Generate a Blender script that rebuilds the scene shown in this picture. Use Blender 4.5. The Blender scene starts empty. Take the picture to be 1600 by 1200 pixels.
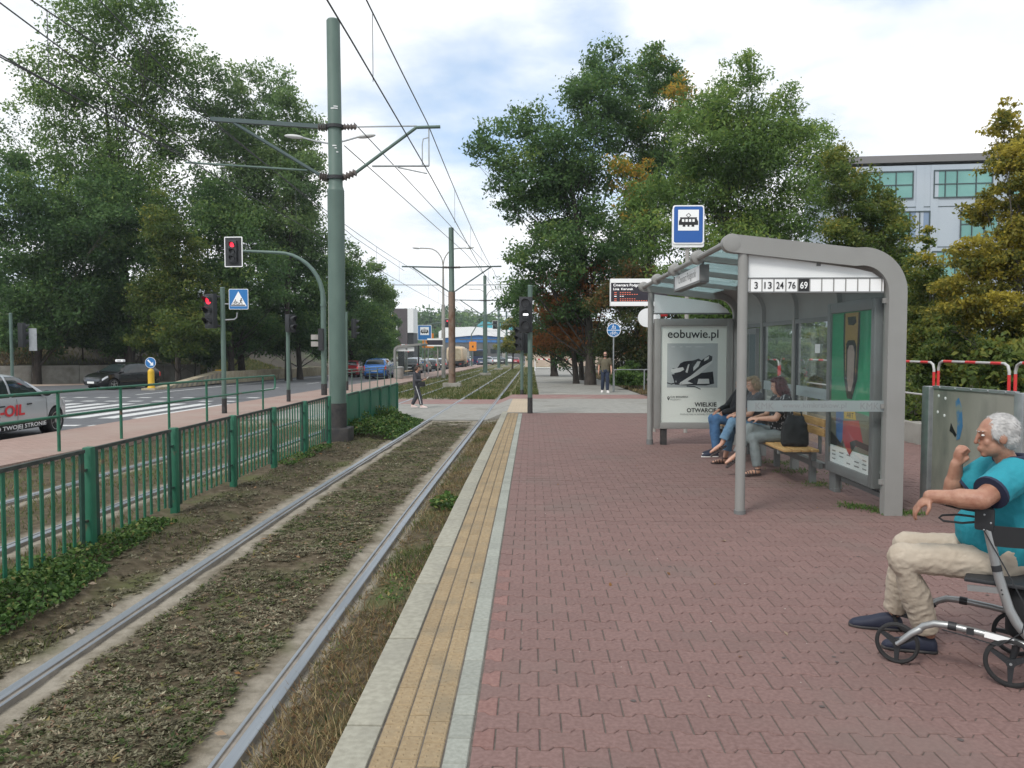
import bpy, bmesh, math, random
import numpy as np
from mathutils import Vector, Matrix, Euler, noise as mnoise
R = math.radians
random.seed(7)
RNG = np.random.default_rng(11)
S = bpy.context.scene
COL = S.collection

# ------------------------------------------------------------------ camera
cd = bpy.data.cameras.new('camera'); cam = bpy.data.objects.new('camera', cd); COL.objects.link(cam)
cd.sensor_fit = 'HORIZONTAL'; cd.sensor_width = 36.0; cd.lens = 28.125
cd.clip_start = 0.05; cd.clip_end = 3000
cam.location = (0, 0, 1.75)
cam.rotation_euler = Euler((R(90 - 2.70), 0, R(1.42)), 'XYZ')
S.camera = cam

# ------------------------------------------------------------------ sky and sun
SUN_EL, SUN_AZ = R(48), R(215)          # azimuth clockwise from +Y
w = bpy.data.worlds.new('World'); S.world = w; w.use_nodes = True
nt = w.node_tree; nt.nodes.clear()
def N(t, tree=None, **k):
    n = (tree or nt).nodes.new(t)
    for a, b in k.items(): setattr(n, a, b)
    return n
out = N('ShaderNodeOutputWorld'); bg = N('ShaderNodeBackground')
sky = N('ShaderNodeTexSky', sky_type='NISHITA', sun_disc=False, sun_elevation=SUN_EL, sun_rotation=SUN_AZ, dust_density=1.5, air_density=1.0)
tc = N('ShaderNodeTexCoord')
sep = N('ShaderNodeSeparateXYZ'); nt.links.new(tc.outputs['Generated'], sep.inputs[0])
mx = N('ShaderNodeMath', operation='MAXIMUM'); nt.links.new(sep.outputs[2], mx.inputs[0]); mx.inputs[1].default_value = 0.0
ad = N('ShaderNodeMath', operation='ADD'); nt.links.new(mx.outputs[0], ad.inputs[0]); ad.inputs[1].default_value = 0.22
cmb = N('ShaderNodeCombineXYZ')
for i in (0, 1):
    dv = N('ShaderNodeMath', operation='DIVIDE'); nt.links.new(sep.outputs[i], dv.inputs[0]); nt.links.new(ad.outputs[0], dv.inputs[1])
    nt.links.new(dv.outputs[0], cmb.inputs[i])
mp = N('ShaderNodeMapping'); nt.links.new(cmb.outputs[0], mp.inputs[0])
mp.inputs['Location'].default_value = (2.1, 1.0, 0.0)
nz = N('ShaderNodeTexNoise'); nt.links.new(mp.outputs[0], nz.inputs['Vector'])
nz.inputs['Scale'].default_value = 1.15; nz.inputs['Detail'].default_value = 7.0; nz.inputs['Roughness'].default_value = 0.55
rp = N('ShaderNodeValToRGB'); nt.links.new(nz.outputs['Fac'], rp.inputs[0])
rp.color_ramp.elements[0].position = 0.31; rp.color_ramp.elements[0].color = (0.12, 0.12, 0.12, 1)
rp.color_ramp.elements[1].position = 0.49; rp.color_ramp.elements[1].color = (1, 1, 1, 1)
nz2 = N('ShaderNodeTexNoise'); nt.links.new(mp.outputs[0], nz2.inputs['Vector'])
nz2.inputs['Scale'].default_value = 2.3; nz2.inputs['Detail'].default_value = 6.0
rp2 = N('ShaderNodeValToRGB'); nt.links.new(nz2.outputs['Fac'], rp2.inputs[0])
rp2.color_ramp.elements[0].position = 0.3; rp2.color_ramp.elements[0].color = (8.2, 9.0, 9.8, 1)
rp2.color_ramp.elements[1].position = 0.62; rp2.color_ramp.elements[1].color = (11.6, 11.7, 11.8, 1)
skb = N('ShaderNodeMix', data_type='RGBA', blend_type='ADD'); skb.inputs['Factor'].default_value = 1.0
nt.links.new(sky.outputs[0], skb.inputs['A']); skb.inputs['B'].default_value = (2.3, 3.3, 4.7, 1)
mixs = N('ShaderNodeMix', data_type='RGBA')
nt.links.new(rp.outputs[0], mixs.inputs['Factor']); nt.links.new(skb.outputs['Result'], mixs.inputs['A']); nt.links.new(rp2.outputs[0], mixs.inputs['B'])
nt.links.new(mixs.outputs['Result'], bg.inputs[0]); bg.inputs[1].default_value = 0.094
nt.links.new(bg.outputs[0], out.inputs[0])
sl = bpy.data.lights.new('sun', 'SUN'); so = bpy.data.objects.new('sun', sl); COL.objects.link(so)
sl.energy = 2.1; sl.angle = R(14); sl.color = (1.0, 0.96, 0.9)
sd = Vector((math.sin(SUN_AZ) * math.cos(SUN_EL), math.cos(SUN_AZ) * math.cos(SUN_EL), math.sin(SUN_EL)))
so.rotation_euler = sd.to_track_quat('Z', 'Y').to_euler()
so.location = sd * 50
HAZE = 0.00035
vs = S.view_settings
vs.view_transform = 'Standard'; vs.look = 'None'; vs.exposure = 0.17; vs.gamma = 1.0; vs.use_curve_mapping = False
S.render.engine = 'CYCLES'
S.cycles.max_bounces = 6; S.cycles.transparent_max_bounces = 12; S.cycles.use_denoising = True
S.cycles.diffuse_bounces = 3; S.cycles.glossy_bounces = 3; S.cycles.transmission_bounces = 4

# ------------------------------------------------------------------ helpers
def gz(y):
    """the street falls gently away from the stop"""
    if y <= 8: return 0.0
    if y < 12: return -0.012 * (y - 8) ** 2 / 8
    return -0.012 * (min(y, 200) - 10)
def gzn(y):
    y = np.asarray(y, float)
    return np.where(y <= 8, 0, np.where(y < 12, -0.012 * (y - 8) ** 2 / 8, -0.012 * (np.minimum(y, 200) - 10)))

class MB:
    def __init__(s): s.v = []; s.f = []; s.mi = []
    def add(s, vs, fs, mi=0, M=None):
        o = len(s.v)
        for p in vs:
            p = Vector(p)
            s.v.append(tuple(M @ p) if M else tuple(p))
        for f in fs: s.f.append(tuple(i + o for i in f)); s.mi.append(mi)
        return s
    def box(s, c, d, rz=0, mi=0, M=None, rx=0, ry=0):
        x, y, z = d[0] / 2, d[1] / 2, d[2] / 2
        m = Matrix.Translation(c) @ Euler((rx, ry, rz)).to_matrix().to_4x4()
        if M: m = M @ m
        return s.add([(-x,-y,-z),(x,-y,-z),(x,y,-z),(-x,y,-z),(-x,-y,z),(x,-y,z),(x,y,z),(-x,y,z)],
              [(0,3,2,1),(4,5,6,7),(0,1,5,4),(1,2,6,5),(2,3,7,6),(3,0,4,7)], mi, m)
    def cbox(s, c, d, b=0.01, rz=0, mi=0, M=None, rx=0, ry=0):
        """box with chamfered edges"""
        bm = bmesh.new(); bmesh.ops.create_cube(bm, size=1)
        bmesh.ops.scale(bm, vec=d, verts=bm.verts)
        bmesh.ops.bevel(bm, geom=list(bm.edges), offset=b, segments=2, profile=0.6, affect='EDGES')
        m = Matrix.Translation(c) @ Euler((rx, ry, rz)).to_matrix().to_4x4()
        if M: m = M @ m
        bm.verts.index_update()
        s.add([v.co.copy() for v in bm.verts], [[v.index for v in f.verts] for f in bm.faces], mi, m); bm.free()
        return s
    def tube(s, pts, r, n=8, caps=True, mi=0, M=None, flat=None):
        pts = [Vector(p) for p in pts]; k = len(pts)
        rs = r if isinstance(r, (list, tuple)) else [r] * k
        vs_, fs_ = [], []
        t0 = (pts[1] - pts[0]).normalized()
        a = Vector((0, 0, 1)) if abs(t0.z) < 0.9 else Vector((1, 0, 0))
        u = t0.cross(a).normalized()
        for i, p in enumerate(pts):
            if i == 0: t = t0
            elif i == k - 1: t = (pts[-1] - pts[-2]).normalized()
            else: t = ((pts[i] - pts[i-1]).normalized() + (pts[i+1] - pts[i]).normalized()).normalized()
            u = (u - t * u.dot(t)); u = u.normalized() if u.length > 1e-6 else t.orthogonal().normalized()
            vv = t.cross(u)
            for j in range(n):
                q = 2 * math.pi * (j + 0.5) / n
                vs_.append(p + u * (rs[i] * math.cos(q)) + vv * (rs[i] * math.sin(q) * (flat or 1)))
        for i in range(k - 1):
            for j in range(n):
                j2 = (j + 1) % n
                fs_.append((i*n+j, i*n+j2, (i+1)*n+j2, (i+1)*n+j))
        if caps:
            fs_.append(tuple(reversed(range(n)))); fs_.append(tuple(range((k-1)*n, k*n)))
        return s.add(vs_, fs_, mi, M)
    def loft(s, rings, n=20, mi=0, power=1.0):
        """rings: (centre, side vector, forward vector); closed ends"""
        vs_, fs_ = [], []
        for c, a, b in rings:
            c, a, b = Vector(c), Vector(a), Vector(b)
            for j in range(n):
                q = 2 * math.pi * j / n
                cq, sq = math.cos(q), math.sin(q)
                if power != 1.0:
                    cq = math.copysign(abs(cq) ** power, cq); sq = math.copysign(abs(sq) ** power, sq)
                vs_.append(c + a * cq + b * sq)
        k = len(rings)
        for i in range(k - 1):
            for j in range(n):
                j2 = (j + 1) % n
                fs_.append((i*n+j, i*n+j2, (i+1)*n+j2, (i+1)*n+j))
        fs_.append(tuple(reversed(range(n)))); fs_.append(tuple(range((k-1)*n, k*n)))
        return s.add(vs_, fs_, mi)
    def lathe(s, prof, n=16, mi=0, M=None, caps=True):
        vs_, fs_ = [], []
        for r, z in prof:
            for j in range(n):
                q = 2 * math.pi * j / n
                vs_.append((r * math.cos(q), r * math.sin(q), z))
        k = len(prof)
        for i in range(k - 1):
            for j in range(n):
                j2 = (j + 1) % n
                fs_.append((i*n+j, i*n+j2, (i+1)*n+j2, (i+1)*n+j))
        if caps:
            fs_.append(tuple(reversed(range(n)))); fs_.append(tuple(range((k-1)*n, k*n)))
        return s.add(vs_, fs_, mi, M)
    def ell(s, c, r, nu=16, nv=10, mi=0, M=None):
        prof = [(max(1e-4, math.sin(math.pi * i / nv)), -math.cos(math.pi * i / nv)) for i in range(nv + 1)]
        m = Matrix.Translation(c) @ Matrix.Diagonal((r[0], r[1], r[2], 1))
        if M: m = M @ m
        return s.lathe(prof, nu, mi, m)
    def cap(s, p0, p1, r0, r1, n=12, mi=0):
        """tapered capsule"""
        p0, p1 = Vector(p0), Vector(p1); d = (p1 - p0)
        L = d.length
        if L < 1e-6: return s.ell(p0, (r0,)*3, mi=mi)
        t = d / L; pts, rs = [], []
        for q in (80, 55, 28): pts.append(p0 - t * r0 * math.sin(R(q))); rs.append(r0 * math.cos(R(q)))
        pts.append(p0); rs.append(r0); pts.append(p1); rs.append(r1)
        for q in (28, 55, 80): pts.append(p1 + t * r1 * math.sin(R(q))); rs.append(r1 * math.cos(R(q)))
        return s.tube(pts, rs, n, True, mi)
    def prism(s, poly, axis, a, b, mi=0, M=None):
        """2D outline extruded along an axis; for 'y' the outline is (x,z), 'x' -> (y,z), 'z' -> (x,y)"""
        def P(p, h):
            return {'x': (h, p[0], p[1]), 'y': (p[0], h, p[1]), 'z': (p[0], p[1], h)}[axis]
        n = len(poly)
        ar = sum(poly[i][0]*poly[(i+1)%n][1] - poly[(i+1)%n][0]*poly[i][1] for i in range(n))
        if (ar < 0) ^ (axis == 'y'): poly = poly[::-1]
        if a > b: a, b = b, a
        vs_ = [P(p, a) for p in poly] + [P(p, b) for p in poly]
        fs_ = [tuple(reversed(range(n))), tuple(range(n, 2*n))]
        for i in range(n):
            j = (i + 1) % n; fs_.append((i, j, n + j, n + i))
        return s.add(vs_, fs_, mi, M)
    def mesh(s, name, smooth=None):
        me = bpy.data.meshes.new(name); me.from_pydata(s.v, [], s.f); 
        if any(s.mi): me.polygons.foreach_set('material_index', s.mi)
        me.update()
        if smooth is not None:
            me.shade_smooth()
            if smooth < 170: me.set_sharp_from_angle(angle=R(smooth))
        return me

def link(name, data, parent=None, loc=(0,0,0), rot=(0,0,0)):
    o = bpy.data.objects.new(name, data); COL.objects.link(o)
    o.location = loc; o.rotation_euler = rot
    if parent: o.parent = parent
    return o
def obj(name, mb, m, parent=None, smooth=35, loc=(0,0,0), rot=(0,0,0)):
    me = mb.mesh(name, smooth) if isinstance(mb, MB) else mb
    for k in (m if isinstance(m, (list, tuple)) else [m]): me.materials.append(k)
    return link(name, me, parent, loc, rot)
def tag(o, label=None, cat=None, group=None, kind=None):
    if label: o['label'] = label
    if cat: o['category'] = cat
    if group: o['group'] = group
    if kind: o['kind'] = kind
    return o
def thing(name, label, cat, loc=(0,0,0), rz=0, group=None):
    o = bpy.data.objects.new(name, None); COL.objects.link(o); o.location = loc; o.rotation_euler = (0, 0, rz)
    o.empty_display_size = 0.2
    return tag(o, label, cat, group)
def struct(name, mb, m, parent=None, smooth=None):
    o = obj(name, mb, m, parent, smooth); o['kind'] = 'structure'; return o
CH = {}
def dup(root, loc=None, rz=None, label=None, group=None):
    def cp(o, par):
        c = o.copy(); COL.objects.link(c)
        if par: c.parent = par
        for ch in [x for x in bpy.data.objects if x.parent == o]: cp(ch, c)
        return c
    kids = {}
    for x in bpy.data.objects:
        if x.parent: kids.setdefault(x.parent.name, []).append(x)
    def cp2(o, par):
        ks = kids.get(o.name, [])
        c = o.copy(); COL.objects.link(c)
        if par: c.parent = par
        for k in ks: cp2(k, c)
        return c
    r = cp2(root, None)
    if loc is not None: r.location = loc
    if rz is not None: r.rotation_euler = (0, 0, rz)
    if label: r['label'] = label
    if group: r['group'] = group
    return r
def text(name, body, mat_, parent, loc, rot, width=None, height=None, size=1.0, ext=0.0015, align='CENTER', shear=0, bold=0.0):
    cu = bpy.data.curves.new(name, 'FONT'); cu.body = body; cu.size = size; cu.extrude = 0.0; cu.align_x = align; cu.shear = shear
    cu.offset = bold; cu.resolution_u = 3
    o = bpy.data.objects.new(name, cu); COL.objects.link(o)
    dg = bpy.context.evaluated_depsgraph_get()
    me = bpy.data.meshes.new_from_object(o.evaluated_get(dg))
    bpy.data.objects.remove(o); bpy.data.curves.remove(cu)
    co = np.zeros(len(me.vertices) * 3); me.vertices.foreach_get('co', co); co = co.reshape(-1, 3)
    mn, mxx = co.min(0), co.max(0)
    ctr = (mn + mxx) / 2
    if align == 'LEFT': ctr[0] = mn[0]
    if align == 'RIGHT': ctr[0] = mxx[0]
    co -= ctr
    sx = sy = 1.0
    if width: sx = width / (mxx[0] - mn[0]); sy = sx
    if height: sy = height / (mxx[1] - mn[1]); sx = sx if width else sy
    co[:, 0] *= sx; co[:, 1] *= sy; co[:, 2] = ext
    me.vertices.foreach_set('co', co.ravel()); me.update(); me.materials.append(mat_)
    return link(name, me, parent, loc, rot)
FACE_CAM = (R(90), 0, 0); FACE_RIGHT = (R(90), 0, R(90)); FACE_LEFT = (R(90), 0, R(-90))

# ------------------------------------------------------------------ materials
def mat(name, c, rough=0.6, metal=0.0, c2=None, scale=6.0, bump=0.0, bscale=None, var=0.0, spec=0.5, coat=0.0, detail=5.0, lo=0.35, hi=0.65, emit=None, estr=1.0, stretch=None, c3=None, s3=1.0, l3=0.55, h3=0.7):
    m = bpy.data.materials.new(name); m.use_nodes = True; t = m.node_tree; p = t.nodes['Principled BSDF']
    p.inputs['Base Color'].default_value = (*c, 1); p.inputs['Roughness'].default_value = rough; p.inputs['Metallic'].default_value = metal
    p.inputs['Specular IOR Level'].default_value = spec; p.inputs['Coat Weight'].default_value = coat
    L = t.links.new
    ge = None
    def vec():
        nonlocal ge
        if ge is None:
            g = N('ShaderNodeNewGeometry', t)
            ge = g.outputs['Position']
            if stretch:
                mm = N('ShaderNodeMapping', t); mm.inputs['Scale'].default_value = stretch; L(ge, mm.inputs[0]); ge = mm.outputs[0]
        return ge
    last = None
    if c2:
        n = N('ShaderNodeTexNoise', t); n.inputs['Scale'].default_value = scale; n.inputs['Detail'].default_value = detail; L(vec(), n.inputs['Vector'])
        r = N('ShaderNodeValToRGB', t); L(n.outputs['Fac'], r.inputs[0])
        r.color_ramp.elements[0].position = lo; r.color_ramp.elements[0].color = (*c, 1)
        r.color_ramp.elements[1].position = hi; r.color_ramp.elements[1].color = (*c2, 1)
        last = r.outputs[0]
        if c3:
            n = N('ShaderNodeTexNoise', t); n.inputs['Scale'].default_value = s3; n.inputs['Detail'].default_value = 6; L(vec(), n.inputs['Vector'])
            r = N('ShaderNodeValToRGB', t); L(n.outputs['Fac'], r.inputs[0]); r.color_ramp.elements[0].position = l3; r.color_ramp.elements[1].position = h3
            x = N('ShaderNodeMix', t, data_type='RGBA'); L(r.outputs[0], x.inputs['Factor']); L(last, x.inputs['A']); x.inputs['B'].default_value = (*c3, 1)
            last = x.outputs['Result']
    if var:
        oi = N('ShaderNodeObjectInfo', t); mr = N('ShaderNodeMapRange', t); L(oi.outputs['Random'], mr.inputs[0])
        mr.inputs['To Min'].default_value = 1 - var; mr.inputs['To Max'].default_value = 1 + var
        hs = N('ShaderNodeHueSaturation', t); L(mr.outputs[0], hs.inputs['Value'])
        if last: L(last, hs.inputs['Color'])
        else: hs.inputs['Color'].default_value = (*c, 1)
        last = hs.outputs[0]
    if last: L(last, p.inputs['Base Color'])
    if bump:
        n = N('ShaderNodeTexNoise', t); n.inputs['Scale'].default_value = bscale or scale * 4; n.inputs['Detail'].default_value = 6; L(vec(), n.inputs['Vector'])
        b = N('ShaderNodeBump', t); b.inputs['Strength'].default_value = bump; b.inputs['Distance'].default_value = 0.01
        L(n.outputs['Fac'], b.inputs['Height']); L(b.outputs[0], p.inputs['Normal'])
    if emit:
        p.inputs['Emission Color'].default_value = (*emit, 1); p.inputs['Emission Strength'].default_value = estr
    return m
def glass(name, tint=(0.85, 0.93, 0.92), refl=1.0, frost=0.0, fcol=(0.8, 0.92, 0.92), rough=0.02):
    m = bpy.data.materials.new(name); m.use_nodes = True; t = m.node_tree; t.nodes.clear(); L = t.links.new
    o = N('ShaderNodeOutputMaterial', t); tr = N('ShaderNodeBsdfTransparent', t); tr.inputs[0].default_value = (*tint, 1)
    gl = N('ShaderNodeBsdfGlossy', t); gl.inputs['Roughness'].default_value = rough; gl.inputs[0].default_value = (0.9, 0.95, 0.95, 1)
    fr = N('ShaderNodeFresnel', t); fr.inputs[0].default_value = 1.45
    mm = N('ShaderNodeMath', t, operation='MULTIPLY'); L(fr.outputs[0], mm.inputs[0]); mm.inputs[1].default_value = refl
    base = tr.outputs[0]
    if frost:
        tl = N('ShaderNodeBsdfTranslucent', t); tl.inputs[0].default_value = (*fcol, 1)
        df = N('ShaderNodeBsdfDiffuse', t); df.inputs[0].default_value = (*fcol, 1)
        a = N('ShaderNodeMixShader', t); a.inputs[0].default_value = 0.4; L(tl.outputs[0], a.inputs[1]); L(df.outputs[0], a.inputs[2])
        b = N('ShaderNodeMixShader', t); b.inputs[0].default_value = frost; L(tr.outputs[0], b.inputs[1]); L(a.outputs[0], b.inputs[2]); base = b.outputs[0]
    x = N('ShaderNodeMixShader', t); L(mm.outputs[0], x.inputs[0]); L(base, x.inputs[1]); L(gl.outputs[0], x.inputs[2]); L(x.outputs[0], o.inputs[0])
    return m
def leafmat(name, stops, trans=0.5, gloss=0.25):
    """colour from the per-leaf attribute tint"""
    m = bpy.data.materials.new(name); m.use_nodes = True; t = m.node_tree; t.nodes.clear(); L = t.links.new
    o = N('ShaderNodeOutputMaterial', t); at = N('ShaderNodeAttribute', t); at.attribute_name = 'tint'
    r = N('ShaderNodeValToRGB', t); L(at.outputs['Fac'], r.inputs[0])
    cr = r.color_ramp
    cr.elements[0].position = stops[0][0]; cr.elements[0].color = (*stops[0][1], 1)
    cr.elements[1].position = stops[-1][0]; cr.elements[1].color = (*stops[-1][1], 1)
    for p_, c_ in stops[1:-1]: e = cr.elements.new(p_); e.color = (*c_, 1)
    p = N('ShaderNodeBsdfPrincipled', t); p.inputs['Roughness'].default_value = 0.5; p.inputs['Specular IOR Level'].default_value = gloss; L(r.outputs[0], p.inputs['Base Color'])
    tl = N('ShaderNodeBsdfTranslucent', t); L(r.outputs[0], tl.inputs[0])
    x = N('ShaderNodeMixShader', t); x.inputs[0].default_value = trans; L(p.outputs[0], x.inputs[1]); L(tl.outputs[0], x.inputs[2]); L(x.outputs[0], o.inputs[0])
    return m

M = {}
M['paver'] = mat('red concrete paver', (.145,.085,.076), .85, c2=(.195,.120,.108), scale=45, bump=.25, bscale=220, var=.055, c3=(.15,.108,.095), s3=.9, l3=.52, h3=.78)
M['paver_half'] = mat('redder half paver', (.174,.091,.080), .85, c2=(.228,.129,.112), scale=45, bump=.25, bscale=220, var=.09)
M['yellow_paver'] = mat('ochre tactile paver', (.235,.172,.098), .85, c2=(.29,.22,.13), scale=40, bump=.25, bscale=200, var=.10, c3=(.20,.165,.11), s3=3.2, l3=.52, h3=.75)
M['grey_paver'] = mat('grey green edge tile', (.225,.235,.205), .85, c2=(.29,.30,.265), scale=40, bump=.25, bscale=200, var=.09)
M['kerb'] = mat('pale concrete kerb', (.24,.23,.185), .85, c2=(.31,.30,.245), scale=25, bump=.2, bscale=160, var=.05, c3=(.22,.21,.175), s3=2.2, l3=.55, h3=.8)
M['joint'] = mat('joint sand', (.085,.074,.064), .95, c2=(.125,.11,.095), scale=30)
M['asphalt'] = mat('asphalt', (.085,.09,.098), .85, c2=(.115,.12,.128), scale=3, bump=.3, bscale=90, c3=(.07,.073,.08), s3=.4)
M['pavewalk'] = mat('grey block path', (.22,.218,.20), .9, c2=(.285,.28,.258), scale=5, bump=.2, c3=(.185,.175,.155), s3=.6)
M['redband'] = mat('red block band', (.21,.125,.115), .9, c2=(.28,.17,.155), scale=6, bump=.2, c3=(.25,.21,.185), s3=.9)
M['sandy'] = mat('sandy walkway', (.33,.26,.21), .9, c2=(.40,.33,.27), scale=2, bump=.2, c3=(.28,.20,.17), s3=.7)
M['white_paint'] = mat('road paint', (.62,.63,.62), .75, c2=(.45,.46,.46), scale=9)
M['earth'] = mat('earth', (.10,.08,.055), .95, c2=(.17,.145,.10), scale=4, bump=.6, bscale=30, c3=(.10,.115,.05), s3=.6)
M['meadow'] = mat('dry meadow', (.10,.10,.045), .95, c2=(.17,.155,.075), scale=1.5, bump=.6, bscale=20, c3=(.075,.095,.03), s3=.3)
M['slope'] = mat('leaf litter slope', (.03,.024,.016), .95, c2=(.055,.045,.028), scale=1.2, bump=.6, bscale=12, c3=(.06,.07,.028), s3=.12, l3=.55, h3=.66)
M['steel_rail'] = mat('worn rail steel', (.34,.37,.40), .42, .7, c2=(.25,.275,.305), scale=3, stretch=(6,.3,6))
M['rail_side'] = mat('rusty rail flank', (.19,.172,.15), .85, .1, c2=(.27,.24,.205), scale=8)
M['fence_green'] = mat('green fence paint', (.014,.105,.060), .5, c2=(.020,.135,.078), scale=5, bump=.1, c3=(.11,.07,.045), s3=7, l3=.62, h3=.72)
M['fence_dark'] = mat('weathered dark green paint', (.010,.045,.032), .6, c2=(.016,.065,.045), scale=9, c3=(.06,.045,.035), s3=5, l3=.55, h3=.7)
M['fence_top'] = mat('blackened top rail', (.025,.03,.028), .8, c2=(.05,.06,.05), scale=9)
M['pole_green'] = mat('grey green pole paint', (.078,.125,.106), .5, c2=(.098,.152,.128), scale=4, bump=.05, stretch=(1,1,.4), c3=(.055,.082,.072), s3=1.2, l3=.6, h3=.8)
M['pole_rust'] = mat('rusted pole', (.17,.13,.105), .8, c2=(.22,.15,.11), scale=7, c3=(.13,.07,.045), s3=2.4)
M['pole_grey'] = mat('grey lamp pole', (.26,.25,.23), .7, c2=(.33,.32,.30), scale=4)
M['galv'] = mat('galvanised steel', (.38,.40,.41), .45, .6, c2=(.30,.32,.33), scale=8)
M['black_paint'] = mat('black base paint', (.02,.02,.022), .7, c2=(.045,.04,.038), scale=9)
M['dark'] = mat('dark plastic', (.018,.02,.023), .55)
M['lens_off'] = mat('unlit lens', (.03,.03,.032), .25)
M['lens_red'] = mat('lit red lens', (.7,.02,.03), .3, emit=(1,.03,.07), estr=1.3)
M['lens_white'] = mat('lit white bar', (.9,.9,.9), .3, emit=(1,1,1), estr=1.6)
M['white'] = mat('white sheet', (.74,.76,.76), .5, c2=(.70,.72,.72), scale=3)
M['white_clean'] = mat('white vinyl', (.82,.83,.83), .45)
M['sign_blue'] = mat('sign blue', (.012,.09,.34), .4)
M['sign_blue2'] = mat('mid sign blue', (.015,.155,.42), .4)
M['black_ink'] = mat('black print', (.012,.012,.014), .6)
M['grey_ink'] = mat('grey print', (.25,.26,.26), .6)
M['shelter'] = mat('shelter grey paint', (.225,.225,.215), .45, c2=(.245,.245,.235), scale=3)
M['shelter_dk'] = mat('shelter dark grey paint', (.15,.155,.155), .5)  # darker grey coat of the rails, cases, brackets and post feet
M['glass'] = glass('clear shelter glass', (.97,.988,.983), .3)
M['roofglass'] = glass('tinted roof glass', (.86,.96,.965), .5, .42, (.70,.88,.90))
M['glass_thin'] = glass('thin poster glass', (.98,.99,.985), .22)
M['frost'] = glass('frosted band', (.7,.75,.75), .5, .6, (.6,.65,.66), .2)
M['wood'] = mat('bench wood', (.42,.24,.09), .5, c2=(.54,.33,.14), scale=6, stretch=(8,1,8))
M['bark'] = mat('bark', (.030,.025,.022), .95, c2=(.06,.05,.042), scale=5, bump=.8, bscale=14, stretch=(2,2,.5))
M['bark_pale'] = mat('pale bark', (.11,.10,.085), .95, c2=(.17,.155,.135), scale=5, bump=.6, bscale=14, stretch=(2,2,.5))
M['concrete'] = mat('weathered concrete', (.25,.24,.215), .9, c2=(.33,.32,.29), scale=2.5, bump=.3, bscale=30, c3=(.19,.18,.155), s3=.9)
M['barrier'] = mat('buff concrete', (.33,.28,.19), .9, c2=(.42,.37,.27), scale=2.5, bump=.2, c3=(.24,.21,.16), s3=.7)
M['yellow'] = mat('bollard yellow', (.62,.38,.02), .5)
M['orange'] = mat('orange sign', (.75,.26,.03), .5)
M['tyre'] = mat('tyre rubber', (.018,.018,.019), .85)
M['rim'] = mat('alloy rim', (.45,.46,.48), .3, .8)
M['carglass'] = mat('car glass', (.02,.028,.03), .06, spec=.8)
M['headlight'] = mat('headlight glass', (.72,.74,.76), .12, coat=1)
M['taillight'] = mat('tail lamp', (.45,.02,.02), .2, emit=(.9,.03,.02), estr=.35)
M['plate'] = mat('number plate', (.75,.76,.75), .5)
M['red'] = mat('signal red', (.55,.03,.03), .5)
M['redtext'] = mat('red lettering', (.55,.025,.035), .5)
# ------------------------------------------------------------------ ground, road, tracks, platform
PL, TR, LP, RD = 0.0, -0.20, -0.10, -0.25
def sheet(xs, ys, zf):
    b = MB(); nx = len(xs)
    for y in ys:
        for x in xs: b.v.append((x, y, zf(x, y)))
    for j in range(len(ys) - 1):
        for i in range(nx - 1):
            b.f.append((j*nx+i, j*nx+i+1, (j+1)*nx+i+1, (j+1)*nx+i)); b.mi.append(0)
    return b
def ar(a, b, st): return list(np.arange(a, b, st)) + [b]
def xb(y):                      # foot of the wooded slope on the left
    return -25.5 if y >= 62 else -25.5 - (62 - y) * 0.78
def hill(x, y):
    d = xb(y) - x
    if d <= 0: return gz(y) - 0.3
    st = 1.15 if y < 62 else 0.25
    return gz(y) - 0.3 + st + min(9, 0.30 * d)
YL = ar(-12, 0, 3)[:-1] + ar(0, 60, 2)[:-1] + ar(60, 200, 5)[:-1] + [200, 300, 600, 1500, 2500]
struct('ground', sheet([-2500, -400, -120, -60, -27, -8.5, 0, 5, 12, 30, 60, 120, 400, 2500], YL, lambda x, y: gz(y) - 0.34), M['meadow'], smooth=60)
hb = MB()
HX = [0, .4, 1, 2, 4, 7, 11, 16, 24, 36, 60]
HY = ar(30, 62, 2)[:-1] + ar(62.01, 200, 6)
for y in HY:
    for d in HX:
        x = xb(y) - d; jit = 0.18 * mnoise.noise(Vector((x * .5, y * .5, 3))) if d > .5 else 0
        hb.v.append((x, y, hill(x, y) + jit if d > 0 else gz(y) - .5 ))
for j in range(len(HY) - 1):
    for i in range(len(HX) - 1):
        n = len(HX); hb.f.append((j*n+i+1, j*n+i, (j+1)*n+i, (j+1)*n+i+1)); hb.mi.append(0)
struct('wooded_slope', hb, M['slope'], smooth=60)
YR = ar(-12, 12, 2)[:-1] + ar(12, 200, 4)
struct('road', sheet([-80, -60, -40, -25.4, -18, -10.98], YR, lambda x, y: gz(y) + RD), M['asphalt'], smooth=60)
# pale forecourt in front of the retaining wall
struct('side_pavement', sheet([-24.6, -23.0], ar(0, 1, 1), lambda x, y: 0), M['sandy']) if False else None
sp = MB()
for y in ar(30, 62, 4):
    for k in (-.2, 5.5): sp.v.append((xb(y) + k, y, gz(y) + RD + .006))
for j in range(len(sp.v) // 2 - 1): sp.f.append((2*j, 2*j+1, 2*j+3, 2*j+2)); sp.mi.append(0)
struct('side_pavement', sp, M['sandy'])
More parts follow.
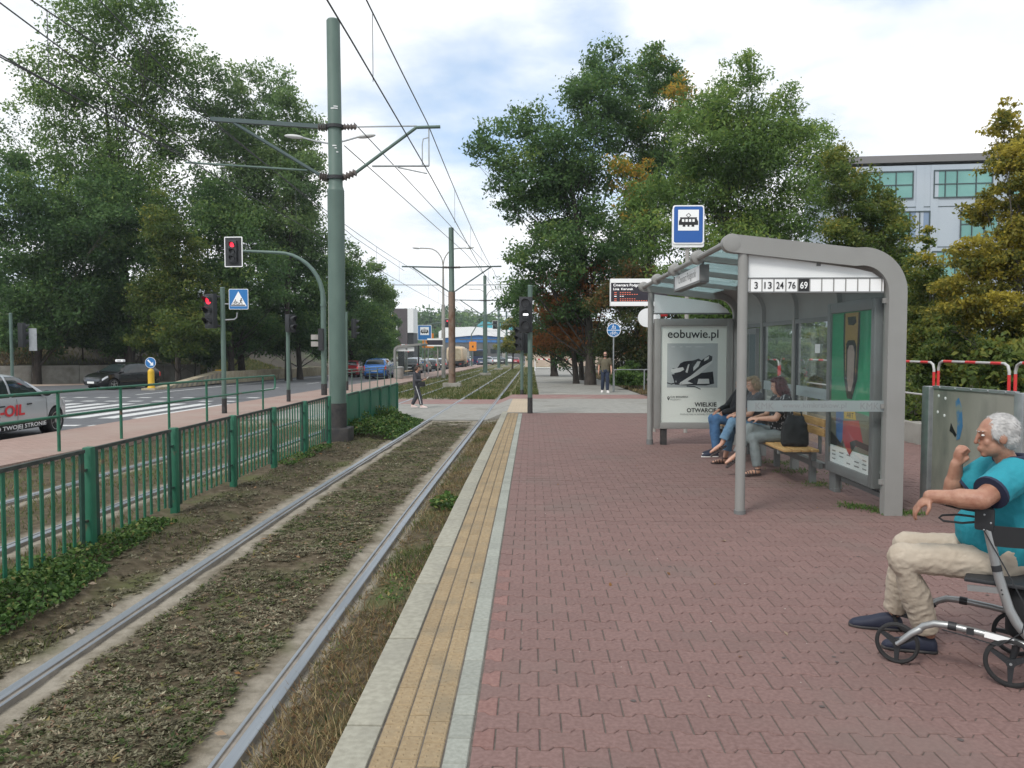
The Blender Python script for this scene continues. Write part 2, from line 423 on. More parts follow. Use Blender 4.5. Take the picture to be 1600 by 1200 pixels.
# lane paint
def paint(name, quads, parent=None, lev=RD + .004):
    b = MB()
    for x0, x1, y0, y1 in quads:
        ys = ar(y0, y1, 4)
        o = len(b.v)
        for y in ys: b.v += [(x0, y, gz(y) + lev), (x1, y, gz(y) + lev)]
        for j in range(len(ys) - 1): b.f.append((o+2*j, o+2*j+1, o+2*j+3, o+2*j+2)); b.mi.append(0)
    return b
zebra = thing('zebra_crossing', 'white zebra crossing stripes painted across the road', 'crossing', (-14.5, 27.5, gz(27.5) + RD))
zebra['kind'] = 'structure'
for i in range(9):
    x = -11.75 - i * 1.02
    bb = paint('stripe', [(x - .26, x + .26, 23.6, 31.0)])
    bb.v = [(a + 14.5, c - 27.5, e - gz(27.5) - RD) for a, c, e in bb.v]
    obj('stripe', bb, M['white_paint'], zebra)
for i in range(12):
    x = -11.5 - i * 0.98
    for y in (32.4, 35.2):
        bb = paint('dash', [(x - .25, x + .25, y, y + .5)])
        bb.v = [(a + 14.5, c - 27.5, e - gz(27.5) - RD) for a, c, e in bb.v]
        obj('dash', bb, M['white_paint'], zebra)
struct('lane_marking', paint('l', [(-11.9, -11.3, 21.0, 21.35), (-13.9, -12.2, 21.0, 21.35), (-18.6, -14.9, 21.0, 21.35),
      (-19.15, -18.97, 38, 200)] + [(-15.06, -14.94, y, y + 3) for y in range(44, 190, 9)]), M['white_paint'])
# left platform: a raised strip with a kerb
lp = MB(); ys = YR
for y in ys: lp.v += [(-10.95, y, gz(y) - .4), (-10.95, y, gz(y) + LP - .01), (-10.8, y, gz(y) + LP), (-8.35, y, gz(y) + LP), (-8.33, y, gz(y) - .4)]
for j in range(len(ys) - 1):
    for i in range(4): lp.f.append((5*j+i, 5*j+i+1, 5*j+i+6, 5*j+i+5)); lp.mi.append(0)
def blockmat(name, c1, c2, mort, bw, bh, sc=1.0, c3=None):
    m = mat(name, c1, .88); t = m.node_tree; p = t.nodes['Principled BSDF']; L = t.links.new
    g = N('ShaderNodeNewGeometry', t); b = N('ShaderNodeTexBrick', t); L(g.outputs['Position'], b.inputs['Vector'])
    b.inputs['Scale'].default_value = sc; b.inputs['Brick Width'].default_value = bw; b.inputs['Row Height'].default_value = bh; b.inputs['Mortar Size'].default_value = .006
    b.inputs['Color1'].default_value = (*c1, 1); b.inputs['Color2'].default_value = (*c2, 1); b.inputs['Mortar'].default_value = (*mort, 1)
    n = N('ShaderNodeTexNoise', t); n.inputs['Scale'].default_value = .55; n.inputs['Detail'].default_value = 7; L(g.outputs['Position'], n.inputs['Vector'])
    r = N('ShaderNodeValToRGB', t); L(n.outputs['Fac'], r.inputs[0]); r.color_ramp.elements[0].position = .4; r.color_ramp.elements[1].position = .72
    x = N('ShaderNodeMix', t, data_type='RGBA'); L(r.outputs[0], x.inputs['Factor']); L(b.outputs['Color'], x.inputs['A']); x.inputs['B'].default_value = (*(c3 or c2), 1)
    L(x.outputs['Result'], p.inputs['Base Color']); return m
M['lp_blocks'] = blockmat('pale red blocks', (.27,.185,.155), (.33,.23,.195), (.18,.13,.11), .2, .1, c3=(.30,.235,.20))
struct('far_platform', lp, M['lp_blocks'])

# track bed with sandy wheel strips
RAILS = (-1.44, -2.95, -5.12, -6.62)
def bedmat():
    m = bpy.data.materials.new('track bed soil'); m.use_nodes = True; t = m.node_tree; p = t.nodes['Principled BSDF']; L = t.links.new
    p.inputs['Roughness'].default_value = .95; p.inputs['Specular IOR Level'].default_value = .2
    g = N('ShaderNodeNewGeometry', t); s = N('ShaderNodeSeparateXYZ', t); L(g.outputs['Position'], s.inputs[0])
    nx = N('ShaderNodeTexNoise', t); nx.inputs['Scale'].default_value = 2.2; nx.inputs['Detail'].default_value = 8; L(g.outputs['Position'], nx.inputs['Vector'])
    wob = N('ShaderNodeMath', t, operation='MULTIPLY_ADD'); L(nx.outputs['Fac'], wob.inputs[0]); wob.inputs[1].default_value = .34; wob.inputs[2].default_value = -.17
    last = None
    for rx in RAILS:
        a = N('ShaderNodeMath', t, operation='SUBTRACT'); L(s.outputs[0], a.inputs[0]); a.inputs[1].default_value = rx
        b = N('ShaderNodeMath', t, operation='ABSOLUTE'); L(a.outputs[0], b.inputs[0])
        if last is None: last = b.outputs[0]
        else:
            c = N('ShaderNodeMath', t, operation='MINIMUM'); L(last, c.inputs[0]); L(b.outputs[0], c.inputs[1]); last = c.outputs[0]
    dd = N('ShaderNodeMath', t, operation='ADD'); L(last, dd.inputs[0]); L(wob.outputs[0], dd.inputs[1])
    mr = N('ShaderNodeMapRange', t, interpolation_type='SMOOTHSTEP'); L(dd.outputs[0], mr.inputs[0])
    mr.inputs['From Min'].default_value = .10; mr.inputs['From Max'].default_value = .30; mr.inputs['To Min'].default_value = 1; mr.inputs['To Max'].default_value = 0
    n2 = N('ShaderNodeTexNoise', t); n2.inputs['Scale'].default_value = 9; n2.inputs['Detail'].default_value = 9; n2.inputs['Roughness'].default_value = .7; L(g.outputs['Position'], n2.inputs['Vector'])
    soil = N('ShaderNodeValToRGB', t); L(n2.outputs['Fac'], soil.inputs[0]); cr = soil.color_ramp
    cr.elements[0].position = .3; cr.elements[0].color = (.040,.030,.017, 1); cr.elements[1].position = .68; cr.elements[1].color = (.15,.122,.086, 1)
    e = cr.elements.new(.5); e.color = (.080,.064,.040, 1)
    n3 = N('ShaderNodeTexNoise', t); n3.inputs['Scale'].default_value = 1.3; n3.inputs['Detail'].default_value = 5; L(g.outputs['Position'], n3.inputs['Vector'])
    gr = N('ShaderNodeValToRGB', t); L(n3.outputs['Fac'], gr.inputs[0]); gr.color_ramp.elements[0].position = .52; gr.color_ramp.elements[1].position = .68
    mg = N('ShaderNodeMix', t, data_type='RGBA'); L(gr.outputs[0], mg.inputs['Factor']); L(soil.outputs[0], mg.inputs['A']); mg.inputs['B'].default_value = (.085,.09,.038, 1)
    sand = N('ShaderNodeValToRGB', t); L(n2.outputs['Fac'], sand.inputs[0]); sand.color_ramp.elements[0].position = .32; sand.color_ramp.elements[0].color = (.175,.155,.12,1); sand.color_ramp.elements[1].position = .6; sand.color_ramp.elements[1].color = (.29,.262,.215,1)
    x = N('ShaderNodeMix', t, data_type='RGBA'); mrx = N('ShaderNodeMapRange', t); L(s.outputs[0], mrx.inputs[0]); mrx.inputs['From Min'].default_value = -1.36; mrx.inputs['From Max'].default_value = -1.26; mrx.inputs['To Min'].default_value = 1; mrx.inputs['To Max'].default_value = 0; mmx = N('ShaderNodeMath', t, operation='MULTIPLY'); L(mr.outputs[0], mmx.inputs[0]); L(mrx.outputs[0], mmx.inputs[1]); mry = N('ShaderNodeMapRange', t, interpolation_type='SMOOTHSTEP'); L(s.outputs[1], mry.inputs[0]); mry.inputs['From Min'].default_value = 20.3; mry.inputs['From Max'].default_value = 22.2; mm2 = N('ShaderNodeMath', t, operation='MAXIMUM'); L(mmx.outputs[0], mm2.inputs[0]); L(mry.outputs[0], mm2.inputs[1]); mmx = mm2
    L(mmx.outputs[0], x.inputs['Factor']); L(mg.outputs['Result'], x.inputs['A']); L(sand.outputs[0], x.inputs['B'])
    # beyond the crossing the bed is turfed over
    my = N('ShaderNodeMapRange', t, interpolation_type='SMOOTHSTEP'); L(s.outputs[1], my.inputs[0]); my.inputs['From Min'].default_value = 33.5; my.inputs['From Max'].default_value = 36
    ty = N('ShaderNodeMix', t, data_type='RGBA'); L(my.outputs[0], ty.inputs['Factor']); L(x.outputs['Result'], ty.inputs['A'])
    tf = N('ShaderNodeValToRGB', t); L(n3.outputs['Fac'], tf.inputs[0]); tf.color_ramp.elements[0].position = .35; tf.color_ramp.elements[0].color = (.085,.10,.035,1); tf.color_ramp.elements[1].position = .65; tf.color_ramp.elements[1].color = (.16,.135,.07,1)
    mk = N('ShaderNodeMix', t, data_type='RGBA'); mk.inputs['Factor'].default_value = .0
    L(tf.outputs[0], ty.inputs['B'])
    L(ty.outputs['Result'], p.inputs['Base Color'])
    bp = N('ShaderNodeBump', t); bp.inputs['Strength'].default_value = .9; bp.inputs['Distance'].default_value = .02; L(n2.outputs['Fac'], bp.inputs['Height']); L(bp.outputs[0], p.inputs['Normal'])
    return m
M['bed'] = bedmat()
def bedz(x, y):
    d = min(abs(x - r) for r in RAILS)
    z = gz(y) + TR - .035 + .03 * mnoise.noise(Vector((x * 1.7, y * 1.7, 0))) + .018 * mnoise.noise(Vector((x * 6, y * 6, 5)))
    if d < .1: z = min(z, gz(y) + TR - .045)
    if x > -1.3: z += .05 * min(1, (x + 1.3) / .4)
    if -4.6 < x < -3.5: z += .05
    if 23.15 < y < 33.9: z -= .12
    return z
xs = sorted(set([round(v, 3) for v in np.arange(-8.4, -.80, .15)] + [-0.84]))
ysb = list(np.arange(-3, 26, .3)) + list(np.arange(26, 60, 1.0)) + list(np.arange(60, 200.1, 5))
struct('track_bed', sheet(xs, ysb, bedz), M['bed'], smooth=180)

# rails: grooved profile
def rail(x, label):
    prof = [(-.055,-.06),(-.055,-.004),(-.05,0),(.008,0),(.013,-.005),(.015,-.016),(.043,-.016),(.045,-.005),(.049,-.002),(.062,-.002),(.066,-.006),(.066,-.06)]
    ys = ar(-4, 8, 4)[:-1] + ar(8, 14, 1)[:-1] + ar(14, 200, 6); n = len(prof); b = MB()
    sg = -1 if x in (-2.95, -6.62) else 1
    for y in ys:
        for px, pz in prof: b.v.append((-sg * px if sg < 0 else -px, y, gz(y) + pz))
    top = {1, 2, 3, 7, 8, 9}
    if sg < 0:
        b.v = [(-q[0] if False else q[0], q[1], q[2]) for q in b.v]
    for j in range(len(ys) - 1):
        for i in range(n - 1):
            f = (j*n+i, j*n+i+1, (j+1)*n+i+1, (j+1)*n+i)
            b.f.append(f if sg < 0 else f[::-1]); b.mi.append(0 if i in top else 1)
    o = obj('tram_rail', b, [M['steel_rail'], M['rail_side']], None, None, (x, 0, TR)); tag(o, label, 'rail', 'grooved tram rails')
    return o
rail(-1.44, 'grooved steel rail running closest along the red paved platform')
rail(-2.95, 'grooved steel rail with sandy edges on the green fence side of the near track')
rail(-5.12, 'worn rail just behind the green bar fence')
rail(-6.62, 'worn rail beside the far platform with the green handrail')

# platform pieces
pb = MB(); ys = ar(-6, 12, 2)[:-1] + ar(12, 22.8, 1.2)
pr = [(-.845, -.45), (-.845, -.03), (-.83, -.0065), (7.2, -.0065), (7.2, -.45)]
for y in ys: pb.v += [(a, y, gz(y) + c) for a, c in pr]
for j in range(len(ys) - 1):
    for i in range(4): pb.f.append((5*j+i, 5*j+i+1, 5*j+i+6, 5*j+i+5)); pb.mi.append(0)
pb.f.append((0, 1, 2, 3, 4)); pb.mi.append(0)
platform = struct('platform', pb, M['joint'])
def slab(outline, h=.05, ch=.004, top=0.0, chamfer=True):
    b = MB(); n = len(outline); c = Vector((0, 0))
    vs_ = [(x, y, -h) for x, y in outline] + [(x, y, top - (ch if chamfer else 0)) for x, y in outline]
    fs_ = [(i, (i+1) % n, n + (i+1) % n, n + i) for i in range(n)]
    if chamfer:
        ins = []
        for i in range(n):
            p0, p1, p2 = (Vector(outline[(i+k) % n]) for k in (-1, 0, 1))
            e1 = (p1 - p0).normalized(); e2 = (p2 - p1).normalized()
            n1 = Vector((-e1.y, e1.x)); n2 = Vector((-e2.y, e2.x)); d = (n1 + n2); d = d / max(.5, d.dot(n1))
            q = p1 + d * ch; ins.append((q.x, q.y, top))
        vs_ += ins; fs_ += [(n + i, n + (i+1) % n, 2*n + (i+1) % n, 2*n + i) for i in range(n)]
        fs_.append(tuple(range(2*n, 3*n)))
    else: fs_.append(tuple(range(n, 2*n)))
    return b.add(vs_, fs_)
PW, PP, AMP = .2, .163, .0155
hh = PP / 2 - .0032; q = PW / 2 - .0032
bone = [(-q, -hh-AMP), (-.062, -hh-AMP), (-.038, -hh+AMP), (.038, -hh+AMP), (.062, -hh-AMP), (q, -hh-AMP), (q, hh+AMP), (.062, hh+AMP), (.038, hh-AMP), (-.038, hh-AMP), (-.062, hh+AMP), (-q, hh+AMP)]
bone_me = slab(bone).mesh('paver_mesh'); bone_me.materials.append(M['paver'])
left_h = [(-q, -hh-AMP), (-.062, -hh-AMP), (-.038, -hh+AMP), (-.002, -hh+AMP), (-.002, hh-AMP), (-.038, hh-AMP), (-.062, hh+AMP), (-q, hh+AMP)]
half = [(x + .0, y) for x, y in left_h]; half = [(-x, y) for x, y in half][::-1]
half_me = slab(half).mesh('half_paver_mesh'); half_me.materials.append(M['paver_half'])
X0, X1, Y0 = -.262, 7.05, 2.35
rng = random.Random(3)
pav = []
row = 0; y = Y0
while y < 22.75:
    off = 0 if row % 2 == 0 else PW / 2
    if row % 2: pav.append((X0 - PW/2 + off - PW/2 + .0, y, True))
    x = X0 + PW / 2 + off
    while x < X1:
        pav.append((x, y, False)); x += PW
    row += 1; y += PP
def inframe(x, y):
    px = 831 + 1250 * x / y; py = 541 + 1250 * 1.75 / y
    return px < 1620 and py < 1210
near = sorted([p for p in pav if inframe(p[0], p[1])], key=lambda p: p[1] + .02 * abs(p[0]))[:300]
nearset = set(near)
def place(me, name, x, y, z, jz=.0012, jr=.005, rz=0):
    o = bpy.data.objects.new(name, me); COL.objects.link(o); o.parent = platform
    o.location = (x, y, z + gz(y) + rng.uniform(-jz, jz)); o.rotation_euler = (rng.uniform(-jr, jr) - (.012 if y > 10 else 0), rng.uniform(-jr, jr), rz + rng.uniform(-.004, .004)); return o
for x, y, h in near:
    if h: place(half_me, 'paving_brick', x + .1, y, 0)
    else: place(bone_me, 'paving_brick', x, y, 0)
# the rest of the red field: the same bricks joined into one part, coloured one by one
fb = MB()
flat = slab(bone, chamfer=False); chm = slab(bone)
hflat = slab(half, chamfer=False)
tints = []
for p in pav:
    if p in nearset: continue
    x, y, h = p
    src = hflat if h else (chm if y < 8 else flat)
    dz = rng.uniform(-.0015, .0015) + gz(y); o = len(fb.v); xx = x + .1 if h else x
    tx, ty = rng.uniform(-.006, .006), rng.uniform(-.006, .006) - (.012 if y > 10 else 0)
    for vx, vy, vz in src.v: fb.v.append((vx + xx, vy + y, vz + dz + vx * tx + vy * ty))
    t = rng.random()
    for f in src.f: fb.f.append(tuple(i + o for i in f)); fb.mi.append(0); tints.append(t)
M['paver_mass'] = M['paver'].copy(); M['paver_mass'].name = 'red concrete paver field'
tt = M['paver_mass'].node_tree
for n in list(tt.nodes):
    if n.type == 'OBJECT_INFO':
        at = N('ShaderNodeAttribute', tt); at.attribute_name = 'tint'
        for l in list(n.outputs['Random'].links): tt.links.new(at.outputs['Fac'], l.to_socket)
me = fb.mesh('paving_field'); a = me.attributes.new('tint', 'FLOAT', 'FACE'); a.data.foreach_set('value', np.array(tints, np.float32))
fo = obj('paving_brick_field', me, M['paver_mass'], platform); fo['kind'] = 'stuff'
# ochre tactile bricks with studs, three columns
def tactile():
    b = slab([(-.0475, -.0975), (.0475, -.0975), (.0475, .0975), (-.0475, .0975)], ch=.005)
    for i in (-1, 1):
        for j in (-1.5, -.5, .5, 1.5):
            c = (i * .024, j * .048, 0); r = .009
            b.add([(c[0]-r,c[1]-r,0),(c[0]+r,c[1]-r,0),(c[0]+r,c[1]+r,0),(c[0]-r,c[1]+r,0),(c[0]-r/2,c[1]-r/2,.004),(c[0]+r/2,c[1]-r/2,.004),(c[0]+r/2,c[1]+r/2,.004),(c[0]-r/2,c[1]+r/2,.004)],
                  [(4,5,6,7),(0,1,5,4),(1,2,6,5),(2,3,7,6),(3,0,4,7)])
    return b
tac_me = tactile().mesh('tactile_mesh'); tac_me.materials.append(M['yellow_paver'])
for c in range(3):
    for i in range(100):
        place(tac_me, 'tactile_brick', -.632 + c * .101, 2.5 + i * .2025 + (.1 if c == 1 else .02 * c), 0)
et_me = slab([(-.052, -.107), (.052, -.107), (.052, .107), (-.052, .107)], ch=.005).mesh('edge_tile_mesh'); et_me.materials.append(M['grey_paver'])
for i in range(91): place(et_me, 'edge_tile', -.3225, 2.5 + i * .222, 0)
kb = MB().cbox((0, 0, -.1), (.166, 1.088, .216), .010); kb_me = kb.mesh('kerb_mesh', 30); kb_me.materials.append(M['kerb'])
for i in range(19): place(kb_me, 'kerb_stone', -.772, 3.04 + i * 1.1, 0, .001, .001)

# crossing at the end of the platform
def cz(x, y):
    t = min(1, max(0, (x + 1.30) / .5)); return gz(y) + (TR - .005) * (1 - t) + .004 * t
YC = lambda a, b: ar(a, b, 1.0)
struct('crossing_path', sheet([-8.3, -6.56, -5.2, -3.02, -2.88, -1.50, -1.30, -1.05, -.8, -.4, 4, 9], [22.849] + YC(22.85, 30.4), lambda x, y: cz(x, y) - (.3 if y < 22.85 else 0)), M['pavewalk'], smooth=60)
struct('crossing_red_band', sheet([-8.3, -6.56, -5.2, -3.02, -1.5, -1.30, -1.05, -.8, -.4, 4, 9], YC(30.41, 33.6), cz), M['redband'], smooth=60)
M['tactile_far'] = blockmat('far tactile blocks', (.38,.31,.225), (.44,.355,.26), (.29,.24,.18), .2, .1)
struct('crossing_tactile_strip', sheet([-.72, -.4, .02], YC(22.9, 30.2), lambda x, y: cz(x, y) + .005), M['tactile_far'])
struct('footpath', sheet([.3, 2.5, 4.6], ar(33.61, 100, 3), lambda x, y: gz(y) + .003), M['pavewalk'], smooth=60)
vb = sheet([4.62, 6, 9, 14, 30], ar(20, 120, 4), lambda x, y: gz(y) + .02 + .12 * max(0, x - 5) * .3)
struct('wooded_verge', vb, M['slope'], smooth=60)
struct('grass_verge', sheet([-1.0, -.4, .29], ar(33.61, 120, 3), lambda x, y: gz(y) - .02 if x > -.9 else gz(y) - .12), M['meadow'], smooth=60)
mc = MB().box((0, 0, .004), (1.1, .6, .008)); o = obj('manhole_cover', mc, M['concrete'], None, None, (1.1, 34.6, gz(34.6) + .004)); tag(o, 'flat dark access cover set in the grey footpath', 'manhole cover')
# ------------------------------------------------------------------ foliage
def quads(name, P, U, V, tint, m, parent=None, fold=0.0):
    """N leaves as diamonds: centre P, half length U, half width V"""
    n = len(P)
    vs_ = np.empty((n, 4, 3), np.float32)
    vs_[:, 0] = P - U; vs_[:, 1] = P + V - U * .12; vs_[:, 2] = P + U; vs_[:, 3] = P - V - U * .12
    if fold: 
        nn = np.cross(U, V); nn /= np.linalg.norm(nn, axis=1, keepdims=True) + 1e-9
        ln = np.linalg.norm(V, axis=1, keepdims=True)
        vs_[:, 1] += nn * ln * fold; vs_[:, 3] += nn * ln * fold
    me = bpy.data.meshes.new(name); me.vertices.add(4*n); me.vertices.foreach_set('co', vs_.ravel())
    me.loops.add(4*n); me.loops.foreach_set('vertex_index', np.arange(4*n, dtype=np.int32))
    me.polygons.add(n); me.polygons.foreach_set('loop_start', np.arange(0, 4*n, 4, dtype=np.int32)); me.polygons.foreach_set('loop_total', np.full(n, 4, np.int32))
    a = me.attributes.new('tint', 'FLOAT', 'FACE'); a.data.foreach_set('value', np.clip(tint, 0, 1).astype(np.float32))
    me.update(calc_edges=True); me.materials.append(m)
    return link(name, me, parent)
def rdir(n, up=0.0, rng=RNG):
    d = rng.normal(size=(n, 3)); d[:, 2] += up; return d / (np.linalg.norm(d, axis=1, keepdims=True) + 1e-9)
def leafpts(P, size, up=.8, rng=RNG, droop=-.3, asp=.5):
    n = len(P); nrm = rdir(n, up, rng); t = rdir(n, droop, rng); u = t - nrm * (t * nrm).sum(1, keepdims=True); u /= np.linalg.norm(u, axis=1, keepdims=True) + 1e-9
    v = np.cross(nrm, u); s = size * rng.uniform(.6, 1.25, (n, 1))
    return u * s * .5, v * s * .5 * asp

L_DARK = leafmat('dark green leaves', [(0, (.036,.079,.032)), (.4, (.076,.151,.052)), (.75, (.132,.226,.069)), (1, (.231,.308,.080))])
L_MID = leafmat('mid green leaves', [(0, (.051,.101,.031)), (.4, (.109,.192,.051)), (.75, (.183,.285,.070)), (1, (.319,.375,.085))])
L_OLIVE = leafmat('turning olive leaves', [(0, (.046,.084,.022)), (.35, (.111,.166,.040)), (.65, (.224,.237,.050)), (1, (.434,.338,.044))])
L_GOLD = leafmat('golden leaves', [(0, (.06,.085,.022)), (.3, (.165,.18,.042)), (.6, (.36,.30,.05)), (1, (.5,.42,.06))])
L_RUST = leafmat('rusty leaves', [(0, (.041,.065,.026)), (.4, (.087,.109,.038)), (.68, (.246,.109,.038)), (1, (.435,.167,.051))])
L_MIX = leafmat('green leaves with orange sprays', [(0, (.041,.094,.035)), (.45, (.097,.183,.053)), (.8, (.177,.271,.069)), (.9, (.419,.255,.045)), (1, (.500,.324,.050))])
L_GREY = leafmat('silvery poplar leaves', [(0, (.063,.114,.048)), (.5, (.133,.221,.081)), (1, (.267,.359,.122))])

def tree(name, label, base, lobes, n, ls, m, trunk=.25, cat='tree', group=None, seed=1, bark='bark', clump=.42, tb=.0, orange=(), limbs=26, up=.6, flat=.62, asp=.5, top=None, hollow=.35, lean=0, cs=1.0):
    """lobes: (x, y, z, rx, ry, rz) in metres from the tree's base"""
    rng = np.random.default_rng(seed)
    n = int(n * 1.55); ls *= .88; clump *= 1.12; hollow *= .6; trunk *= .62; limbs = int(limbs * .6)
    t = thing(name, label, cat, base, 0, group)
    lob = np.array(lobes, float); vol = (lob[:, 3] * lob[:, 5]) ** .9; vol /= vol.sum()
    C, CR, CT = [], [], []
    mr = lob[:, 3:6].mean()
    for i, l in enumerate(lob):
        rr = (l[3] + l[4] + l[5]) / 3
        k = max(4, int(4 + 15 * (rr / mr) ** 1.4 * cs))
        d = rdir(k, .15, rng); rad = rng.uniform(hollow, 1.0, (k, 1)) ** .6
        c = l[:3] + d * rad * l[3:6]
        C.append(c); CR.append(np.full(k, rr * clump) * rng.uniform(.6, 1.25, k))
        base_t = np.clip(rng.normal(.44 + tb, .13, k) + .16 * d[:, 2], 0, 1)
        if i in orange: base_t = rng.uniform(.76, .95, k)
        CT.append(base_t)
    C = np.vstack(C); CR = np.concatenate(CR); CT = np.concatenate(CT)
    wts = CR ** 2; wts /= wts.sum()
    idx = rng.choice(len(C), n, p=wts)
    g = rng.normal(size=(n, 3)); g /= np.linalg.norm(g, axis=1, keepdims=True); g *= rng.uniform(0, 1, (n, 1)) ** .5
    tail = rng.random((n, 1)) < .14; g = np.where(tail, g * 1.45, g)
    P = C[idx] + g * CR[idx][:, None] * np.array([1, 1, flat])
    P[:, 2] = np.maximum(P[:, 2], .15 + rng.uniform(0, .5, n))
    U, V = leafpts(P, ls, up, rng, -.35, asp)
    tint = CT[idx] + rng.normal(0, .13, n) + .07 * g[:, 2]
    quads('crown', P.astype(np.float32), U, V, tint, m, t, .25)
    # trunk and limbs
    tb_ = MB(); zt = top or (C[:, 2].max() * .72)
    cx, cy = C[:, 0].mean(), C[:, 1].mean()
    pts, rs = [], []
    for k in range(9):
        f = k / 8; wob = .12 * zt * .12
        pts.append((cx * f ** 1.5 + lean * f * (1 - f) + wob * math.sin(seed + 3 * f), cy * f ** 1.5 + wob * math.cos(seed * 2 + 4 * f), -.35 + (zt + .35) * f))
        rs.append(trunk * (1.35 if k == 0 else 1) * (1 - .82 * f) + .015)
    tb_.tube(pts, rs, 9)
    obj('trunk', tb_, M[bark], t, 60)
    lb = MB(); order = rng.permutation(len(C))[:limbs]
    for i in order:
        e = Vector(C[i]); f = min(.92, max(.22, (e.z / zt) * rng.uniform(.45, .75))); a = pts[int(f * 8)]; a = Vector(a)
        mid = a.lerp(e, .5) + Vector((0, 0, -.06 * (e - a).length + .1)); r0 = max(.010, trunk * (1 - .8 * f) * .26)
        p1 = a.lerp(mid, .5) + Vector(rng.normal(0, .04, 3)) * (e - a).length * .5
        lb.tube([a, p1, mid, mid.lerp(e, .55) + Vector(rng.normal(0, .05, 3)) * (e - a).length * .4, e], [r0, r0 * .85, r0 * .65, r0 * .4, .008], 5)
        for q in range(2):
            e2 = e + Vector(rng.normal(0, 1, 3)) * CR[i] * .8
            lb.tube([mid.lerp(e, .4), mid.lerp(e, .6).lerp(e2, .5), e2], [r0 * .4, r0 * .25, .006], 4)
    obj('limbs', lb, M[bark], t, 60)
    return t
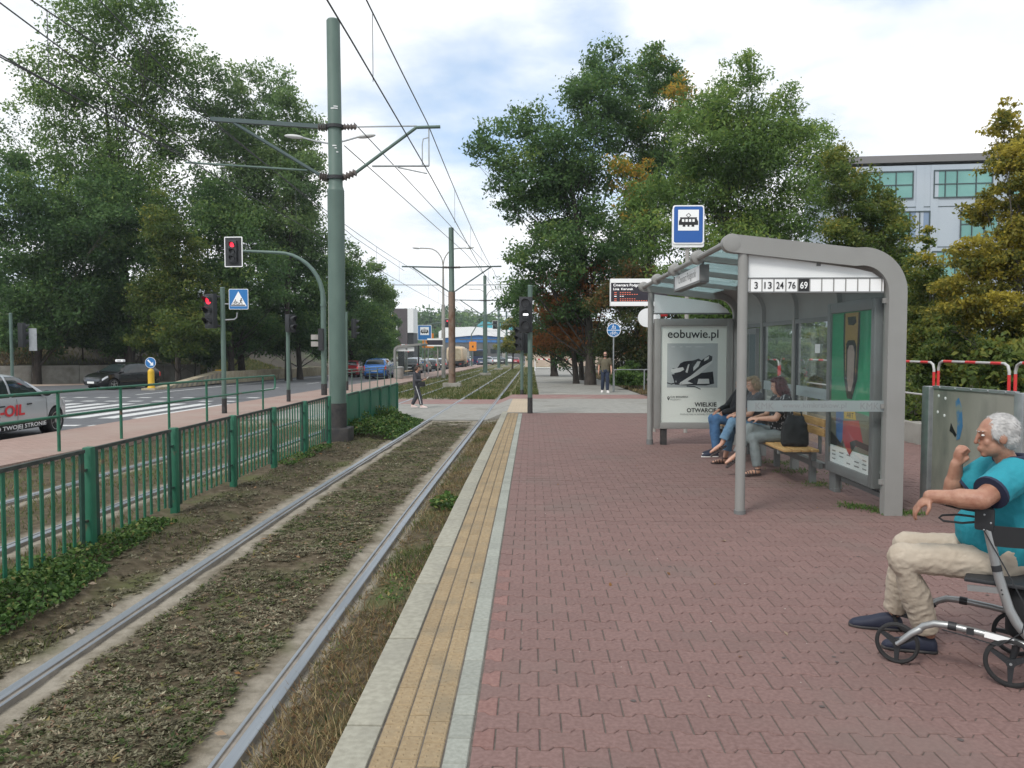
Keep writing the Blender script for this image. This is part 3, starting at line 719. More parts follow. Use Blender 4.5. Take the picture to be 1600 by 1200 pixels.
TREES = [
 ('tall_tree', 'tallest loose crowned tree at the top left, sky showing through its leaves', (-28.72, 56, -0.85), [(-0.78, -1.85, 23.87, 3.47, 2.95, 2.6), (1.75, -0.37, 24.01, 3.12, 2.65, 2.67), (2.18, 1.11, 21.38, 2.74, 2.72, 3.2), (-3.6, -1.48, 20.53, 2.62, 2.22, 2.62), (-0.89, 0.0, 20.57, 4.03, 3.43, 3.14), (-7.65, 1.48, 18.74, 2.07, 1.95, 2.3), (-2.94, -1.11, 16.26, 3.51, 2.99, 2.63), (0.94, 0.37, 16.63, 3.61, 3.07, 2.71), (2.99, 1.85, 16.99, 1.85, 2.36, 2.78), (-0.06, -0.74, 12.81, 4.86, 4.13, 2.65), (-6.28, 0.74, 14.45, 2.72, 2.31, 2.27), (1.38, -1.85, 25.61, 3.03, 2.58, 1.73), (3.53, -0.37, 22.23, 1.78, 1.89, 2.23)], 30000, 0.3, L_MID, {'trunk': 0.5, 'group': 'trees on the wooded slope across the road', 'seed': 2, 'clump': 0.41, 'limbs': 60, 'bark': 'bark', 'hollow': 0.45, 'cs': 1.5}),
 ('poplar_tree', 'narrow topped poplar right of the tallest tree, two pointed tips', (-22.77, 62, -0.92), [(-1.36, -2.05, 22.87, 1.25, 1.83, 2.16), (-1.92, -0.41, 19.97, 1.77, 2.3, 2.71), (-0.8, 1.23, 22.45, 1.32, 1.93, 2.28), (-0.46, -1.64, 16.73, 2.41, 2.46, 2.9), (1.49, 0.0, 22.07, 1.98, 2.32, 2.73), (0.57, 1.64, 18.51, 2.55, 3.03, 3.56), (0.36, -1.23, 13.42, 3.4, 2.89, 2.92), (2.5, 0.41, 15.71, 2.0, 2.55, 3.0)], 22000, 0.3, L_GREY, {'trunk': 0.4, 'group': 'trees on the wooded slope across the road', 'seed': 3, 'clump': 0.4, 'limbs': 40, 'cs': 1.4}),
 ('poplar_tree', 'poplar with drooping right edge just left of the big green mast', (-18.19, 60, -0.65), [(0.27, -1.98, 19.85, 1.39, 1.97, 2.32), (0.5, -0.4, 17.94, 1.81, 2.43, 2.86), (-0.46, 1.19, 14.69, 2.45, 2.5, 2.94), (1.69, -1.58, 14.6, 1.4, 2.78, 3.27), (0.14, 0.0, 11.09, 2.4, 2.45, 2.88), (1.14, 1.58, 11.32, 1.48, 2.09, 2.46)], 16000, 0.3, L_GREY, {'trunk': 0.35, 'group': 'trees on the wooded slope across the road', 'seed': 4, 'clump': 0.4, 'limbs': 36, 'cs': 1.4}),
 ('leafy_tree', 'dark spreading tree at the left edge above the grey retaining wall', (-32.49, 52, -0.8), [(-0.34, -1.72, 11.04, 2.41, 2.39, 2.82), (1.04, -0.34, 11.27, 2.48, 2.11, 2.48), (1.9, 1.03, 8.96, 3.39, 2.88, 2.97), (0.05, -1.37, 7.45, 2.43, 2.07, 2.43), (0.83, 0.0, 5.51, 3.33, 2.83, 2.08), (-2.57, 1.37, 14.55, 1.71, 1.45, 1.71), (4.72, -1.03, 10.75, 2.45, 2.08, 2.45), (-1.81, 0.34, 3.01, 1.67, 1.42, 1.09), (0.56, 1.72, 3.11, 1.72, 1.46, 1.12), (0.43, -0.69, 4.24, 1.89, 1.61, 1.4)], 30000, 0.28, L_DARK, {'trunk': 0.4, 'group': 'trees on the wooded slope across the road', 'seed': 5, 'limbs': 20, 'cs': 1.5, 'clump': 0.41}),
 ('leafy_tree', 'dark broad tree standing behind the black taxi', (-27.98, 55, -0.84), [(-1.0, -1.82, 8.59, 2.98, 2.53, 2.55), (1.05, -0.36, 10.5, 2.62, 2.6, 3.06), (-1.68, 1.09, 5.78, 3.59, 3.05, 2.24), (2.66, -1.45, 7.35, 2.57, 2.18, 2.57), (-3.3, 0.0, 4.83, 2.64, 2.24, 1.76), (0.39, 1.45, 3.99, 3.16, 2.69, 1.81), (0.33, -1.09, 12.12, 3.02, 2.57, 2.59), (-1.87, 0.36, 3.08, 1.77, 1.51, 1.15), (0.8, 1.82, 3.18, 1.82, 1.55, 1.18), (0.37, -0.73, 4.37, 2.0, 1.7, 1.48)], 30000, 0.28, L_DARK, {'trunk': 0.4, 'group': 'trees on the wooded slope across the road', 'seed': 6, 'limbs': 20, 'cs': 1.5, 'clump': 0.41}),
 ('leafy_tree', 'tree with a yellowing side between the taxi and the tall grey lamp post', (-22.89, 51, -0.79), [(0.44, -1.68, 10.08, 1.34, 1.68, 1.97), (0.56, -0.34, 7.85, 1.62, 1.72, 2.03), (-1.08, 1.01, 5.5, 2.08, 1.77, 2.08), (1.2, -1.35, 3.38, 1.79, 1.52, 1.59), (1.23, 0.0, 5.85, 1.63, 1.73, 2.04), (-2.19, 1.35, 3.0, 1.68, 1.42, 1.09), (1.97, -1.01, 3.06, 1.6, 1.36, 1.04), (-0.15, 0.34, 4.23, 1.89, 1.61, 1.4)], 18750, 0.26, L_OLIVE, {'trunk': 0.3, 'group': 'trees on the wooded slope across the road', 'seed': 7, 'tb': -0.18, 'limbs': 16, 'cs': 1.4, 'clump': 0.41}),
 ('leafy_tree', 'dark tree behind the overhead red signal', (-21.71, 57, -0.86), [(-0.38, -1.88, 10.15, 2.2, 2.25, 2.65), (1.28, -0.38, 9.91, 2.72, 2.7, 3.17), (-0.89, 1.13, 6.85, 2.79, 2.37, 2.79), (2.58, -1.5, 6.65, 2.66, 2.26, 2.66), (-0.68, 0.0, 3.34, 2.28, 1.94, 1.6), (1.3, 1.5, 3.6, 2.34, 1.99, 1.64), (-0.68, -1.13, 13.39, 1.79, 1.9, 2.23), (-1.88, 0.38, 3.12, 1.84, 1.56, 1.19), (1.08, 1.88, 3.23, 1.88, 1.6, 1.22), (0.29, -0.75, 4.46, 2.07, 1.76, 1.53)], 27500, 0.28, L_DARK, {'trunk': 0.38, 'group': 'trees on the wooded slope across the road', 'seed': 8, 'limbs': 20, 'cs': 1.5, 'tb': 0.05, 'clump': 0.41}),
 ('leafy_tree', 'dark tree filling the gap left of the big mast below the poplar', (-18.45, 63, -0.69), [(-0.61, -2.08, 9.31, 2.44, 2.07, 2.44), (0.88, -0.42, 9.5, 2.5, 2.13, 2.5), (-1.13, 1.25, 6.09, 3.08, 2.62, 2.57), (1.72, -1.66, 5.43, 2.21, 2.09, 2.45), (-1.76, 0.0, 2.99, 2.02, 1.71, 1.51), (0.55, 1.66, 2.75, 2.07, 1.76, 1.29), (-1.51, -1.25, 2.98, 1.98, 1.68, 1.28), (1.81, 0.42, 3.1, 2.03, 1.72, 1.32), (-0.61, 2.08, 4.57, 2.39, 2.04, 1.77)], 22500, 0.3, L_DARK, {'trunk': 0.35, 'group': 'trees on the wooded slope across the road', 'seed': 9, 'limbs': 18, 'cs': 1.4}),
 ('leafy_tree', 'round topped tree directly right of the big mast', (-16.64, 74, -0.82), [(-0.02, -2.44, 10.07, 1.72, 1.95, 2.29), (0.11, -0.49, 7.92, 2.65, 2.25, 2.65), (-1.23, 1.47, 5.04, 2.41, 2.05, 2.41), (1.31, -1.95, 4.64, 2.31, 2.2, 2.59), (0.0, 0.0, 1.74, 2.66, 2.26, 1.3), (-2.26, 1.95, 8.71, 1.82, 3.1, 3.65), (-1.87, -1.47, 3.21, 2.32, 1.97, 1.51), (2.16, 0.49, 3.34, 2.38, 2.03, 1.55), (-0.54, 2.44, 5.08, 2.81, 2.39, 2.08)], 20000, 0.32, L_DARK, {'trunk': 0.35, 'group': 'trees on the wooded slope across the road', 'seed': 10, 'tb': 0.06, 'limbs': 18, 'cs': 1.4}),
 ('leafy_tree', 'smaller tree second right of the big mast in the receding row', (-17.86, 90, -1.01), [(0.25, -2.97, 10.49, 1.39, 1.78, 2.09), (0.26, -0.59, 7.84, 2.0, 2.19, 2.57), (-0.94, 1.78, 4.3, 2.2, 2.25, 2.64), (1.32, -2.38, 3.53, 1.54, 2.15, 2.52), (0.15, 0.0, 1.39, 2.02, 1.71, 1.3)], 11000, 0.34, L_MID, {'trunk': 0.35, 'group': 'trees on the wooded slope across the road', 'seed': 12, 'tb': -0.08, 'limbs': 14, 'cs': 1.4}),
 ('leafy_tree', 'last dark tree of the receding row above the blue car', (-20.34, 112, -1.52), [(0.15, -3.7, 9.43, 1.39, 1.91, 2.25), (0.22, -0.74, 6.03, 1.6, 1.97, 2.31), (-0.95, 2.22, 2.91, 1.64, 1.71, 2.01), (1.24, -2.96, 2.93, 0.87, 1.48, 1.74)], 8000, 0.38, L_DARK, {'trunk': 0.35, 'group': 'trees on the wooded slope across the road', 'seed': 13, 'limbs': 10, 'cs': 1.4}),
 ('shrub', 'low dark shrub above the left end of the retaining wall', (-32.91, 52, -0.8), [(0.08, -1.72, 3.4, 1.41, 1.2, 1.05), (1.25, -0.34, 3.26, 1.45, 1.23, 0.91), (-0.65, 1.03, 4.38, 1.44, 1.23, 1.1)], 6500, 0.26, L_DARK, {'trunk': 0.08, 'group': 'shrubs under the trees across the road', 'seed': 20, 'limbs': 10, 'cat': 'shrub', 'tb': -0.08}),
 ('shrub', 'low dark shrub behind the nose of the taxi', (-31.85, 56, 0.8), [(-0.03, -1.85, 1.86, 1.52, 1.29, 1.13), (1.32, -0.37, 1.71, 1.56, 1.32, 0.98), (-0.63, 1.11, 2.92, 1.55, 1.32, 1.19)], 6500, 0.26, L_DARK, {'trunk': 0.08, 'group': 'shrubs under the trees across the road', 'seed': 21, 'limbs': 10, 'cat': 'shrub', 'tb': -0.08}),
 ('shrub', 'low dark shrub behind the rear of the taxi', (-28.58, 58, -0.88), [(-0.18, -1.91, 2.98, 1.57, 1.33, 1.17), (1.34, -0.38, 2.81, 1.61, 1.37, 1.01), (-0.57, 1.15, 4.05, 1.61, 1.37, 1.23)], 6500, 0.26, L_DARK, {'trunk': 0.08, 'group': 'shrubs under the trees across the road', 'seed': 22, 'limbs': 10, 'cat': 'shrub', 'tb': -0.08}),
 ('shrub', 'low dark shrub left of the grey lamp post foot', (-25.49, 60, -0.9), [(-0.32, -1.98, 2.46, 1.62, 1.38, 1.21), (1.36, -0.4, 2.27, 1.67, 1.42, 1.05), (-0.5, 1.19, 3.53, 1.66, 1.41, 1.27)], 6500, 0.26, L_DARK, {'trunk': 0.08, 'group': 'shrubs under the trees across the road', 'seed': 23, 'limbs': 10, 'cat': 'shrub', 'tb': -0.08}),
 ('shrub', 'low dark shrub right of the grey lamp post foot', (-26.05, 67, -0.57), [(-0.44, -2.21, 2.42, 1.81, 1.54, 1.35), (1.5, -0.44, 2.21, 1.86, 1.58, 1.17), (-0.52, 1.33, 3.63, 1.86, 1.58, 1.42)], 6500, 0.26, L_DARK, {'trunk': 0.08, 'group': 'shrubs under the trees across the road', 'seed': 24, 'limbs': 10, 'cat': 'shrub', 'tb': -0.08}),
 ('shrub', 'low dark shrub right behind the big mast', (-21.45, 81, -1.15), [(-0.86, -2.67, 3.4, 2.19, 1.86, 1.63), (1.75, -0.53, 3.16, 2.25, 1.92, 1.42), (-0.42, 1.6, 4.88, 2.25, 1.91, 1.72)], 6500, 0.26, L_DARK, {'trunk': 0.08, 'group': 'shrubs under the trees across the road', 'seed': 25, 'limbs': 10, 'cat': 'shrub', 'tb': -0.08}),
 ('shrub', 'low dark shrub beyond the second handrail', (-21.74, 95, -1.32), [(-1.12, -3.13, 2.78, 2.57, 2.19, 1.91), (2.03, -0.63, 2.47, 2.64, 2.25, 1.66), (-0.43, 1.88, 4.47, 2.64, 2.24, 2.02)], 6500, 0.26, L_DARK, {'trunk': 0.08, 'group': 'shrubs under the trees across the road', 'seed': 26, 'limbs': 10, 'cat': 'shrub', 'tb': -0.08}),
 ('large_tree', 'large dark tree leaning over the tracks, leftmost crown right of the wires', (3.38, 45, -0.47), [(-5.33, -1.49, 13.22, 1.39, 1.18, 1.25), (-6.46, -0.3, 12.81, 0.72, 0.73, 0.86), (-3.97, 0.89, 14.56, 1.62, 1.37, 1.47), (-4.12, -1.19, 11.37, 1.89, 1.61, 1.54), (-2.34, 0.0, 12.7, 1.8, 1.84, 2.16), (-2.68, 1.19, 10.02, 2.22, 1.88, 1.85), (-4.47, -0.89, 9.84, 1.06, 0.9, 1.06), (-0.15, 0.3, 14.58, 1.59, 2.16, 2.54), (0.67, 1.49, 18.25, 1.26, 1.26, 1.49), (-0.04, -0.59, 16.11, 1.42, 1.21, 1.42), (-0.68, 0.59, 11.01, 2.19, 1.86, 2.19), (-2.02, -1.49, 7.13, 2.09, 1.78, 1.74), (0.16, -0.3, 7.98, 1.79, 1.82, 2.15), (-3.42, 0.89, 4.83, 1.62, 1.37, 1.62), (-3.77, -1.19, 6.46, 1.05, 1.19, 1.4), (-0.9, 0.0, 4.78, 1.8, 1.53, 1.44), (1.39, 1.19, 16.3, 1.11, 1.57, 1.85)], 36000, 0.25, L_DARK, {'trunk': 0.45, 'group': 'trees beside the footpath', 'seed': 31, 'limbs': 60, 'tb': 0.04, 'cs': 1.5, 'clump': 0.41}),
 ('large_tree', 'tall tree with an orange spray in the middle of the right hand group', (6.96, 50, -0.53), [(0.74, -1.65, 18.76, 1.24, 1.18, 1.39), (1.34, -0.33, 17.42, 1.59, 1.35, 1.59), (0.14, 0.99, 18.64, 1.06, 1.73, 2.04), (0.01, -1.32, 14.78, 2.34, 1.99, 1.95), (1.36, -5, 16.0, 0.94, 1.04, 1.22), (-1.54, -6, 11.29, 1.2, 1.32, 1.55), (1.23, -0.99, 12.51, 2.35, 2.0, 1.96), (-1.6, -6.5, 9.62, 1.04, 0.89, 1.04), (0.02, 1.65, 9.76, 2.07, 1.76, 2.07), (-0.88, -0.66, 6.66, 1.97, 1.68, 1.97)], 24000, 0.25, L_MIX, {'trunk': 0.4, 'group': 'trees beside the footpath', 'seed': 32, 'limbs': 44, 'tb': -0.02, 'orange': (4, 5, 7), 'cs': 1.5, 'clump': 0.41}),
 ('feathery_tree', 'broad light green feathery tree behind the tram stop sign', (8.55, 37, -0.37), [(0.58, -1.22, 13.89, 1.14, 0.97, 1.14), (0.24, -0.24, 12.74, 1.76, 1.5, 1.47), (2.29, 0.73, 13.02, 1.51, 1.28, 1.51), (-1.09, -0.98, 11.09, 2.02, 1.71, 1.44), (1.48, 0.0, 11.03, 2.37, 2.01, 1.78), (3.88, 0.98, 11.57, 1.52, 1.29, 1.52), (4.19, -0.73, 10.57, 0.99, 0.99, 1.16), (-1.13, 0.24, 9.01, 2.09, 1.77, 1.49), (1.51, 1.22, 9.19, 2.45, 2.08, 1.83), (3.69, -0.49, 8.87, 1.58, 1.49, 1.75), (-3.18, 0.49, 8.75, 1.32, 1.12, 1.2), (-2.85, -1.22, 6.73, 1.43, 1.22, 1.43), (-0.35, -0.24, 6.27, 2.35, 2.0, 1.47), (2.59, 0.73, 6.68, 2.11, 1.8, 1.51), (-1.95, -0.98, 4.75, 1.73, 1.47, 1.15)], 46000, 0.24, L_MID, {'trunk': 0.38, 'group': 'trees beside the footpath', 'seed': 33, 'limbs': 40, 'tb': 0.08, 'asp': 0.36, 'cs': 1.5, 'clump': 0.42, 'flat': 0.72}),
 ('rusty_tree', 'low tree with rust red autumn leaves beside the footpath', (2.59, 47, -0.49), [(-0.81, -1.55, 5.55, 1.67, 1.42, 1.24), (0.36, -0.31, 4.52, 1.87, 1.59, 1.49), (-1.48, 0.93, 3.82, 1.38, 1.3, 1.53), (1.03, -1.24, 5.94, 1.46, 1.24, 1.32), (0.0, 0.0, 2.66, 1.88, 1.6, 1.13), (-1.86, 1.24, 2.28, 1.16, 0.98, 0.77)], 17000, 0.19, L_RUST, {'trunk': 0.3, 'group': 'trees beside the footpath', 'seed': 34, 'limbs': 30, 'tb': 0.24, 'cs': 1.5, 'clump': 0.41}),
 ('leafy_tree', 'dark bush like tree behind the blue round path sign', (5.3, 43, -0.45), [(-1.01, -1.42, 3.89, 1.46, 1.41, 1.66), (0.48, -0.28, 4.62, 1.5, 1.74, 2.05), (-0.42, 0.85, 1.88, 1.75, 1.49, 1.4), (0.7, -1.14, 2.23, 1.34, 1.25, 1.47), (1.89, 0.0, 3.61, 1.38, 1.75, 2.06), (2.43, 1.14, 1.17, 1.41, 1.2, 1.06)], 18000, 0.2, L_RUST, {'trunk': 0.3, 'group': 'trees beside the footpath', 'seed': 35, 'limbs': 24, 'tb': -0.17, 'cs': 1.5, 'clump': 0.41}),
 ('leafy_tree', 'dark tree overhanging the far end of the footpath', (1.89, 64, -0.7), [(-1.94, -2.11, 4.48, 1.49, 1.26, 1.49), (-0.41, -0.42, 3.52, 1.73, 1.56, 1.83), (-1.42, 1.27, 2.24, 1.57, 1.33, 1.04), (0.55, -1.69, 2.0, 1.5, 1.27, 1.2), (-2.71, 0.0, 6.08, 1.23, 1.31, 1.54), (1.21, 1.69, 4.08, 1.58, 1.79, 2.1)], 12000, 0.26, L_DARK, {'trunk': 0.5, 'group': 'trees beside the footpath', 'seed': 36, 'limbs': 20, 'cs': 1.4}),
 ('leafy_tree', 'forked dark trunk with low crown left of the walking man', (3.33, 54, -0.58), [(-0.24, -1.78, 2.16, 1.25, 1.07, 1.0), (0.7, -0.36, 2.8, 1.29, 1.09, 1.29), (-0.73, 1.07, 2.59, 1.15, 0.97, 1.15)], 8000, 0.22, L_DARK, {'trunk': 0.35, 'group': 'trees beside the footpath', 'seed': 46, 'limbs': 14}),
 ('small_tree', 'small yellowing tree far down the track beyond the tram signals', (-2.69, 112, -1.27), [(0.0, -3.7, 5.28, 1.39, 1.33, 1.56), (-0.51, -0.74, 3.11, 1.78, 1.51, 1.42), (0.77, 2.22, 3.12, 1.28, 1.24, 1.46)], 5000, 0.34, L_OLIVE, {'trunk': 0.2, 'group': 'trees beside the footpath', 'seed': 37, 'limbs': 10, 'tb': 0.1}),
 ('leafy_tree', 'green tree filling the background behind the shelter roof', (8.9, 31, -0.3), [(-1.73, -1.02, 3.51, 1.44, 1.22, 1.2), (0.19, -0.2, 3.8, 1.48, 1.26, 1.48), (1.95, 0.61, 4.1, 1.26, 1.29, 1.52), (-0.96, -0.82, 2.08, 1.45, 1.23, 0.97), (1.0, 0.0, 2.08, 1.49, 1.26, 0.99), (-2.05, 0.82, 2.59, 1.02, 1.08, 1.27)], 24000, 0.18, L_MID, {'trunk': 0.25, 'group': 'trees beside the footpath', 'seed': 38, 'limbs': 30, 'tb': -0.08, 'cs': 1.5}),
 ('young_tree', 'upright olive green young tree in front of the pale blue building', (9.87, 24, -0.22), [(-1.16, -0.79, 6.81, 0.41, 0.79, 0.93), (-0.35, -0.16, 6.18, 0.72, 0.71, 0.84), (0.68, 0.48, 5.32, 0.67, 0.67, 0.78), (-0.92, -0.63, 4.98, 0.93, 0.79, 0.75), (0.29, 0.0, 5.83, 0.65, 0.59, 0.69), (0.36, 0.63, 4.75, 1.06, 0.9, 0.79), (0.56, -0.48, 4.81, 0.45, 0.64, 0.75), (-0.23, 0.16, 3.73, 1.16, 0.99, 0.77), (1.42, 0.79, 3.77, 0.67, 0.67, 0.79), (-0.98, -0.32, 7.29, 0.27, 0.48, 0.57), (0.62, 0.32, 6.46, 0.31, 0.4, 0.47)], 24000, 0.125, L_OLIVE, {'trunk': 0.1, 'group': 'young trees behind the shelter', 'seed': 39, 'limbs': 50, 'tb': -0.14, 'bark': 'bark_pale', 'cs': 1.5}),
 ('young_tree', 'short olive shrubby tree right behind the curved shelter end', (9.9, 20, -0.17), [(-0.63, -0.66, 3.79, 0.4, 0.47, 0.56), (-0.06, -0.13, 3.05, 0.73, 0.62, 0.57), (-0.29, 0.4, 2.43, 0.65, 0.55, 0.59), (0.21, -0.53, 2.25, 0.78, 0.66, 0.56), (-0.16, 0.0, 1.78, 0.8, 0.68, 0.48), (1.25, 0.53, 1.61, 0.82, 0.7, 0.49), (-0.43, -0.4, 4.37, 0.25, 0.32, 0.38)], 20000, 0.11, L_OLIVE, {'trunk': 0.08, 'group': 'young trees behind the shelter', 'seed': 40, 'limbs': 44, 'tb': 0.02, 'bark': 'bark_pale', 'cs': 1.5}),
 ('golden_tree', 'golden hornbeam at the right edge with spiky top twigs', (9.65, 16, -0.12), [(-1.37, -0.53, 3.62, 0.5, 0.42, 0.37), (-1.4, -0.11, 2.77, 0.64, 0.54, 0.46), (-0.2, 0.32, 5.93, 0.23, 0.55, 0.65), (-0.57, -0.42, 5.12, 0.5, 0.53, 0.62), (0.19, 0.0, 5.47, 0.38, 0.65, 0.77), (-0.34, 0.42, 4.64, 0.58, 0.49, 0.39), (-0.0, -0.32, 4.27, 0.63, 0.53, 0.63), (-0.26, 0.11, 3.69, 0.72, 0.61, 0.52), (-0.67, 0.53, 4.4, 0.32, 0.27, 0.26), (0.32, -0.21, 3.27, 0.63, 0.64, 0.76), (-0.58, 0.21, 3.18, 0.65, 0.55, 0.52), (-0.38, -0.53, 2.5, 0.74, 0.63, 0.62), (0.64, -0.11, 4.94, 0.51, 0.86, 1.02), (-0.79, 0.32, 2.41, 0.52, 0.44, 0.39), (-0.07, -0.42, 1.64, 0.75, 0.64, 0.5), (-0.45, 0.0, 6.43, 0.1, 0.28, 0.33), (0.98, 0.42, 2.15, 0.53, 0.67, 0.79)], 36000, 0.105, L_GOLD, {'trunk': 0.12, 'group': 'young trees behind the shelter', 'seed': 41, 'limbs': 70, 'tb': 0.0, 'bark': 'bark_pale', 'cs': 1.6, 'clump': 0.4, 'flat': 0.45}),
 ('shrub', 'green bush behind the glass back wall of the shelter', (7.18, 24, -0.07), [(-0.66, -0.79, 1.47, 0.6, 0.51, 0.51), (0.39, -0.16, 1.34, 0.61, 0.52, 0.53), (0.14, 0.48, 1.9, 0.63, 0.54, 0.54), (-0.19, -0.63, 0.86, 0.86, 0.73, 0.43)], 9000, 0.11, L_MID, {'trunk': 0.04, 'group': 'shrubs behind the stop', 'seed': 50, 'limbs': 20, 'cat': 'shrub', 'tb': -0.16}),
 ('shrub', 'bush behind the shelter bench and railing', (7.46, 21, -0.03), [(-0.62, -0.69, 1.47, 0.52, 0.44, 0.45), (0.33, -0.14, 1.36, 0.54, 0.46, 0.46), (0.15, 0.42, 1.85, 0.55, 0.47, 0.47), (-0.2, -0.55, 0.94, 0.75, 0.64, 0.38)], 9000, 0.11, L_OLIVE, {'trunk': 0.04, 'group': 'shrubs behind the stop', 'seed': 51, 'limbs': 20, 'cat': 'shrub', 'tb': -0.16}),
 ('shrub', 'bush behind the green poster case', (8.54, 20, -0.02), [(-0.63, -0.66, 1.48, 0.5, 0.42, 0.43), (0.31, -0.13, 1.37, 0.51, 0.44, 0.44), (0.17, 0.4, 1.84, 0.53, 0.45, 0.45), (-0.22, -0.53, 0.97, 0.72, 0.61, 0.36)], 9000, 0.11, L_OLIVE, {'trunk': 0.04, 'group': 'shrubs behind the stop', 'seed': 52, 'limbs': 20, 'cat': 'shrub', 'tb': -0.16}),
 ('shrub', 'bush with yellow leaves behind the red and white railing', (8.69, 17, 0.02), [(-0.59, -0.56, 1.48, 0.42, 0.36, 0.36), (0.25, -0.11, 1.4, 0.44, 0.37, 0.37), (0.17, 0.34, 1.79, 0.45, 0.38, 0.38), (-0.23, -0.45, 1.06, 0.61, 0.52, 0.3)], 9000, 0.11, L_OLIVE, {'trunk': 0.04, 'group': 'shrubs behind the stop', 'seed': 53, 'limbs': 20, 'cat': 'shrub', 'tb': -0.16}),
 ('shrub', 'bush behind the metal wind panels at the right edge', (9.16, 15.5, 0.03), [(-0.57, -0.51, 1.49, 0.39, 0.33, 0.33), (0.23, -0.1, 1.41, 0.4, 0.34, 0.34), (0.19, 0.31, 1.77, 0.41, 0.35, 0.35), (-0.24, -0.41, 1.1, 0.56, 0.47, 0.28)], 9000, 0.11, L_OLIVE, {'trunk': 0.04, 'group': 'shrubs behind the stop', 'seed': 54, 'limbs': 20, 'cat': 'shrub', 'tb': -0.16}),
 ('shrub', 'low bush right of the path sign by the handrail', (4.93, 40, -0.26), [(-0.54, -1.32, 0.49, 0.52, 0.44, 0.45), (0.35, -0.26, 0.26, 0.53, 0.45, 0.46), (0.1, 0.79, 0.8, 0.55, 0.47, 0.47), (-0.13, -1.06, -0.04, 0.75, 0.64, 0.37)], 9000, 0.16, L_MID, {'trunk': 0.04, 'group': 'shrubs behind the stop', 'seed': 55, 'limbs': 20, 'cat': 'shrub', 'tb': -0.16})]
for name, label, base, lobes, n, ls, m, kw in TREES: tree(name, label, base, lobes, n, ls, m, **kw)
# ------------------------------------------------------------------ big buildings and far setting
def window_wall(t, x0, z0, wd, h, splits, y, depth=.12, m_glass=None):
    """one window in a wall facing -Y: frame with mullions, then panes"""
    f = MB(); fw = .09
    f.box((x0 + wd/2, y - .03, z0 + fw/2), (wd, depth, fw)); f.box((x0 + wd/2, y - .03, z0 + h - fw/2), (wd, depth, fw))
    f.box((x0 + fw/2, y - .03, z0 + h/2), (fw, depth, h - 2*fw)); f.box((x0 + wd - fw/2, y - .03, z0 + h/2), (fw, depth, h - 2*fw))
    xs = [x0]
    for a in splits: xs.append(x0 + a * wd)
    xs.append(x0 + wd)
    for a in xs[1:-1]: f.box((a, y - .028, z0 + h/2), (.07, depth, h - 2*fw))
    fo = obj('window', f, M['win_frame'], t)
    for i in range(len(xs) - 1):
        p = MB(); a, b = xs[i] + .05, xs[i+1] - .05
        if b - a < wd * .3 and h > 2:
            p.box(((a+b)/2, y + .0, z0 + fw + (h-2*fw)*.24), (b-a, .03, (h-2*fw)*.47)); p.box(((a+b)/2, y + .0, z0 + fw + (h-2*fw)*.75), (b-a, .03, (h-2*fw)*.47))
            q = MB().box(((a+b)/2, y-.028, z0+fw+(h-2*fw)*.495), (b-a+.02, .1, .07)); obj('transom', q, M['win_frame'], fo)
        else: p.box(((a+b)/2, y, z0 + h/2), (b-a, .03, h-2*fw))
        obj('pane', p, m_glass or M['win_teal'], fo)
M['win_frame'] = mat('dark window frame', (.05,.075,.08), .5)
M['win_teal'] = mat('teal office glass', (.10,.27,.25), .08, c2=(.16,.36,.33), scale=.25, spec=.8)
M['win_blue'] = mat('blue office glass', (.16,.23,.34), .08, spec=.8)
M['facade'] = mat('pale blue grey facade', (.36,.415,.475), .7, c2=(.40,.45,.505), scale=.25)
M['roofcap'] = mat('dark roof cap', (.17,.165,.17), .7)
b0 = thing('office_building', 'pale blue grey office block with teal windows behind the trees on the right', 'building', (27.6, 70, gz(70) - .3), R(-6))
wl = MB().box((10.5, 7, 9.0), (23, 14, 18.2)); obj('wall', wl, M['facade'], b0, None)
rc = MB().box((10.5, 7, 18.65), (23.3, 14.3, .6)); obj('roof_cap', rc, M['roofcap'], b0, None)
for r, z in enumerate((15.3, 11.9, 8.5, 5.1, 1.7)):
    lay = [(.1, 4.7, (.42, .7)), (6.4, 4.7, (.2, .4, .72)), (12.6, 4.7, (.42, .7)), (18.2, 4.2, (.3, .6))] if r % 2 == 0 else [(1.6, 3.0, (.45,)), (4.5, 1.7, (.5,)), (8.6, 3.1, (.3, .62)), (14, 4.4, (.3, .65))]
    for k, (x, wd, sp_) in enumerate(lay): window_wall(b0, x, z, wd, 2.35, sp_, -.03, m_glass=M['win_blue'] if (r == 1 and k == 1) else None)
for x in (5.0, 6.15, 11.5, 17.7):
    obj('facade_panel', MB().box((x + .35, -.035, 9.1), (.62, .05, 17.9)), M['facade'], b0, None)
for z in (14.6, 11.2, 7.8, 4.4): obj('sill_band', MB().box((10.5, -.02, z), (23.0, .03, .05)), M['win_frame'], b0, None)
for x, hh_ in ((15.2, 2.2), (19, .7)): obj('roof_mast', MB().tube([(x, 2, 19), (x, 2, 19 + hh_)], .03, 6), M['galv'], b0)

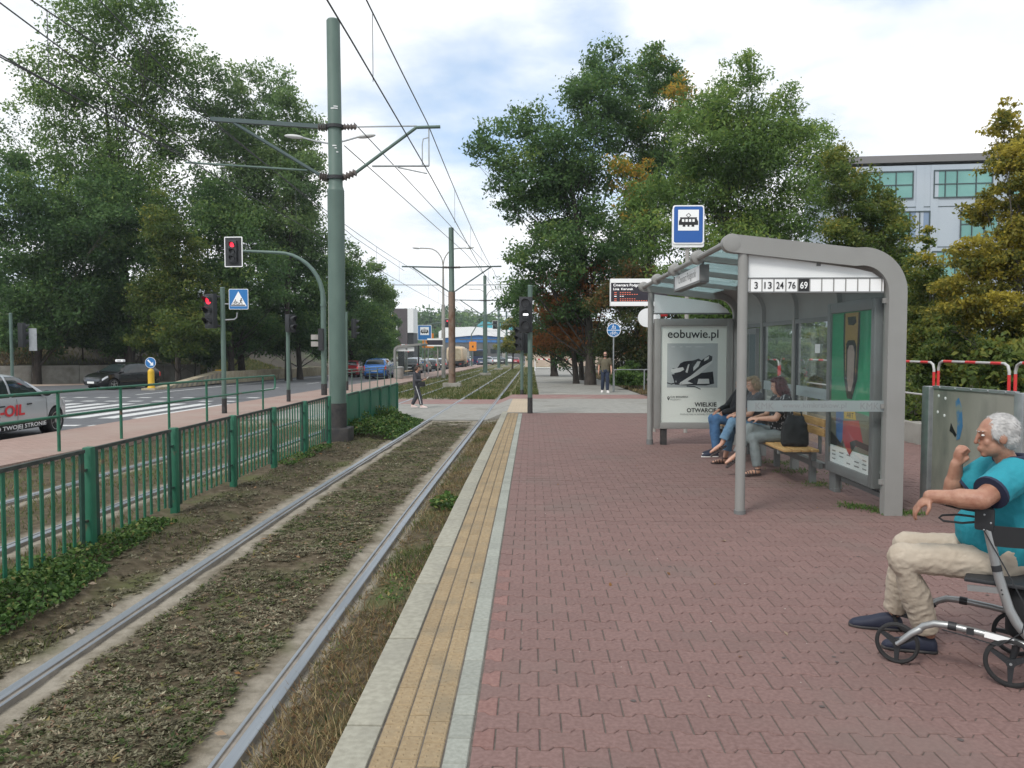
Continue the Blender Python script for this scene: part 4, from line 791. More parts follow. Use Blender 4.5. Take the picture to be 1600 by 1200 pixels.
M['dark_clad'] = mat('dark brown cladding', (.07,.06,.065), .7, c2=(.09,.08,.08), scale=.4)
t = thing('tower_building', 'dark brown boxy building at the end of the street with a white corner', 'building', (-26.4, 165, gz(165)))
obj('wall', MB().box((-.9, 3, 5.7), (3.2, 6, 11.4)), M['dark_clad'], t, None); obj('white_corner', MB().box((1.35, 3, 8.9), (1.2, 6.2, 5.0)), M['white'], t, None)
obj('lower_wall', MB().box((1.35, 3.1, 3.2), (1.15, 5.8, 6.4)), M['dark'], t, None); obj('sign_panel', MB().box((-2.2, -.1, 8.8), (.7, .3, 2.6)), M['yellow'], t, None)
obj('wall_strip', MB().box((-1.5, -.06, 7), (.3, .1, 4)), M['white'], t, None)
for k in range(3): obj('billboard', MB().box((-.9 + k * .8, -.5, 3.2), (.7, .2, 1.6)), M['red'] if k != 1 else M['white'], t, None)
M['lattice'] = mat('dark steel grey', (.10,.105,.11), .7)
M['hall_blue'] = mat('hall blue band', (.03,.16,.42), .6); M['hall_teal'] = mat('hall teal roof', (.06,.32,.38), .5)
t = thing('market_hall', 'large white hall with blue bands closing the view beyond the tracks', 'building', (-26, 240, gz(240)))
obj('wall', MB().box((12, 12, 2.6), (27, 22, 5.2)), M['lattice'], t, None)
obj('blue_band', MB().prism([(-1.5, 5.2), (25.5, 5.2), (25.5, 6.0), (10, 7.4), (-1.5, 6.4)], 'y', .8, 23), M['hall_blue'], t, None)
obj('roof', MB().prism([(-2, 6.4), (10, 7.42), (26, 6.02), (26, 7.4), (18, 9.2), (8, 9.9), (0, 9.6), (-2, 8.4)], 'y', .2, 24), M['white_clean'], t, None)
obj('roof_ridge', MB().prism([(9, 9.9), (18.5, 9.2), (26, 7.5), (26, 8.2), (16, 11), (11, 11.6)], 'y', 2, 23), M['hall_teal'], t, None)
for k in range(9): obj('window', MB().box((1 + k * 2.7, .9, 2.6), (1.9, .1, 1.3)), M['carglass'], t, None)
t = thing('footbridge', 'dark lattice bridge crossing the street far away below the hall', 'bridge', (-11, 200, gz(200)))
lb = MB(); 
for k in range(12): lb.tube([(-6 + k * 1.5, 0, 3.6), (-5.25 + k * 1.5, 0, 5.6), (-4.5 + k * 1.5, 0, 3.6)], .09, 4)
lb.box((3, 0, 3.5), (20, 1, .25)); lb.box((3, 0, 5.7), (20, 1, .25)); obj('truss', lb, M['lattice'], t, None)
for x in (-5, 4, 12): obj('pillar', MB().box((x, 0, 1.5), (.8, .8, 4)), M['concrete'], t, None)
M['buff'] = mat('buff plaster', (.50,.40,.32), .8, c2=(.56,.46,.38), scale=.5)
t = thing('low_building', 'long low cream building glimpsed behind the trees at the end of the footpath', 'building', (1.5, 120, gz(120)))
obj('wall', MB().box((4.5, 4, 2.2), (14, 8, 4.4)), M['buff'], t, None); obj('roof', MB().box((4.5, 4, 4.5), (14.6, 8.6, .3)), M['dark_clad'], t, None)
for x in (0, 2.4, 4.8, 7.2, 9.6): window_wall(t, x, 1.6, 1.0, 1.3, (.5,), -.01, m_glass=M['carglass'])

# far wooded hill: a green mass
hm = MB(); 
for j in range(14):
    for i in range(40):
        x = -330 + i * 10; y = 300 + j * 14
        h = 15 * math.exp(-((x + 70) / 55) ** 2) * min(1, (j / 6)) + 8 * math.exp(-((x + 20) / 35) ** 2) * min(1, j / 7) + 3 * mnoise.noise(Vector((x * .05, y * .05, 0)))
        hm.v.append((x, y, -4 + max(0, h)))
for j in range(13):
    for i in range(39): hm.f.append((j*40+i, j*40+i+1, (j+1)*40+i+1, (j+1)*40+i)); hm.mi.append(0)
struct('far_hill', hm, M['slope'], smooth=80)
rg = np.random.default_rng(5); n = 42000
hv = np.array(hm.v); hv = hv[(hv[:, 0] > -190) & (hv[:, 0] < 40)]; ii = rg.integers(0, len(hv), 480); ctr = hv[ii] + rg.normal(0, 3, (480, 3)) * [1, 1, .3] + [0, 0, 2.5]
k = rg.integers(0, 480, n); g_ = rg.normal(size=(n, 3)); g_ /= np.linalg.norm(g_, axis=1, keepdims=True)
P = ctr[k] + g_ * rg.uniform(.3, 1, (n, 1)) * [6, 6, 5]
U, V = leafpts(P, 2.3, .8, rg); tn = .4 + rg.normal(0, .12, n) + .2 * g_[:, 2] + rg.normal(0, .12, 480)[k]
o = quads('distant_wood', P.astype(np.float32), U, V, tn, L_DARK); tag(o, kind='stuff')

# retaining wall on the left and median barrier
def wall_run(name, label, pts, h, th, m, cap_m=None, base=RD):
    o0 = Vector((pts[0][0], pts[0][1], 0)); t = thing(name, label, 'wall', (pts[0][0], pts[0][1], gz(pts[0][1]) + base))
    for i in range(len(pts) - 1):
        (x0, y0), (x1, y1) = pts[i], pts[i+1]; d = Vector((x1-x0, y1-y0)); L_ = d.length; n_ = max(1, round(L_ / 3.0))
        for k in range(n_):
            a = (k + .5) / n_; cx, cy = x0 + d.x * a, y0 + d.y * a
            obj('wall_panel', MB().cbox((0, 0, h/2 - .1), (L_/n_ - .03, th, h + .2), .02), m, t, 30, (cx - o0.x, cy - o0.y, gz(cy) - gz(pts[0][1])), (0, 0, math.atan2(d.y, d.x)))
    return t
wall_run('retaining_wall', 'grey concrete retaining wall at the far left behind the taxi', [(xb(38) + .1, 38), (xb(61.5) + .1, 61.5)], 1.22, .3, M['concrete'])
bt = wall_run('median_barrier', 'long buff concrete barrier between the two carriageways', [(-20.8, 53), (-20.6, 140)], .82, .35, M['barrier'])
st = thing('barrier_nose', 'sloping barrier end with dark diagonal stripes beside the yellow bollard', 'barrier', (-20.8, 44.2, gz(44.2) + RD))
nose = MB().prism([(0, 0), (0, .12), (8.4, .78), (8.4, 0)], 'x', -.28, .28); obj('nose_block', nose, M['barrier'], st, None)
for i in range(11):
    y = .5 + i * .72; h0 = .10 + .078 * y
    a = .09 + .0785 * y
    obj('stripe', MB().add([(.283, y, .01), (.283, y + .34, .01), (.283, y + .62, a + .03), (.283, y + .28, a)], [(0, 1, 2, 3)]).add([(.283, y + .28, a + .012), (.283, y + .62, a + .04), (-.283, y + .62, a + .04), (-.283, y + .28, a + .012)], [(0, 1, 2, 3)]), M['rail_side'], st, None)
obj('end_cap', MB().cbox((0, 8.55, .43), (.5, .22, .86), .03), M['yellow'], st)

# ------------------------------------------------------------------ signs, pictograms
def plate(parent, name, outline, y0, th, m, axis='y'):
    return obj(name, MB().prism(outline, axis, y0, y0 + th), m, parent, None)
def rrect(cx, cz, wd, h, r=.04, k=4):
    o = []
    for sx, sz, a0 in ((1, 1, 0), (-1, 1, 90), (-1, -1, 180), (1, -1, 270)):
        for i in range(k + 1):
            a = R(a0 + 90 * i / k); o.append((cx + sx * (wd/2 - r) + r * math.cos(a), cz + sz * (h/2 - r) + r * math.sin(a)))
    return o
def disc(cx, cz, r, n=28): return [(cx + r * math.cos(2*math.pi*i/n), cz + r * math.sin(2*math.pi*i/n)) for i in range(n)]
def pict(parent, name, items, y, m, s=1, cx=0, cz=0):
    """flat pictogram from strokes ((x,z),(x,z),width) and discs (x,z,r) on a plate facing -Y"""
    b = MB()
    for it in items:
        if len(it) == 3 and not isinstance(it[0], tuple): b.prism(disc(cx + it[0]*s, cz + it[1]*s, it[2]*s, 12), 'y', y - .002, y)
        elif isinstance(it, list): b.prism([(cx + p[0]*s, cz + p[1]*s) for p in it], 'y', y - .0025, y)
        else:
            (x0, z0), (x1, z1), w_ = it; d = Vector((x1-x0, z1-z0)); n_ = Vector((-d.y, d.x)).normalized() * w_ / 2
            b.prism([(cx + (x0+n_.x)*s, cz + (z0+n_.y)*s), (cx + (x1+n_.x)*s, cz + (z1+n_.y)*s), (cx + (x1-n_.x)*s, cz + (z1-n_.y)*s), (cx + (x0-n_.x)*s, cz + (z0-n_.y)*s)], 'y', y - .003, y)
    return obj(name, b, m, parent, None)
WALKER = [(.1, .9, .11), ((.08, .78), (-.02, .38), .17), ((-.02, .4), (.2, .2), .11), ((.2, .2), (.22, -.08), .1), ((-.02, .4), (-.16, .14), .11), ((-.16, .14), (-.34, -.04), .1), ((.08, .72), (.28, .5), .08), ((.06, .72), (-.18, .52), .08)]
def ring(r, w_, cx, cz, n=18):
    return [((cx + r*math.cos(2*math.pi*i/n), cz + r*math.sin(2*math.pi*i/n)), (cx + r*math.cos(2*math.pi*(i+1)/n), cz + r*math.sin(2*math.pi*(i+1)/n)), w_) for i in range(n)]
BIKE = ring(.28, .06, -.42, 0) + ring(.28, .06, .42, 0) + [((-.42, 0), (-.1, .0), .06), ((-.1, 0), (.26, .38), .06), ((-.42, 0), (-.2, .38), .06), ((-.2, .38), (.26, .38), .06), ((-.1, 0), (-.22, .46), .06), ((.42, 0), (.24, .52), .06), ((.24, .52), (.4, .54), .06), ((-.34, .47), (-.1, .47), .07)]

# tram stop sign on its own post behind the shelter
def tram_pic(parent, y, cx, cz, s, m):
    it = [[(-.5, -.2), (.5, -.2), (.5, -.02), (.42, .14), (-.42, .14), (-.5, -.02)], ((-.3, -.24), (-.16, -.24), .1), ((.16, -.24), (.3, -.24), .1), ((-.05, -.24), (.05, -.24), .1),
          ((-.44, .17), (.44, .17), .05), ((0, .2), (-.12, .3), .025), ((-.12, .3), (0, .4), .025), ((0, .4), (.12, .3), .025), ((.12, .3), (0, .2), .025)]
    pict(parent, 'tram_symbol', it, y, m, s, cx, cz)
    pict(parent, 'tram_windows', [[(-.34 + .18*k, -.04), (-.22 + .18*k, -.04), (-.22 + .18*k, .1), (-.34 + .18*k, .1)] for k in range(4)] , y - .003, M['white_clean'], s, cx, cz)
ts = thing('tram_stop_sign', 'large blue tram stop sign with tram symbol on a pole above the shelter roof', 'sign', (3.26, 17.0, gz(17)))
obj('pole', MB().tube([(0, 0, -.2), (0, 0, 4.5)], .042, 10), M['pole_grey'], ts)
obj('back_plate', MB().prism(rrect(0, 4.31, .67, .82, .05), 'y', -.075, -.05), M['white'], ts, None)
plate(ts, 'white_border', rrect(0, 4.37, .65, .80, .05), -.095, .018, M['white_clean']); plate(ts, 'blue_field', rrect(0, 4.37, .60, .75, .04), -.099, .004, M['sign_blue']); plate(ts, 'white_field', rrect(0, 4.46, .43, .43, .004), -.102, .003, M['white_clean'])
tram_pic(ts, -.1025, 0, 4.44, .40, M['black_ink'])
# departure board
M['board'] = mat('display face', (.022,.018,.028), .3)
M['led'] = mat('led text', (.5,.12,.08), .5, emit=(1,.22,.12), estr=.55)
M['ledw'] = mat('white led text', (.8,.8,.8), .5, emit=(1,1,1), estr=.65)
db = thing('departure_board', 'dark departure display with white bars and red text left of the shelter roof', 'display', (2.62, 17.3, gz(17.3)))
obj('pole', MB().tube([(0, .1, -.2), (0, .1, 3.25)], .05, 10), M['pole_grey'], db)
obj('case', MB().box((-.33, 0, 2.99), (1.2, .16, .40)), M['board'], db, None)
obj('top_bar', MB().box((-.33, 0, 3.235), (1.22, .18, .088)), M['white_clean'], db, None); obj('bottom_bar', MB().box((-.33, 0, 2.745), (1.22, .18, .088)), M['white_clean'], db, None)
obj('side_strip', MB().box((-.937, 0, 2.99), (.012, .17, .40)), M['white_clean'], db, None)
text('lettering', 'Cmentarz Podgórski', M['ledw'], db, (-.88, -.085, 3.135), FACE_CAM, width=.66, align='LEFT')
text('lettering', 'Linia  Kierunek', M['ledw'], db, (-.88, -.085, 3.06), FACE_CAM, width=.42, align='LEFT')
for i, (a, b_) in enumerate(((.30, 2.985), (.44, 2.945), (.12, 2.905), (.36, 2.85), (.62, 2.81))):
    pict(db, 'display_row', [((-.86, b_), (-.81, b_), .012)] + [((-.74 + k * .05, b_), (-.712 + k * .05, b_), .012) for k in range(int(a / .05))], -.082, M['led'] if i != 2 else M['ledw'])
rs = thing('round_stop_plate', 'round pale plate half hidden behind the far shelter post', 'sign', (2.45, 17.1, gz(17.1)))
obj('pole', MB().tube([(.18, .05, -.2), (.18, .05, 2.62)], .025, 8), M['pole_grey'], rs); obj('plate', MB().prism(disc(0, 2.44, .20), 'y', -.02, .0), M['white'], rs, None)
obj('clamp', MB().box((.1, -.028, 2.57), (.14, .012, .025)).box((.1, -.028, 2.31), (.14, .012, .025)), M['dark'], rs, None)
# blue round path sign
ps = thing('path_sign', 'round blue sign for pedestrians and cyclists on a thin pole by the footpath', 'sign', (3.66, 36, gz(36)))
obj('pole', MB().tube([(0, 0, -.2), (0, 0, 3.05)], .032, 8), M['galv'], ps)
plate(ps, 'white_rim', disc(0, 2.78, .31), -.06, .02, M['white_clean']); plate(ps, 'blue_face', disc(0, 2.78, .285), -.064, .004, M['sign_blue2'])
pict(ps, 'divider', [((-.285, 2.78), (.285, 2.78), .028)], -.0645, M['white_clean'])
pict(ps, 'walker_symbol', WALKER, -.0645, M['white_clean'], .2, -.04, 2.83); pict(ps, 'walker_symbol', [(.0, .6, .09), ((0, .5), (0, .25), .15), ((0, .25), (.1, 0), .1), ((0, .25), (-.1, 0), .1)], -.0645, M['white_clean'], .2, .06, 2.83)
pict(ps, 'bike_symbol', BIKE, -.0645, M['white_clean'], .23, 0, 2.61)
# pedestrian crossing sign
def xing_sign(parent, x, z, y, s):
    plate(parent, 'white_border', rrect(x, z, s, s * 1.05, .03), y - .02, .02, M['white_clean']); plate(parent, 'blue_face', rrect(x, z, s * .95, s, .025), y - .024, .004, M['sign_blue2'])
    plate(parent, 'white_triangle', [(x - s*.42, z - s*.36), (x + s*.42, z - s*.36), (x, z + s*.40)], y - .027, .003, M['white_clean'])
    pict(parent, 'walker_symbol', WALKER, y - .0275, M['black_ink'], s * .30, x + s*.12, z - s*.25); pict(parent, 'bike_symbol', BIKE + [(-.05, .8, .12), ((-.08, .7), (-.24, .4), .14)], y - .0275, M['black_ink'], s * .22, x - s*.14, z - s*.22)
    pict(parent, 'stripe_symbol', [((-.4, 0), (.35, 0), .05)], y - .0275, M['black_ink'], s, x, z - s * .31)

# ------------------------------------------------------------------ traffic signals
def signal_head(parent, x, y, z, face=0.0, lit=None, s=.30, plate_=False, n=3, lit_m=None, name='signal_head', depth=.16):
    """three lens head; face is the turn about Z (0 = towards the camera, -Y)"""
    h = n * s + .06
    body = MB().cbox((0, 0, 0), (s + .06, depth, h), .02)
    o = obj(name, body, M['dark'], parent, 35, (x, y, z), (0, 0, face))
    if plate_:
        obj('backing_board', MB().prism(rrect(0, 0, s + .52, h + .36, .04), 'y', .03, .05), M['white_clean'], o, None)
        obj('board_face', MB().prism(rrect(0, 0, s + .44, h + .28, .03), 'y', .026, .03), M['dark'], o, None)
    for i in range(n):
        zz = (n - 1) / 2 * s - i * s; r = s * .37
        on = lit == i
        if on and lit_m == 'bar':
            obj('lens', MB().prism(disc(0, zz, r), 'y', -depth/2 - .006, -depth/2 + .01), M['lens_off'], o, None)
            obj('lit_bar', MB().box((0, -depth/2 - .012, zz), (r * 1.25, .01, r * .42)), M['lens_white'], o, None)
        else: obj('lens', MB().prism(disc(0, zz, r), 'y', -depth/2 - .01, -depth/2 + .01), M['lens_red'] if on else M['lens_off'], o, None)
        v = MB(); vs_, fs_ = [], []; k = 14
        for j in range(k + 1):
            a = R(-25 + 230 * j / k)
            for rr, yy in ((r * 1.12, 0), (r * 1.06, -s * .75 * (.35 + .65 * max(0, math.sin(a)))), (r * 1.0, -s * .74 * (.35 + .65 * max(0, math.sin(a)))), (r * 1.04, 0)):
                vs_.append((rr * math.cos(a), -depth/2 + yy, zz + rr * math.sin(a)))
        for j in range(k):
            for q in range(3): fs_.append((4*j+q, 4*j+q+1, 4*j+q+5, 4*j+q+4))
        v.add(vs_, fs_); obj('visor', v, M['dark'], o, 60)
    return o
def post(t, h, r=.07, m='pole_green', base_h=.45):
    obj('pole', MB().tube([(0, 0, base_h), (0, 0, h)], r, 12), M[m], t); obj('pole_cap', MB().tube([(0, 0, h), (0, 0, h + .03)], [r * 1.1, r * .8], 12), M[m], t)
    obj('pole_base', MB().tube([(0, 0, -.15), (0, 0, base_h)], [r * 1.12, r * 1.06], 12), M['black_paint'], t)
a = thing('overhead_signal', 'red signal with white framed board hanging from a curved green mast over the road', 'traffic light', (-9.15, 35, gz(35) + LP))
cv = [(0, 0, .5), (0, 0, 4.2)] + [(-2.0 + 2.0 * math.cos(R(q)), 0, 4.2 + 2.05 * math.sin(R(q))) for q in range(10, 91, 10)] + [(-3.7, 0, 6.33)]
obj('mast', MB().tube(cv, [.12, .115] + [.10 - .004*i for i in range(9)] + [.055], 12), M['pole_green'], a); obj('mast_base', MB().tube([(0, 0, -.1), (0, 0, .5)], .13, 12), M['black_paint'], a)
obj('mast_collar', MB().tube([(0, 0, 3.9), (0, 0, 4.0)], .14, 12), M['pole_green'], a)
signal_head(a, -3.92, -.08, 6.28, R(-4), 0, .30, True)
for k in range(2): obj('side_lamp', MB().box((-.32, -.12, 2.55 - k * .3), (.36, .2, .22)), M['white'] if False else M['pole_grey'], a, None); 
obj('side_lamp_box', MB().box((-.05, -.2, 2.45), (.2, .3, .95)), M['dark'], a, None)
a = thing('road_signal', 'red signal on a green pole with a blue pedestrian crossing sign', 'traffic light', (-9.25, 23.8, gz(23.8) + LP)); post(a, 3.75)
signal_head(a, -.31, -.12, 3.06, R(-28), 0, .32)
obj('bracket', MB().tube([(0, 0, 3.28), (.3, -.02, 3.28)], .02, 6).tube([(0, 0, 2.80), (.35, 0, 2.82), (.42, 0, 2.88), (.44, -.01, 3.02)], .022, 6), M['galv'], a); xing_sign(a, .50, 3.42, -.03, .58)
obj('head_bracket', MB().tube([(0, 0, 3.5), (-.25, -.08, 3.5)], .03, 6).tube([(0, 0, 2.62), (-.25, -.08, 2.62)], .03, 6), M['dark'], a)
a = thing('pedestrian_signal', 'slim green pole with a small grey two lens signal facing right', 'traffic light', (-9.2, 30, gz(30) + LP)); post(a, 3.2)
signal_head(a, .12, -.06, 2.95, R(62), None, .30, n=2, depth=.2)
a = thing('road_signal', 'dark signal seen from behind on a green pole just right of the big mast', 'traffic light', (-9.3, 40, gz(40) + LP)); post(a, 3.9)
signal_head(a, .36, .05, 3.1, R(120), None, .30)
a = thing('road_signal', 'green signal pole at the far left above the silver car', 'traffic light', (-23.1, 35, gz(35) + RD)); post(a, 3.75)
signal_head(a, .42, .1, 2.8, R(150), None, .34); obj('sign_back', MB().box((.85, .2, 2.6), (.35, .03, 1.0)), M['galv'], a, None)
a = thing('tram_signal', 'tram signal with lit white bar on a green pole at the platform end', 'traffic light', (-.05, 22.7, gz(22.7))); post(a, 3.6)
signal_head(a, -.12, -.17, 2.79, R(-3), 1, .31, lit_m='bar'); obj('bracket', MB().tube([(0, 0, 2.3), (-.1, -.1, 2.3)], .03, 6).tube([(0, 0, 3.26), (-.1, -.1, 3.26)], .03, 6), M['dark'], a)
a = thing('tram_signal', 'second dark signal just behind the platform end tram signal', 'traffic light', (-.42, 33.8, gz(33.8))); post(a, 3.0, base_h=.2)
signal_head(a, -.08, -.16, 2.35, R(-40), None, .31); signal_head(a, .1, .2, 2.2, R(120), None, .28)
for i, (x, y, zz) in enumerate(((-13.5, 128, 7.2), (-6.2, 135, 7.3))):
    a = thing('overhead_signal', ('far overhead signal left of the rusty mast' if i == 0 else 'far overhead signal in front of the white hall'), 'traffic light', (x, y, gz(y) + RD), 0, 'far overhead signals')
    obj('mast', MB().tube([(-4, 0, 0), (-4, 0, 5.5), (-3.2, 0, 6.8), (-2, 0, 7.1), (0, 0, 7.2)], .09, 6), M['pole_green'], a); signal_head(a, 0, -.1, 7.1, 0, 0 if i == 0 else None, .34, True)

# bollard with keep right arrow
kb_ = thing('keep_right_bollard', 'yellow bollard with a round blue arrow sign beside the taxi', 'bollard', (-21.0, 43.6, gz(43.6) + RD))
obj('bollard_body', MB().lathe([(.2, -.05), (.21, .1), (.19, .16), (.17, .22), (.17, 1.0), (.16, 1.06), (.1, 1.15), (.04, 1.18)], 16), M['yellow'], kb_); obj('bollard_foot', MB().box((0, 0, 0), (.75, .75, .2)), M['barrier'], kb_, None)
plate(kb_, 'white_rim', disc(0, 1.5, .30), -.04, .02, M['white_clean']); plate(kb_, 'blue_face', disc(0, 1.5, .28), -.044, .004, M['sign_blue2'])
pict(kb_, 'arrow', [((-.5, .5), (.2, -.2), .28), [(.55, -.55), (.5, .15), (-.15, -.5)]], -.0445, M['white_clean'], .3, 0, 1.5); obj('sign_post', MB().tube([(0, -.0, 1.1), (0, 0, 1.5)], .025, 6), M['galv'], kb_)

# ------------------------------------------------------------------ lamps
def lamp_head(parent, x, y, z, dx, s=1.0):
    h = MB().ell((0, 0, 0), (.36 * s, .13 * s, .075 * s), 12, 8); o = obj('lamp_head', h, M['lamp_shell'], parent, 60, (x + dx * .3 * s, y, z), (0, R(-6 if dx > 0 else 6), 0)); return o
M['lamp_shell'] = mat('lamp shell', (.50,.51,.50), .5)
a = thing('street_lamp', 'tall grey street lamp with one arm in front of the wooded slope', 'street lamp', (-24.6, 60.5, gz(60) - .05))
obj('pole', MB().tube([(0, 0, -.3), (0, 0, 8.0)], [.19, .13], 10), M['pole_grey'], a); obj('arm', MB().tube([(0, 0, 8.0), (.02, 0, 10.2)] + [(1.1 - 1.08 * math.cos(R(q)), 0, 10.2 + 1.35 * math.sin(R(q))) for q in range(20, 91, 14)] + [(1.6, 0, 11.62)], [.085, .06] + [.05]*7, 8), M['pole_green'], a); lamp_head(a, 1.6, 0, 11.62, 1)
obj('access_door', MB().box((0, -.17, 1.6), (.12, .06, .5)), M['dark'], a, None)
def double_lamp(name, label, x, y, h=11.5):
    a = thing(name, label, 'street lamp', (x, y, gz(y) + LP), 0, 'double armed street lamps')
    obj('pole', MB().tube([(0, 0, -.2), (0, 0, h * .55), (0, 0, h * .56), (0, 0, h - 1.6)], [.17, .15, .10, .07], 10), M['pole_grey'], a)
    for s_ in (-1, 1):
        obj('arm', MB().tube([(0, 0, h - 1.6)] + [(s_ * (1.2 - 1.2 * math.cos(R(q))), 0, h - 1.6 + 1.45 * math.sin(R(q))) for q in range(20, 91, 14)] + [(s_ * 1.9, 0, h - .12)], .045, 8), M['pole_grey'], a); lamp_head(a, s_ * 1.9, 0, h - .12, s_, 1.0)
    return a
double_lamp('street_lamp', 'double armed street lamp directly behind the rusty tram mast', -7.3, 66, 10.7)
double_lamp('street_lamp', 'double armed street lamp partly hidden by the third tram mast', -6.6, 116, 11.5)
a = thing('street_lamp', 'straight armed lamp hidden by the big near mast, both heads showing beside it', 'street lamp', (-7.27, 29, gz(29) + LP))
obj('pole', MB().tube([(0, 0, -.2), (0, 0, 5.2), (0, 0, 5.25), (0, 0, 9.42)], [.15, .12, .085, .06], 10), M['pole_grey'], a)
for s_ in (-1, 1): obj('arm', MB().tube([(0, 0, 9.36), (s_ * .5, 0, 9.45), (s_ * 1.05, 0, 9.60)], .032, 8), M['galv'], a); lamp_head(a, s_ * 1.0, 0, 9.62, s_, 1.0)

# ------------------------------------------------------------------ tram masts and wires
M['insul'] = mat('insulator', (.14,.12,.11), .4)
M['wire'] = mat('overhead wire', (.05,.055,.06), .6)
M['beam'] = mat('dark blue green beam', (.055,.085,.085), .5)
def insulator(parent, p0, p1, r=.06):
    p0, p1 = Vector(p0), Vector(p1); pts, rs = [], []
    for k in range(9): pts.append(p0.lerp(p1, k / 8)); rs.append(r if k % 2 else r * .45)
    obj('insulator', MB().tube(pts, rs, 8), M['insul'], parent, 30)
def mast(label, x, y, h, rusty=False, near=False, arms=(3, -3), lowz=5.6, hiz=6.75):
    t = thing('tram_mast', label, 'mast', (x, y, gz(y) + TR - .03), 0, 'overhead line masts between the tracks')
    pm_ = M['pole_rust'] if rusty else M['pole_green']; ht = 5.35 if near else h * .6
    r1, r2 = (.178, .148) if near else (.20, .155)
    obj('pole', MB().tube([(0, 0, .3), (0, 0, ht)], r1, 24), pm_, t); obj('upper_pole', MB().tube([(0, 0, ht), (0, 0, ht + .09), (-.02, 0, h - .03), (-.02, 0, h)], [r1, r2, r2 * .95, r2 * .8], 24), M['pole_green'], t)
    obj('pole_base', MB().tube([(0, 0, .2), (0, 0, .85)], r1 * 1.04, 24), M['black_paint'] if near else pm_, t)
    obj('footing', MB().cbox((0, 0, .10), (.56, .56, .46) if near else (1.05, .6, .36), .03), M['black_paint'] if near else M['concrete'], t)
    for z in (lowz, hiz): obj('clamp', MB().tube([(0, 0, z - .035), (0, 0, z + .035)], r2 + .035 if z > ht else r1 + .03, 20), M['dark'], t)
    return t
mn = mast('big grey green mast in the foreground standing at the green fence', -4.15, 17.0, 8.9, near=True, lowz=5.62, hiz=6.68)
# near mast: own bracket arms on both sides
zz = 6.68
obj('tie_rod', MB().tube([(.42, 0, zz), (1.72, 0, zz + .01)], .016, 6), M['galv'], mn); insulator(mn, (.17, 0, zz), (.45, 0, zz), .075)
obj('bracket_tube', MB().tube([(.42, 0, 5.72), (1.72, 0, 6.66), (2.22, 0, 6.67)], .036, 10), M['pole_green'], mn); insulator(mn, (.16, 0, 5.62), (.44, 0, 5.74), .09)
obj('lower_tube', MB().tube([(.78, 0, 5.86), (1.98, 0, 5.86)], .022, 8), M['galv'], mn); obj('drop_bracket', MB().tube([(1.98, 0, 6.66), (1.98, 0, 5.86)], .014, 6).tube([(1.98, 0, 6.45), (1.86, 0, 6.42), (1.84, 0, 6.3), (1.84, 0, 5.87)], .012, 6), M['galv'], mn)
obj('steady_arm', MB().tube([(1.32, 0, 5.83), (1.94, 0, 5.70)], .014, 6), M['galv'], mn)
obj('side_beam', MB().box((-1.4, 0, 6.77), (2.5, .09, .085), ry=R(4.2)), M['beam'], mn, None); insulator(mn, (-.16, 0, zz), (-.36, 0, zz), .09)
obj('side_strut', MB().tube([(-.3, 0, 5.66), (-2.15, 0, 6.78)], .038, 8), M['beam'], mn); insulator(mn, (-.14, 0, 5.62), (-.34, 0, 5.66), .1)
for z_, a_, ln_ in ((7.02, -1.9, .16), (7.06, -1.5, .10), (6.25, -1.7, .09), (6.12, -1.2, .05), (6.2, -1.4, .05)):
    obj('paint_chip', MB().add([(.1535 * math.cos(a_ + k * .3 * ln_ / .1) - .005, .1535 * math.sin(a_ + k * .3 * ln_ / .1), z_ + dz_) for k in range(3) for dz_ in (0, .022)], [(0, 2, 3, 1), (2, 4, 5, 3)]), M['white'], mn, None)
obj('side_tube', MB().tube([(-.6, 0, 5.78), (-3.2, 0, 5.96)], .022, 8), M['pole_green'], mn)
for x, y, lab, ru in ((-4.67, 46.7, 'rusty lower half tram mast, second in the row', True), (-4.35, 74.5, 'third tram mast of the row, dark green', False), (-4.3, 104, 'fourth tram mast of the row, thinner with distance', False), (-4.2, 133, 'fifth and farthest tram mast of the row', False)):
    m_ = mast(lab, x, y, 9.3, ru, lowz=5.6, hiz=7.0)
    for s_ in (-1, 1):
        obj('arm', MB().tube([(s_ * .16, 0, 7.0), (s_ * 2.9, 0, 7.06)], .045, 8), M['beam'], m_); obj('strut', MB().tube([(s_ * .2, 0, 5.62), (s_ * 2.3, 0, 7.03)], .04, 8), M['beam'], m_)
        obj('lower_tube', MB().tube([(s_ * .8, 0, 5.98), (s_ * 3.5, 0, 6.0)], .025, 6), M['galv'], m_); insulator(m_, (s_ * .17, 0, 7.0), (s_ * .5, 0, 7.01), .09)
def wire(name, label, pts, r=.011, drops=None):
    p0 = Vector(pts[0]); b = MB().tube([Vector(p) - p0 for p in pts], r, 5)
    o = obj(name, b, M['wire'], None, 60, p0); tag(o, label, 'wire', 'overhead tram wires')
    for (a_, b_) in (drops or []): obj('dropper', MB().tube([Vector(a_) - p0, Vector(b_) - p0], .006, 4), M['wire'], o, None)
    return o
SP = (-12, 17, 46.7, 74.5, 104, 133, 160)
def run(x, zr, sag=.0, amp=.0, y0=0):
    pts = []
    for i in range(len(SP) - 1):
        for k in range(8):
            f = k / 8; y = SP[i] + (SP[i+1] - SP[i]) * f; pts.append((x + amp * (1 - 2 * abs(((i + f) % 2) - 1)), y, gz(y) + TR + zr - sag * 4 * f * (1 - f)))
    pts.append((x, SP[-1], gz(SP[-1]) + TR + zr)); return pts
def drops(x, z0, z1, sag): 
    o = []
    for i in range(4):
        for f in (.2, .4, .6, .8):
            y = SP[i] + (SP[i+1] - SP[i]) * f; g = gz(y) + TR; o.append(((x, y, g + z1 - sag * 4 * f * (1-f)), (x, y, g + z0)))
    return o
wire('contact_wire', 'contact wire hanging over the near track', run(-2.2, 5.62, 0, .06))
